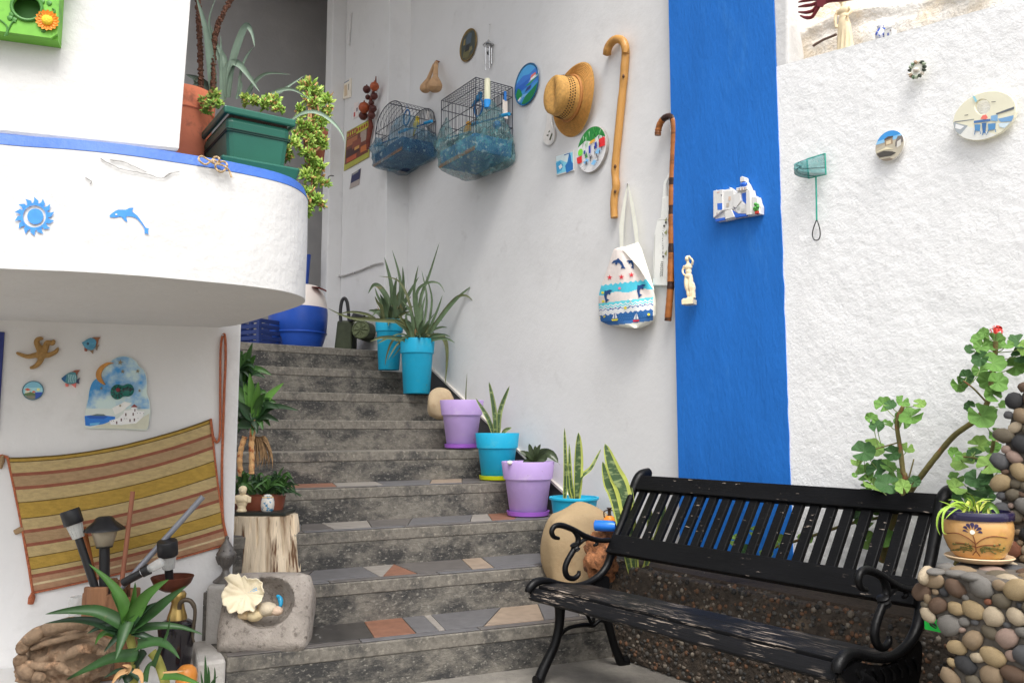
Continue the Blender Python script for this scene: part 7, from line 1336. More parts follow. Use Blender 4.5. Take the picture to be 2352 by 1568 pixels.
for x, y, s_ in ((1735, 500, 42), (1770, 632, 30), (1985, 625, 32), (1465, 870, 24), (2010, 905, 24), (1735, 1118, 22)): mb = MB(WL.frame(o)); mb.prism(C2([(x + a, y - b) for a, b in star(0, 0, s_, s_ * .38, 5, 80)]), -.013, -.019); mb.build('star_relief', mat('grey_gold', lin(150, 138, 110), rough=.5), t)
t, o = wall_thing(WL, *ZL(1760, 910), 'octopus_ornament', 'dark green octopus shaped ornament at the middle of ceramic scene', 'ornament', .018)
GG = mat('green_black_glaze', lin(30, 112, 100, 1.1), rough=.25, var=.3, vs=40, col2=lin(16, 40, 40), t2=(.5, .6), s2=40)
R_ = lambda px: px * .16 * pxm(3.6); mb = MB(WL.frame(o)); a0 = C2([(1690, 920)])[0]; a1 = C2([(1840, 900)])[0]; oo = wloc(WL, Vector(o), *ZL(1690, 920)); ob = wloc(WL, Vector(o), *ZL(1840, 895))
mb.ico((oo[0], -.006, oo[1]), (R_(92), .014, R_(108)), 3); mb.ico((ob[0], -.006, ob[1]), (R_(80), .013, R_(92)), 3); mb.ico(((oo[0] + ob[0]) / 2, -.006, (oo[1] + ob[1]) / 2), (R_(80), .012, R_(80)), 3); remesh(mb.build('body', GG, t), .003, 1)
mb = MB(WL.frame(o))
for i in range(10): a = i / 10 * 6.283; mb.tube(spline([(oo[0] + .012 * math.cos(a), -.0195, oo[1] + .012 * math.sin(a)), (oo[0] + R_(50) * math.cos(a + .25), -.0185, oo[1] + R_(55) * math.sin(a + .25)), (oo[0] + R_(85) * math.cos(a + .1), -.012, oo[1] + R_(98) * math.sin(a + .1))], 4), .0022, 6)
mb.build('tentacles', flat(18, 40, 40), t, kind='stuff'); mb = MB(WL.frame(o)); mb.ico((oo[0] + .004, -.02, oo[1] + .008), (.009, .004, .009), 2); mb.build('red_eye', flat(110, 30, 40), t)
# striped woven bag with its strap
t, o = wall_thing(WL, 260, 1160, 'woven_bag', 'striped yellow and red handwoven cloth bag hung across the wall', 'bag', .008)
WV = lambda n_, c: mat('weave_' + n_, lin(*c, 1.0), rough=.95, var=.16, vs=90, bump=.003, bs=260, stretch=(.35, 1, 1))
WVS = [WV('beige', (186, 164, 118)), WV('tan', (168, 140, 106)), WV('gold', (176, 144, 66)), WV('rust', (146, 88, 68)), WV('olive', (104, 84, 44)), WV('pinkish', (172, 134, 104)), WV('cream', (206, 188, 150))]
TLc, TRc, BRc, BLc = (18, 1050), (484, 961), (521, 1250), (76, 1361)
band = [(.0, .012, 4), (.012, .03, 2), (.03, .038, 4), (.038, .115, 0), (.115, .14, 3), (.14, .215, 1), (.215, .24, 3), (.24, .33, 0), (.33, .338, 4), (.338, .448, 2), (.448, .456, 4), (.456, .535, 0), (.535, .56, 3), (.56, .635, 1), (.635, .66, 3), (.66, .735, 0), (.735, .742, 4), (.742, .825, 2), (.825, .832, 4), (.832, .865, 0), (.865, .89, 3), (.89, .93, 5), (.93, .945, 6), (.945, .985, 5), (.985, 1.01, 3)]
def bagp(i, j, out=0):
    u = lerp(lerp(TLc[0], TRc[0], i), lerp(BLc[0], BRc[0], i), j); v = lerp(lerp(TLc[1], TRc[1], i), lerp(BLc[1], BRc[1], i), j)
    v += 52 * 4 * i * (1 - i) * .42 * (1 - j) ** 1.0 + 20 * i * (1 - i) * j; u += 6 * math.sin(j * 3.1) * (i - .5) * -1
    r_ = .012 + .05 * math.sin(math.pi * i) ** .7 * math.sin(math.pi * min(1, .15 + .85 * j)) ** .7 * .55 + .010 * noise.noise(Vector((i * 5 + j * 2, j * 2.2 - i * 3, 1.7))) + .004 * noise.noise(Vector((i * 16, j * 9, 4)))
    return WL.at(u, v, max(.008, r_ + out))
mb = MB(); rows = [b[0] for b in band] + [1.0]; js = []
for a, b, m in band:
    n_ = max(1, int((b - a) / .03)); js += [(lerp(a, min(b, 1), q / n_), m) for q in range(n_)]
js.append((1.0, 0)); NU = 60; NJ = len(js) - 1
mb.grid(lambda i, j: bagp(i, js[int(round(j * NJ))][0]), NU, NJ, 0, True, lambda i, j: js[j][1]); 
ob_ = mb.build('cloth', WVS, t, norm=False); sm_ = ob_.modifiers.new('thickness', 'SOLIDIFY'); sm_.thickness = .005; sm_.offset = -1
ROPE = mat('rust_cord', lin(168, 96, 66, 1.1), rough=.9, var=.35, vs=120, bump=.004, bs=160)
mb = MB()
for pth in ([(484, 962), (487, 985), (490, 1003), (497, 1015), (504, 1005), (506, 960), (506, 880), (507, 800), (512, 770), (517, 775), (518, 830), (515, 900), (512, 990), (510, 1060), (510, 1130), (512, 1190), (520, 1230), (524, 1250), (518, 1266)],): mb.tube([WL.at(u, v, .015) for u, v in spline(pth, 7)], .0058, 8)
mb.build('strap', ROPE, t); mb = MB()
mb.tube([bagp(0, j / 20, .003) for j in range(21)], .006, 7); mb.build('left_seam', ROPE, t); mb = MB(); mb.tube([bagp(1, j / 20, .003) for j in range(21)], .005, 7); mb.build('right_seam', ROPE, t); mb = MB(); mb.tube([bagp(i / 30, 1, .003) for i in range(31)], .004, 7); mb.build('hem', ROPE, t)
for (a, b, m) in (((6, 1048), (-2, 1075), 1), ((75, 1362), (70, 1386), 0), ((60, 1210), (34, 1222), 1)):
    mb = MB(); A_, B_ = WL.at(*a, .014), WL.at(*b, .012); mb.ico(A_, .008, 2); mb.tube([A_, A_.lerp(B_, .4), B_], [.007, .013, .011], 10); mb.build('tassel', ROPE if not m else WVS[1], t)
mb = MB(); mb.tube([WL.at(18, 1050, .012), WL.at(5, 1046, .014), WL.at(-12, 1050, .01)], .006, 7); mb.build('tie_cord', ROPE, t)
mb = MB(); mb.tube([WL.at(512, 771, -.01), WL.at(512, 769, .03)], .004, 6); mb.build('nail', STEEL, t)
# ================================================================== LANDING
ZLd = RIS * 9
yb = 6.75; k = pxm(yb); q = at_y(683, 800, yb); q.z = ZLd; v0 = 985 - (ZLd - CH) / yb * FPX; t = thing('jar', 'big ceramic jar, blue below and white above, on the landing', 'jar', q); F_ = Matrix.Translation(q); B1 = mat('deep_blue_enamel', lin(32, 72, 158, 1.25), rough=.35, var=.12, vs=6); B2 = mat('white_enamel', lin(215, 205, 198, 1.25), rough=.4, var=.05)
pf = [(50, 0), (57, 14), (62, 32), (64, 40), (65, 41), (66.5, 70), (67, 88), (66, 100)]; mb = MB(F_); mb.lathe([(a * k, b * k) for a, b in pf], 44, 0); mb.lathe([(66 * k, 100 * k), (63 * k, 120 * k), (55 * k, 138 * k), (46 * k, 148 * k), (44 * k, 152 * k), (39 * k, 152 * k), (38 * k, 140 * k), (0, 135 * k)], 44, 1)
mb.build('body', [B1, B2], t); mb = MB(F_); mb.lathe([(65.5 * k, 40 * k), (66.5 * k, 42 * k), (66 * k, 44 * k)], 44); mb.build('raised_band', B1, t)
mb = MB(); mb.grid(lambda i, j: at_y(lerp(716, 750, i), lerp(658, 667, i) + 4 * j - 3 * math.sin(i * 3), yb - .16 + .12 * j), 12, 6); tag(mb.build('red_cloth', mat('red_cloth', lin(130, 32, 30, 1.2), rough=.9), loc=at_y(733, 660, yb), norm=False), 'scrap of dark red cloth on the jar rim', 'cloth')
q = at_y(586, 745, 6.55); q.z = ZLd; t = thing('crate', 'dark blue slatted plastic crate next to the big jar', 'crate', q, rad(-30)); DB = mat('navy_plastic', lin(26, 44, 96, 1.1), rough=.5); F_ = Matrix.Translation(q) @ Matrix.Rotation(rad(-30), 4, 'Z')
for i in range(5):
    for s_ in (-1, 1): mb = MB(F_); mb.box((0, s_ * .12, .03 + i * .045), (.36, .012, .03)); mb.build('slat', DB, t, bev=.002); mb = MB(F_); mb.box((s_ * .174, 0, .03 + i * .045), (.012, .226, .03)); mb.build('slat', DB, t, bev=.002)
for sx_ in (-1, 1):
    for sy_ in (-1, 1): mb = MB(F_); mb.box((sx_ * .172, sy_ * .118, .12), (.03, .03, .24)); mb.build('corner_post', DB, t, bev=.003)
mb = MB(F_); mb.box((0, 0, .006), (.32, .21, .01)); mb.build('crate_floor', DB, t)
t = thing('folding_chair', 'blue folded chair back leaning in the dark passage', 'chair', at_y(706, 640, 7.3)); BLc = mat('blue_chair_paint', lin(28, 66, 150, 1.2), rough=.45)
mb = MB(); P_ = [at_y(u, v, 7.3) for u, v in spline([(700, 770), (702, 700), (705, 640), (710, 585)], 4)]; mb.tube(P_, .03, 10, flat=.5); mb.build('post', BLc, t)
mb = MB(); mb.hexa([at_y(u, v, y_) for y_ in (7.28, 7.32) for u, v in ((660, 655), (704, 640), (714, 584), (660, 590))]); mb.build('back_panel', BLc, t, bev=.01); mb = MB(); mb.hexa([at_y(u, v, y_) for y_ in (7.2, 7.24) for u, v in ((640, 800), (650, 800), (664, 655), (656, 655))]); mb.build('post', BLc, t)
yb = 6.72; k = pxm(yb); q = at_y(812, 760, yb); q.z = ZLd; t = thing('canister', 'old dark green metal canister with loop handle on the landing', 'canister', q); OLV = mat('dark_olive_metal', lin(52, 58, 40, 1.15), rough=.5, var=.25, vs=20, metal=.2); OL2 = mat('olive_lid', lin(92, 100, 70, 1.1), rough=.6, var=.25, vs=40, bump=.003, bs=60)
c = at_y(829, 757, yb - .12); R_ = 22 * k; F_ = Matrix.Translation(c) @ Matrix.Rotation(rad(-8), 4, 'Z') @ Matrix.Rotation(rad(90), 4, 'X'); mb = MB(F_); mb.lathe([(0, -.26), (R_ * .9, -.26), (R_, -.24), (R_, -.01), (R_ * .95, 0)], 32); mb.build('drum', OLV, t)
mb = MB(F_); mb.lathe([(R_ * .93, -.001), (R_ * .93, .008), (R_ * .84, .012), (R_ * .8, .006), (0, .008)], 32); mb.build('lid', OL2, t); mb = MB(F_)
for i in range(8): a = i / 8 * 6.283; mb.tube([(.006 * math.cos(a), .006 * math.sin(a), .011), (R_ * .76 * math.cos(a), R_ * .76 * math.sin(a), .011)], .0035, 5)
mb.build('lid_ribs', OL2, t, kind='stuff')
mb = MB(); a, b = at_y(773, 738, yb), at_y(812, 790, yb); mb.hexa([Vector((a.x, yb - .08, ZLd + .002)), Vector((b.x, yb - .08, ZLd + .002)), Vector((b.x, yb + .16, ZLd + .002)), Vector((a.x, yb + .16, ZLd + .002)), Vector((a.x + .02, yb - .07, a.z)), Vector((b.x, yb - .07, a.z)), Vector((b.x, yb + .15, a.z)), Vector((a.x + .02, yb + .15, a.z))]); mb.build('tank', OLV, t, bev=.015)
mb = MB(); mb.tube([at_y(u, v, yb - .06) for u, v in spline([(783, 740), (782, 715), (785, 693), (791, 685), (797, 693), (800, 715), (802, 738)], 5)], .014, 9); mb.build('loop_handle', BLACKP, t)
mb = MB(); mb.hexa([at_y(u, v, y_) for y_ in (yb - .1, yb + .06) for u, v in ((800, 740), (836, 736), (842, 722), (814, 713))]); mb.build('grip', BLACKP, t, bev=.02)
# ================================================================== LEFT SIDE OF THE STAIRS
STONE = mat('grey_hewn_stone', lin(148, 140, 132, 1.1), rough=.9, var=.16, vs=14, bump=.006, bs=90, col2=lin(176, 168, 160), t2=(.5, .75), s2=7, col3=lin(110, 102, 95), t3=(.55, .68), s3=40)
GRIM = MC['grimy_plaster']
pq0, pq1 = at_y(474, 1345, 3.58), at_y(548, 1345, 3.58); mb = MB(); zt3 = pq0.z
mb.hexa([(pq0.x, 3.58, 0), (pq1.x, 3.58, 0), (pq1.x, 3.76, 0), (pq0.x, 3.76, 0), (pq0.x, 3.58, zt3), (pq1.x, 3.58, zt3), (pq1.x, 3.76, zt3), (pq0.x, 3.76, zt3)]); tag(mb.build('plinth', GRIM, loc=(pq0.x, 3.5, 0), bev=.012), 'small grimy plaster block supporting the pewter censer', 'block')
c = at_y(517, 1352, 3.67); c.z = zt3 + .001; k = pxm(3.67); t = thing('censer', 'tarnished pewter incense burner with pierced pointed lid', 'incense burner', c); PEW = mat('tarnished_pewter', lin(120, 116, 112, 1.0), rough=.45, metal=.55, var=.25, vs=40, bump=.002, bs=120); F_ = Matrix.Translation(c)
mb = MB(F_); mb.lathe([(a * k, b * k) for a, b in ((27, 0), (27, 3), (20, 8), (11, 16), (7, 24), (8, 30), (14, 38), (19, 48), (21, 58), (20.5, 60))], 28); bw_ = mb.build('bowl', PEW, t)
for i in range(18): a = i / 18 * 6.283; mb = MB(F_); mb.tube([((15.2 * math.cos(a)) * k, 15.2 * math.sin(a) * k, 39 * k), (20.5 * math.cos(a) * k, 20.5 * math.sin(a) * k, 51 * k), (21.5 * math.cos(a) * k, 21.5 * math.sin(a) * k, 57 * k)], 1.6 * k, 5); mb.build('flute', PEW, bw_)
mb = MB(F_); mb.lathe([(a * k, b * k) for a, b in ((22, 60), (22, 62), (19, 66), (14, 76), (9, 84), (5, 90), (4, 94), (5, 97), (2, 101), (0, 102))], 28); ld_ = mb.build('lid', PEW, t); mb = MB(F_)
for i in range(8): a = i / 8 * 6.283; mb.ico((17 * math.cos(a) * k, 17 * math.sin(a) * k, 70 * k), 1.5 * k, 1)
mb.build('lid_holes', MC['dark_hole'], ld_, kind='stuff')
# hollowed stone block, tipped back
f = at_h(590, 1499, RIS + .004); k = pxm(f.y); Wm, Hm, Dm = 205 * k, 172 * k, .16
t = thing('stone_mortar', 'square grey stone mortar with round hollow holding a shell', 'mortar', f); TL = rad(26)
F_ = Matrix.Translation(f + Vector((0, .012, .0))) @ Matrix.Rotation(rad(4), 4, 'Z') @ Matrix.Rotation(-TL, 4, 'X') @ Matrix.Translation((0, 0, 0))
N1 = 56
def mtf(i, j):
    x, z = (i * 2 - 1), j; X = x * Wm / 2; Zz = z * Hm / math.cos(TL) * .98; d = 0
    cx, cz = .02 * Wm, Hm * .64; r2 = math.hypot((X - cx) / (Wm * .31), (Zz - cz) / (Hm * .34))
    if r2 < 1: d = .115 * (1 - r2 ** 2.4) ** .75
    e_ = max(abs(x) ** 7, abs(2 * z - 1) ** 9); d += .05 * e_
    rx_ = X * (1 - .06 * abs(2 * z - 1) ** 6); rz_ = Zz + (abs(x) ** 5) * (.5 - z) * Hm * .12
    return Vector((rx_ + .004 * noise.noise(Vector((X * 9, Zz * 9, 0))), d + .004 * noise.noise(Vector((X * 14, Zz * 14, 3))), rz_))
V = [mtf(i / N1, j / N1) for j in range(N1 + 1) for i in range(N1 + 1)]; n1 = N1 + 1; F2 = [(j * n1 + i, j * n1 + i + 1, (j + 1) * n1 + i + 1, (j + 1) * n1 + i) for j in range(N1) for i in range(N1)]
per = [i for i in range(n1)] + [j * n1 + N1 for j in range(1, n1)] + [N1 * n1 + i for i in range(N1 - 1, -1, -1)] + [j * n1 for j in range(N1 - 1, 0, -1)]; b0_ = len(V)
for p in per: q = V[p]; V.append(Vector((q.x * .96, .05 + Dm, q.z * .97 + .004)))
m_ = len(per); F2 += [(per[i], b0_ + i, b0_ + (i + 1) % m_, per[(i + 1) % m_]) for i in range(m_)] + [tuple(b0_ + i for i in range(m_))]
mb = MB(F_); mb.add(V, F2, 0, True); mo = mb.build('block', STONE, t)
# shell and stones lying in the hollow
def inm(u, v, d): 
    q = F_ @ Vector((0, d, 0)); nn = (F_.to_3x3() @ Vector((0, -1, 0))); r_ = ray(u, v); return CAM + r_ * ((q - CAM).dot(nn) / r_.dot(nn))
c = inm(562, 1364, -.035); k = pxm(c.y); t = thing('oyster_shell', 'ruffled cream shell with blue stain inside the stone hollow', 'shell', c)
SH = mat('cream_shell', lin(235, 220, 190, 1.1), rough=.5, var=.08, vs=14, bump=.003, bs=30, col2=lin(240, 200, 180), t2=(.6, .75), s2=14); rg = random.Random(6)
def shf(i, j):
    a = i * 6.2832; R_ = (43 + 4 * math.sin(a * 2 + 1) + 13 * noise.noise(Vector((math.cos(a) * 2.2, math.sin(a) * 2.2, 4))) * j + 3.5 * noise.noise(Vector((math.cos(a) * 6, math.sin(a) * 6, 1))) * j) * k * j
    if 1.9 < a < 2.5: R_ *= 1 + .35 * j
    cp = .028 * (j ** 2) + .020 * noise.noise(Vector((math.cos(a) * 2.6, math.sin(a) * 2.6, j * 2))) * j ** 2 + .010 * noise.noise(Vector((math.cos(a) * 8, math.sin(a) * 8, j * 2))) * j ** 3
    return c + Vector((R_ * math.cos(a), .012 - cp + .02 * j * math.sin(a) * 1.0, R_ * math.sin(a) * .95))
mb = MB(); mb.grid(shf, 84, 14); so = mb.build('valve', SH, t, norm=False); sm_ = so.modifiers.new('thickness', 'SOLIDIFY'); sm_.thickness = .004
mb = MB()
for a0, a1, j0, j1 in ((.0, .12, .12, .62), (.90, .99, .15, .5)): mb.grid(lambda i, j: shf(lerp(a0, a1, i), lerp(j0, j1, j)) + Vector((0, -.004, 0)), 8, 5)
mb.build('blue_stain', flat(70, 160, 215), t, norm=False, kind='stuff')
for i, (u, v, r_, lab, col) in enumerate(((585, 1412, 17, 'pitted beige pebble under the shell in mortar', (206, 188, 150)), (612, 1398, 20, 'pale round pebble at the middle of mortar', (198, 184, 160)), (635, 1402, 13, 'small rosy pebble at right of mortar hollow', (196, 172, 150)), (560, 1412, 13, 'small sand coloured pebble at left of mortar hollow', (200, 176, 138)))):
    c2 = inm(u, v, .012); mb = MB(); mb.ico(c2, (r_ * k * 1.15, r_ * k, r_ * k * .8), 3, 0, .14, 2.2, i); tag(mb.build('pebble', mat('mortar_pebble_%d' % col[0], lin(*col, 1.1), rough=.8, var=.12, vs=30, bump=.003, bs=120), loc=c2), lab, 'pebble', 'pebbles in the stone mortar')
mb = MB(); Q = [inm(u, v, .02) for u, v in spline([(636, 1366), (643, 1374), (645, 1386), (640, 1398)], 4)]; mb.tube(Q, [.004, .007, .009, .010, .011, .011, .011, .010, .009, .008, .006, .004, .003][:len(Q)], 8); tag(mb.build('blue_shell_piece', mat('blue_glaze_bit', lin(40, 140, 180, 1.1), rough=.25, var=.4, vs=60), loc=Q[0]), 'curved shard of blue glazed ceramic in the mortar', 'shard')
# log section
f = at_h(608, 1321, RIS * 2 + .004); k = pxm(f.y); t = thing('log_section', 'upright weathered pale log section with deep cracks on the step', 'log', (f.x, f.y + .1, RIS * 2 + .004))
BARK = mat('weathered_wood', lin(200, 184, 160, 1.3), rough=.9, var=.22, vs=30, stretch=(1, 1, .06), bump=.008, bs=60, col2=lin(104, 72, 48), t2=(.55, .61), s2=24, col3=lin(158, 132, 104), t3=(.52, .66), s3=9)
cx = Vector((f.x, f.y, 0)); cx += cx.normalized() * 62 * k; cx.z = RIS * 2 + .004; Hl = (at_y(611, 1187, f.y).z - cx.z)
def lgf(i, j):
    a = i * 6.2832; R_ = lerp(86, 77, j) * k; n_ = noise.noise(Vector((math.cos(a) * 2, math.sin(a) * 2, j * .6))); cr = max(0, noise.noise(Vector((math.cos(a) * 11, math.sin(a) * 11, j * 1.3))) - .28)
    R2 = R_ * (1 + .06 * n_ - .30 * cr + .012 * noise.noise(Vector((a * 30, 0, j * 3)))); lean = -8 * k * j
    return cx + Vector((R2 * math.cos(a) + lean, R2 * math.sin(a) * .8, Hl * j))
mb = MB(); mb.grid(lgf, 220, 24); b_ = len(mb.v); n2 = 221; mb.f.append(tuple(range(24 * n2, 24 * n2 + 220))); mb.m.append(0); mb.sm.append(False); mb.build('trunk', BARK, t, norm=True)
zt4 = cx.z + Hl
c = cx + Vector((-28 * k, 0, Hl + .002)); mb = MB(); mb.box(c + Vector((.03, 0, .009)), (140 * k, .19, .016)); tag(mb.build('tray', mat('black_tray', (.02, .024, .02), rough=.4), loc=c, bev=.003), 'thin black tray lying on top of the log', 'tray')
zt5 = zt4 + .0205
# bust
c = at_y(555, 1178, cx.y - .07); c.z = zt5; k = pxm(c.y); t = thing('bust', 'small ivory bust of a young man on black tray', 'bust', c); F_ = Matrix.Translation(c); mb = MB(F_)
mb.lathe([(11 * k, 0), (11 * k, 4 * k), (9 * k, 6 * k), (9 * k, 12 * k)], 16); mb.ico((0, 0, 21 * k), (13 * k, 9 * k, 15 * k), 2); mb.tube([(-15 * k, 0, 33 * k), (-17 * k, -2 * k, 18 * k)], [6 * k, 5 * k], 8); mb.tube([(15 * k, 0, 33 * k), (16 * k, -2 * k, 20 * k)], [6 * k, 5 * k], 8); mb.ico((0, -2 * k, 27 * k), (15 * k, 9 * k, 10 * k), 2); mb.ico((0, 0, 32 * k), (18 * k, 9 * k, 7 * k), 2); mb.tube([(0, 0, 30 * k), (1 * k, -1 * k, 42 * k)], [6.5 * k, 5.5 * k], 8); mb.ico((1.5 * k, -1.5 * k, 47 * k), (8.5 * k, 9.5 * k, 11 * k), 2); mb.ico((1 * k, 1.5 * k, 50 * k), (9.5 * k, 9.5 * k, 8 * k), 2, 0, .12, 6, 2); mb.ico((2 * k, -11 * k, 46 * k), (1.6 * k, 2.5 * k, 2.4 * k), 1)
remesh(mb.build('body', CREAM, t), .0022, 1)
c = at_y(614, 1178, cx.y - .06); c.z = zt5; k = pxm(c.y); t = thing('little_jar', 'little white lidded jar with blue flowers on black tray', 'jar', c); F_ = Matrix.Translation(c); mb = MB(F_); mb.lathe([(a * k, b * k) for a, b in ((11, 0), (14, 4), (15, 14), (14.5, 24), (12, 31), (9, 34), (9, 36), (5, 38), (0, 38.5))], 24); mb.build('body', mat('blue_flower_glaze', lin(216, 212, 204, 1.1), rough=.3, var=.05, col2=lin(70, 140, 180), t2=(.54, .58), s2=48), t); mb = MB(F_); mb.lathe([(12.4 * k, 31 * k), (13 * k, 32 * k), (12 * k, 33 * k)], 24); mb.build('gold_line', flat(190, 160, 110), t)
# aloe planter behind them
yp = cx.y + .055; k = pxm(yp); c = at_y(594, 1176, yp); c.z = zt4 + .001; t = thing('aloe_planter', 'brown planter crowded with green aloes on tall ringed stems', 'potted plant', c); F_ = Matrix.Translation(c)
mb = MB(F_); mb.lathe([(a * k, b * k) for a, b in ((52, 0), (56, 14), (58, 24), (60, 40), (56, 40), (53, 30), (0, 29))], 36, sy=.55); mb.build('pot', mat('brown_glaze', lin(126, 70, 52, 1.1), rough=.3, var=.2, vs=12), t)
mb = MB(F_ @ Matrix.Translation((0, 0, 31 * k))); mb.grid(lambda i, j: (53 * k * j * math.cos(i * 6.283), 53 * k * .55 * j * math.sin(i * 6.283), .004), 20, 4); mb.build('soil', SOIL, t)
ZB = Z(660, 1000, 2.8); AGR = mat('green_aloe', lin(62, 100, 44, 1.0), rough=.45, var=.3, vs=14, col2=lin(120, 110, 60), t2=(.66, .74), s2=16); AGL = mat('light_green_aloe', lin(92, 138, 58, 1.0), rough=.4, var=.2, vs=14); AGD = mat('dark_green_aloe', lin(40, 68, 38, 1.0), rough=.42, var=.25, vs=14); rg = random.Random(41)
TRK = mat('ringed_aloe_stem', lin(204, 160, 110, 1.1), rough=.8, var=.25, vs=40, col2=lin(170, 92, 50), t2=(.52, .62), s2=30)
for pth, w_2 in (([(215, 1085), (218, 960), (215, 840), (225, 740), (240, 640)], 46), ([(130, 1120), (118, 980), (130, 880), (160, 780)], 44)):
    S_ = spline(pth, 8); mb = MB(); mb.tube([at_y(*ZB(*p), yp - .02) for p in S_] , [w_2 * .14 * k * (1 + .10 * (i % 4 == 0) - .1 * (i % 4 == 2)) for i in range(len(S_))], 10); mb.build('stem', TRK, t)
ros = lambda cx_, cy_, tips, w_: [([(cx_, cy_), (lerp(cx_, tx, .45) + (0), lerp(cy_, ty, .5) - bend), (tx, ty)], w_ * s_, m_) for tx, ty, bend, s_, m_ in tips]
leaves(t, AGR, ros(240, 620, [(200, 260, 0, 1.0, AGL), (480, 338, 20, .9, AGL), (445, 552, 60, 1, AGD), (600, 566, 60, .7, AGD), (440, 656, 30, .8, AGD), (100, 490, -20, 1.2, AGD), (60, 330, 0, 1.2, AGR), (120, 620, 0, 1.1, AGD), (330, 500, 70, 1, AGR), (150, 330, 0, 1, AGL), (270, 330, 0, 1, AGL), (420, 500, 70, .8, AGR), (90, 700, -10, 1.3, AGD), (30, 560, 0, 1.2, AGD), (330, 420, 30, .8, AGR), (260, 720, -10, .8, AGD)], 92), ZB, 2.8, yp - .03, rg, .3)
leaves(t, AGD, ros(140, 320, [(225, 10, 0, .9, AGR), (380, 275, 70, .9, AGR), (330, 300, 50, .8, AGD), (250, 110, 10, 1, AGR), (110, 110, 0, 1.1, AGR), (60, 240, 10, 1.1, AGD), (60, 420, -30, 1.2, AGD), (180, 450, -40, 1.1, AGD), (280, 290, 60, .8, AGD), (40, 60, 0, 1, AGR), (170, 90, 0, 1, AGD), (20, 180, 0, 1, AGR)], 90), ZB, 2.8, yp + .02, rg, .3)
ext = []
for cx_, cy_, n_, L0_ in ((190, 470, 16, 150), (110, 210, 16, 140), (240, 610, 14, 170), (60, 620, 10, 150)):
    for i in range(n_): a = i / n_ * 6.283 + rg.uniform(-.2, .2); L_ = L0_ * rg.uniform(.7, 1.15); ext.append(([(cx_, cy_), (cx_ + math.cos(a) * L_ * .6, cy_ - math.sin(a) * L_ * .6 - 25), (cx_ + math.cos(a) * L_, cy_ - math.sin(a) * L_ + 10)], rg.uniform(40, 66), rg.choice((AGD, AGD, AGR))))
leaves(t, AGD, ext, ZB, 2.8, yp + .0, rg, .4)
low_t = []
for i in range(64): bx_ = rg.uniform(70, 470); a = rg.uniform(-1.35, 1.35) + (bx_ - 270) / 420; L_ = rg.uniform(110, 190); low_t.append(([(bx_, 1245 + rg.uniform(-15, 15)), (bx_ + math.sin(a) * L_ * .6, 1240 - math.cos(a) * L_ * .8 - 20), (bx_ + math.sin(a) * L_ * 1.15, 1240 - math.cos(a) * L_ * .9 + rg.uniform(-10, 60) * abs(math.sin(a)))], rg.uniform(22, 34), rg.choice((AGR, AGD, AGD, AGR))))
low_t += [([(430, 1230), (520, 1120), (570, 1170)], 28, AGD), ([(430, 1240), (540, 1160), (582, 1280)], 30, AGD), ([(420, 1220), (440, 1100), (482, 1025)], 34, AGR), ([(420, 1250), (470, 1220), (480, 1275)], 26, AGD), ([(440, 1230), (500, 1080), (545, 1110)], 24, AGR)]
leaves(t, AGR, low_t, ZB, 2.8, yp - .03, rg, .35)
DRB = mat('dry_brown_leaf', lin(140, 112, 80, 1.05), rough=.9, var=.35, vs=40)
rg = random.Random(12)
leaves(t, DRB, [([(235, 830), (lerp(235, x_, .6), 800 + rg.uniform(-20, 20)), (x_, 930), (x_ + rg.uniform(-25, 15), rg.uniform(970, 1060))], rg.uniform(9, 16)) for x_ in [rg.uniform(250, 385) for _ in range(34)]], ZB, 2.8, yp + .03, rg, .3, name='dry_leaf')
# ================================================================== LOWER LEFT CORNER
LDG = .12; lx = WL.x(WL.at(468, 1500)); mb = MB(); mb.hexa([WL.pt(-2.4, .001, 0), WL.pt(lx, .001, 0), WL.pt(lx, .62, 0), WL.pt(-2.4, .62, 0), WL.pt(-2.4, .001, LDG), WL.pt(lx, .001, LDG), WL.pt(lx, .62, LDG), WL.pt(-2.4, .62, LDG)]); tag(mb.build('ledge', WHITE, loc=WL.pt(lx - 1, .3, 0), bev=.01), 'low white ledge along the foot of the ornament wall', 'ledge')
ZC = lambda x, y: (.425 * x, 901.6 + .425 * y)
yj = 3.38; k = pxm(yj)
# wooden tub of garden things
WOOD = mat('split_brown_wood', lin(146, 104, 74, 1.05), rough=.8, var=.25, vs=30, stretch=(1, 1, .15), bump=.005, bs=60, col2=lin(90, 54, 36), t2=(.55, .7), s2=14)
q = at_y(250, 1500, yj); q.z = LDG + .001; t = thing('wooden_tub', 'rough tub of upright wooden staves holding lamps and sticks', 'tub', q); Ht = at_y(250, 1350, yj).z - q.z
for i in range(12):
    a = i / 12 * 6.283; R_ = 52 * k; cc = q + Vector((R_ * math.cos(a), R_ * math.sin(a), 0)); mb = MB(Matrix.Translation(cc) @ Matrix.Rotation(a, 4, 'Z')); hh = Ht * (1 + .08 * math.sin(i * 5)); mb.hexa([(-.012, -.030, 0), (.012, -.032, 0), (.012, .032, 0), (-.012, .030, 0), (-.010, -.027, hh), (.011, -.029, hh), (.011, .029, hh), (-.010, .027, hh)]); mb.build('stave', WOOD, t, bev=.006)
mb = MB(Matrix.Translation(q + Vector((0, 0, .01)))); mb.lathe([(0, 0), (45 * k, 0), (45 * k, Ht * .7), (0, Ht * .7)], 20); mb.build('filling', SOIL, t)
CLR = mat('clear_lamp_plastic', (.75, .76, .74), rough=.2, alpha=.5, spec=.7, var=.1, vs=30); FROST = mat('frosted_lamp_glass', (.48, .42, .32), rough=.35, alpha=.75, spec=.6)
def axis(p0, p1):
    d = (p1 - p0); return Matrix.Translation(p0) @ d.to_track_quat('Z', 'Y').to_matrix().to_4x4(), d.length
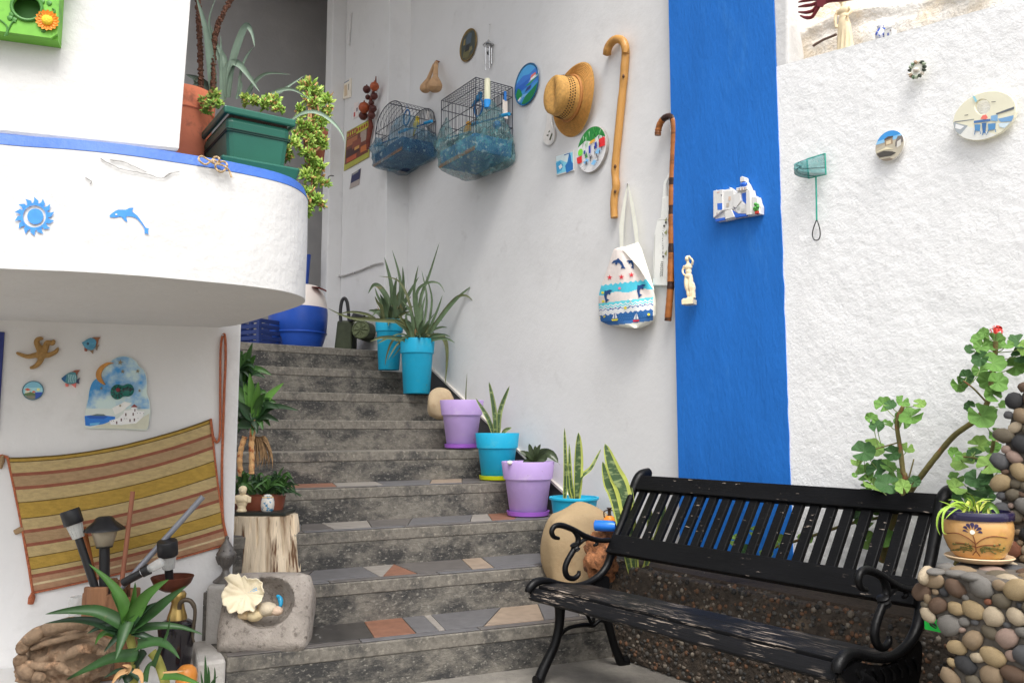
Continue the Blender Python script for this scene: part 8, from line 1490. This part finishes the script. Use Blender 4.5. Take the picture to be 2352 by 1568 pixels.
def solar(label, cap, mid, stake_to, y0, rc, group='solar garden lamps in the corner'):
    p1, p0 = at_y(*cap, y0), at_y(*stake_to, y0 + .03); F_, L_ = axis(p0, p1); kk = pxm(y0); lc = (p1 - at_y(*mid, y0)).length; t = thing('solar_lamp', label, 'lamp', p0, 0, group)
    mb = MB(F_); mb.lathe([(rc * kk * .94, L_ - 17 * kk), (rc * kk, L_ - 15 * kk), (rc * kk, L_ + 14 * kk), (rc * kk * .93, L_ + 17 * kk), (0, L_ + 17 * kk)], 28); mb.build('cap', BLACKP, t)
    mb = MB(F_); mb.lathe([(rc * kk * .55, L_ - lc * 1.0), (rc * kk * .8, L_ - 17.5 * kk), (rc * kk * .76, L_ - 17.5 * kk), (rc * kk * .5, L_ - lc * 1.0)], 24); ln_ = mb.build('lens', CLR, t)
    for i in range(12): a = i / 12 * 6.283; mb = MB(F_); mb.tube([(rc * .57 * kk * math.cos(a), rc * .57 * kk * math.sin(a), L_ - lc), (rc * .8 * kk * math.cos(a), rc * .8 * kk * math.sin(a), L_ - 18 * kk)], .0014, 4); mb.build('lens_rib', CLR, ln_)
    mb = MB(F_); mb.tube([(0, 0, L_ - lc * 1.02), (0, 0, 0)], rc * .42 * kk, 12); mb.build('stake', BLACKP, t); return F_, L_
solar('solar lamp with black cap leaning left out of the tub', (165, 1187), (177, 1236), (228, 1380), yj - .06, 21)
solar('solar lamp with ribbed clear lens standing behind brass jug', (385, 1258), (387, 1308), (389, 1332), yj - .0, 22)
# lantern shaped lamp
p0, p1 = at_y(240, 1390, yj - .02), at_y(240, 1185, yj - .02); t = thing('lantern_lamp', 'black roofed lantern shaped solar lamp at the middle of tub', 'lamp', p0, 0, 'solar garden lamps in the corner'); F_, L_ = axis(p0, p1)
mb = MB(F_ @ Matrix.Rotation(rad(20), 4, 'Z')); mb.lathe([(a * k, L_ + b * k) for a, b in ((30, -30), (43, -32), (42, -27), (22, -10), (18, -3), (12, 0), (0, 0))], 8); mb.build('roof', BLACKP, t)
mb = MB(F_ @ Matrix.Rotation(rad(20), 4, 'Z')); mb.lathe([(17 * k, L_ - 66 * k), (28 * k, L_ - 31 * k)], 8, close=True); mb.build('glass', FROST, t, norm=False); mb = MB(F_); mb.lathe([(18 * k, L_ - 69 * k), (19 * k, L_ - 66 * k), (12 * k, L_ - 70 * k)], 8); mb.tube([(0, 0, L_ - 68 * k), (0, 0, 0)], 11 * k, 12); mb.build('post', BLACKP, t)
for nm, lab, cat, a, b, r_, m, dy in (('garden_cane', 'short orange brown stick between two lamps', 'stick', (192, 1210), (232, 1400), 5.5, mat('orange_stick', lin(160, 92, 46, 1.1), rough=.6, var=.2), .03), ('wooden_rod', 'thin reddish wooden rod standing upright in the tub', 'stick', (305, 1128), (272, 1400), 5, mat('reddish_rod', lin(150, 96, 72, 1.1), rough=.6, var=.2), 0), ('metal_pipe', 'slanted grey metal pipe leaning against the striped bag', 'pipe', (466, 1140), (258, 1372), 6.5, mat('grey_pipe', lin(140, 142, 150, 1.1), rough=.4, metal=.3), .05)):
    mb = MB(); A_, B_ = at_y(*a, yj + dy), at_y(*b, yj - .03); mb.tube([A_, B_], r_ * k, 12); tag(mb.build(nm, m, loc=B_), lab, cat)
t = thing('torch', 'black torch with glassy head pointing out of the tub', 'torch', at_y(285, 1335, yj - .1)); A_, B_ = at_y(282, 1338, yj - .1), at_y(342, 1306, yj - .1); F_, L_ = axis(A_, B_); mb = MB(F_); mb.lathe([(8 * k, 0), (9 * k, 3 * k), (9 * k, L_ * .7), (11 * k, L_ * .75), (12 * k, L_), (9 * k, L_)], 18); mb.build('barrel', BLACKP, t)
mb = MB(F_); mb.lathe([(8 * k, L_), (10 * k, L_ + 8 * k), (11 * k, L_ + 30 * k), (7 * k, L_ + 34 * k), (0, L_ + 34 * k)], 18); mb.build('head', CLR, t); mb = MB(F_); mb.lathe([(9.4 * k, L_ * .72), (11.4 * k, L_ * .76), (9.4 * k, L_ * .8)], 18); mb.build('ring', STEEL, t)
# jug with brass neck and copper dish
c = at_y(402, 1530, yj); c.z = LDG + .001; k = pxm(yj); t = thing('brass_jug', 'black bellied jug with brass neck and wide copper dish', 'jug', c); F_ = Matrix.Translation(c); v0 = 985 + (CH - LDG) / yj * FPX
def zz_(v): return (v0 - v) * k
BLKG = mat('black_glaze', (.012, .01, .014), rough=.12, coat=.5); BRS = mat('brass', lin(178, 150, 92, 1.0), rough=.3, metal=.8, var=.15, vs=30); COP = mat('dull_copper', lin(104, 58, 44, 1.0), rough=.4, metal=.6, var=.2, vs=20)
mb = MB(F_); mb.lathe([(26 * k, 0), (30 * k, zz_(1515)), (36 * k, zz_(1480)), (38 * k, zz_(1440)), (40 * k, zz_(1425)), (38 * k, zz_(1415)), (26 * k, zz_(1408)), (16 * k, zz_(1404))], 36); mb.build('belly', BLKG, t)
mb = MB(F_); mb.lathe([(22 * k, zz_(1408)), (21 * k, zz_(1400)), (16 * k, zz_(1385)), (13 * k, zz_(1370)), (17 * k, zz_(1360)), (18 * k, zz_(1352)), (14 * k, zz_(1346))], 30); mb.build('neck', BRS, t)
mb = MB(Matrix.Translation(c + Vector((-14 * k, 0, 0)))); mb.lathe([(16 * k, zz_(1346)), (28 * k, zz_(1340)), (40 * k, zz_(1328)), (46 * k, zz_(1314)), (45 * k, zz_(1313)), (38 * k, zz_(1326)), (0, zz_(1334))], 36, sx=1.0); mb.build('dish', COP, t)
mb = MB(); mb.tube([at_y(u, v, yj - .02) for u, v in spline([(412, 1398), (414, 1385), (424, 1377), (438, 1380), (447, 1396), (447, 1420), (443, 1445), (442, 1460), (446, 1474)], 5)], [5 * k] * 20 + [4 * k] * 12 + [2.5 * k] * 9, 9); mb.build('handle', mat('old_bronze', lin(84, 74, 62, 1.0), rough=.45, metal=.5, var=.3, vs=40), t)
c = at_y(176, 1440, yj + .06); c.z = LDG + .001; t = thing('glass_jar', 'clear glass jar with yellow contents beside the tub', 'jar', c); F_ = Matrix.Translation(c); zt6 = at_y(176, 1370, yj + .06).z - LDG; mb = MB(F_); mb.lathe([(18 * k, 0), (19 * k, .01), (19 * k, zt6 - .02), (17 * k, zt6), (16 * k, zt6), (17.5 * k, zt6 - .02), (17.5 * k, .012), (0, .01)], 24); mb.build('glass', mat('clear_glass', (.8, .82, .8), rough=.08, alpha=.35, spec=.8), t); mb = MB(F_); mb.lathe([(0, .014), (17 * k, .014), (17 * k, zt6 * .62), (0, zt6 * .64)], 20); mb.build('contents', flat(214, 180, 70), t)
# gnarled stump
ys = 3.2; k = pxm(ys); c = at_y(152, 1510, ys); t = thing('driftwood_stump', 'gnarled brown driftwood stump in the lower left corner', 'stump', (c.x, c.y, LDG)); DW = mat('driftwood', lin(150, 126, 102, .85), rough=.9, var=.22, vs=30, bump=.008, bs=40, col2=lin(96, 72, 52), t2=(.52, .66), s2=11, col3=lin(176, 140, 110), t3=(.58, .7), s3=24)
mb = MB(); cc = Vector((c.x, c.y, LDG + .10)); mb.ico(cc, (108 * k, .13, 78 * k), 5, 0, 0)
for i, p in enumerate(mb.v):
    d = (p - cc); q = d.normalized(); n_ = noise.ridged_multi_fractal(Vector((q.x * 1.6 + 3, q.y * 1.6, q.z * 2.6 + d.x * 2)), .9, 2.2, 4, .9, 2.0) - 1.1; mb.v[i] = cc + d * (1 + .16 * n_ + .08 * noise.noise(q * 5)); mb.v[i].z = max(mb.v[i].z, LDG + .001)
mb.build('burl', DW, t)
for pth, w_2 in (([(45, 1500), (60, 1475), (90, 1452), (130, 1440), (170, 1430), (200, 1438)], 14), ([(50, 1500), (48, 1525), (66, 1548), (100, 1555)], 14), ([(70, 1490), (110, 1475), (150, 1465), (200, 1455), (235, 1458)], 7), ([(60, 1520), (90, 1530), (130, 1528), (160, 1545)], 9), ([(150, 1510), (180, 1490), (215, 1488), (240, 1500)], 11)):
    S_ = spline(pth, 5); mb = MB(); mb.tube([at_y(u, v, ys - .13 + .03 * noise.noise(Vector((i * .3, w_2, 0)))) for i, (u, v) in enumerate(S_)], [w_2 * k * (1 + .14 * noise.noise(Vector((i * .5, w_2, 5)))) * min(1, .5 + .2 * i, .5 + .2 * (len(S_) - 1 - i)) for i in range(len(S_))], 10); mb.build('ridge', DW, t)
# big aloe
ya = 3.02; k = pxm(ya); q = at_y(305, 1560, ya); q.z = LDG; t = thing('aloe', 'large bright green toothed aloe sprawling in front of the stump', 'aloe', q); rg = random.Random(17)
AB = mat('bright_aloe', lin(76, 120, 50, .85), rough=.42, var=.2, vs=12, spec=.5); AM = mat('mid_aloe', lin(54, 90, 46, .8), rough=.45, var=.3, vs=12, col2=lin(110, 104, 58, .8), t2=(.64, .74), s2=14); AD = mat('deep_aloe', lin(40, 66, 42, .8), rough=.42, var=.22, vs=12)
aw = lambda t_: (1 - t_ ** 1.6) * .98 + .015
AL = [([(690, 1235), (650, 1110), (575, 1010), (480, 925)], 74, AB), ([(700, 1240), (775, 1120), (850, 1050), (912, 1008)], 80, AB), ([(720, 1250), (830, 1180), (930, 1100), (1008, 1042)], 76, AM), ([(670, 1250), (530, 1182), (390, 1175), (245, 1195)], 76, AM), ([(665, 1300), (530, 1245), (400, 1228), (245, 1245)], 66, AD), ([(700, 1285), (850, 1262), (980, 1268), (1098, 1306)], 56, AM), ([(690, 1225), (668, 1290), (645, 1370), (624, 1442)], 72, AM), ([(740, 1365), (850, 1348), (920, 1380), (972, 1437)], 62, AM), ([(740, 1420), (610, 1435), (480, 1490), (345, 1556)], 76, AM), ([(660, 1320), (580, 1295), (535, 1318), (514, 1362)], 40, AB), ([(700, 1230), (722, 1100), (730, 1022)], 42, AB), ([(780, 1400), (735, 1480), (690, 1570)], 52, AD), ([(690, 1230), (640, 1140), (600, 1080)], 50, AB), ([(720, 1250), (780, 1180), (850, 1130)], 60, AD), ([(680, 1270), (620, 1330), (560, 1400)], 46, AD), ([(720, 1290), (800, 1320), (860, 1330)], 44, AD), ([(660, 1270), (560, 1260), (470, 1300)], 50, AD),
      ([(830, 1480), (860, 1400), (905, 1300), (920, 1200)], 30, AM), ([(880, 1530), (980, 1540), (1100, 1580)], 50, AB), ([(760, 1540), (690, 1500), (640, 1560)], 44, AD), ([(700, 1560), (650, 1500), (560, 1540)], 44, AD), ([(780, 1560), (800, 1480), (840, 1440)], 34, AM)]
AL = [(a_, b_ * .98, c_) for a_, b_, c_ in AL]
leaves(t, AM, AL, ZC, 1.844, ya, rg, .38, .3, .42, None, aw)
for pth, w_2 in (([(700, 1240), (705, 1330), (730, 1450), (720, 1600)], 44), ([(820, 1400), (850, 1440), (880, 1520), (900, 1600)], 48)): mb = MB(); mb.tube([at_y(*ZC(*p), ya + .03) for p in spline(pth, 6)], w_2 * .21 * k, 12); mb.build('stem', mat('yellow_green_stem', lin(160, 156, 76, 1.0), rough=.6, var=.25, vs=14), t)
leaves(t, DRY, [([(690, 1500), (640, 1520), (600, 1580)], 30), ([(720, 1500), (760, 1520), (770, 1590)], 30), ([(880, 1510), (960, 1505), (1000, 1500)], 12), ([(680, 1520), (700, 1480), (660, 1470)], 26)], ZC, 1.844, ya - .05, rg, .2)
c = at_y(428, 1566, 3.25); k = pxm(3.25); mb = MB(Matrix.Translation((c.x, c.y, LDG))); mb.lathe([(21 * k, .0), (23 * k, .012), (23 * k, .035), (20 * k, .055), (12 * k, .068), (0, .072)], 28); tag(mb.build('orange_knob', mat('orange_varnished_wood', lin(206, 132, 58, 1.05), rough=.35, var=.12, vs=12), loc=(c.x, c.y, LDG)), 'rounded orange wooden knob at foot of the jug', 'wooden knob')
q = at_y(482, 1568, 3.2); q.z = 0; t = thing('grass_clump', 'sparse tuft of upright green blades below the mortar', 'grass', q); leaves(t, AM, [([(1115, 1600), (1112, 1520), (1108, 1415)], 22), ([(1130, 1600), (1128, 1520), (1122, 1470)], 16), ([(1155, 1600), (1162, 1530), (1160, 1480)], 14), ([(1100, 1600), (1090, 1540), (1085, 1500)], 12), ([(1140, 1600), (1148, 1560), (1180, 1530)], 12)], ZC, 1.844, 3.2, rg, .1)
c = at_y(32, 1575, 3.0); k = pxm(3.0); mb = MB(Matrix.Translation((c.x, c.y, LDG + .0))); mb.lathe([(20 * k, 0), (30 * k, .02), (36 * k, .035), (34 * k, .05), (26 * k, .062), (10 * k, .066), (0, .066)], 28); tag(mb.build('dark_bowl', mat('plum_glaze', lin(70, 50, 62), rough=.3, var=.2), loc=(c.x, c.y, LDG)), 'dark plum coloured upturned bowl in bottom left corner', 'bowl')
# navy shutter edge at far left
ps_ = WL.at(1, 900, .012); za, zb2 = at_y(3, 1000, ps_.y).z, at_y(5, 762, ps_.y).z; x1_ = WL.x(ps_); mb = MB(); Q = [WL.pt(x1_ - .12, .002, 0), WL.pt(x1_, .002, 0), WL.pt(x1_, .012, 0), WL.pt(x1_ - .12, .012, 0)]
mb.hexa([p + Vector((0, 0, za)) for p in Q] + [p + Vector((0, 0, zb2)) for p in Q])
tag(mb.build('blue_shutter', mat('navy_shutter_paint', lin(40, 52, 120, 1.1), rough=.5), loc=WL.at(-20, 900), bev=.003), 'edge of a navy painted shutter at far left of wall', 'shutter')
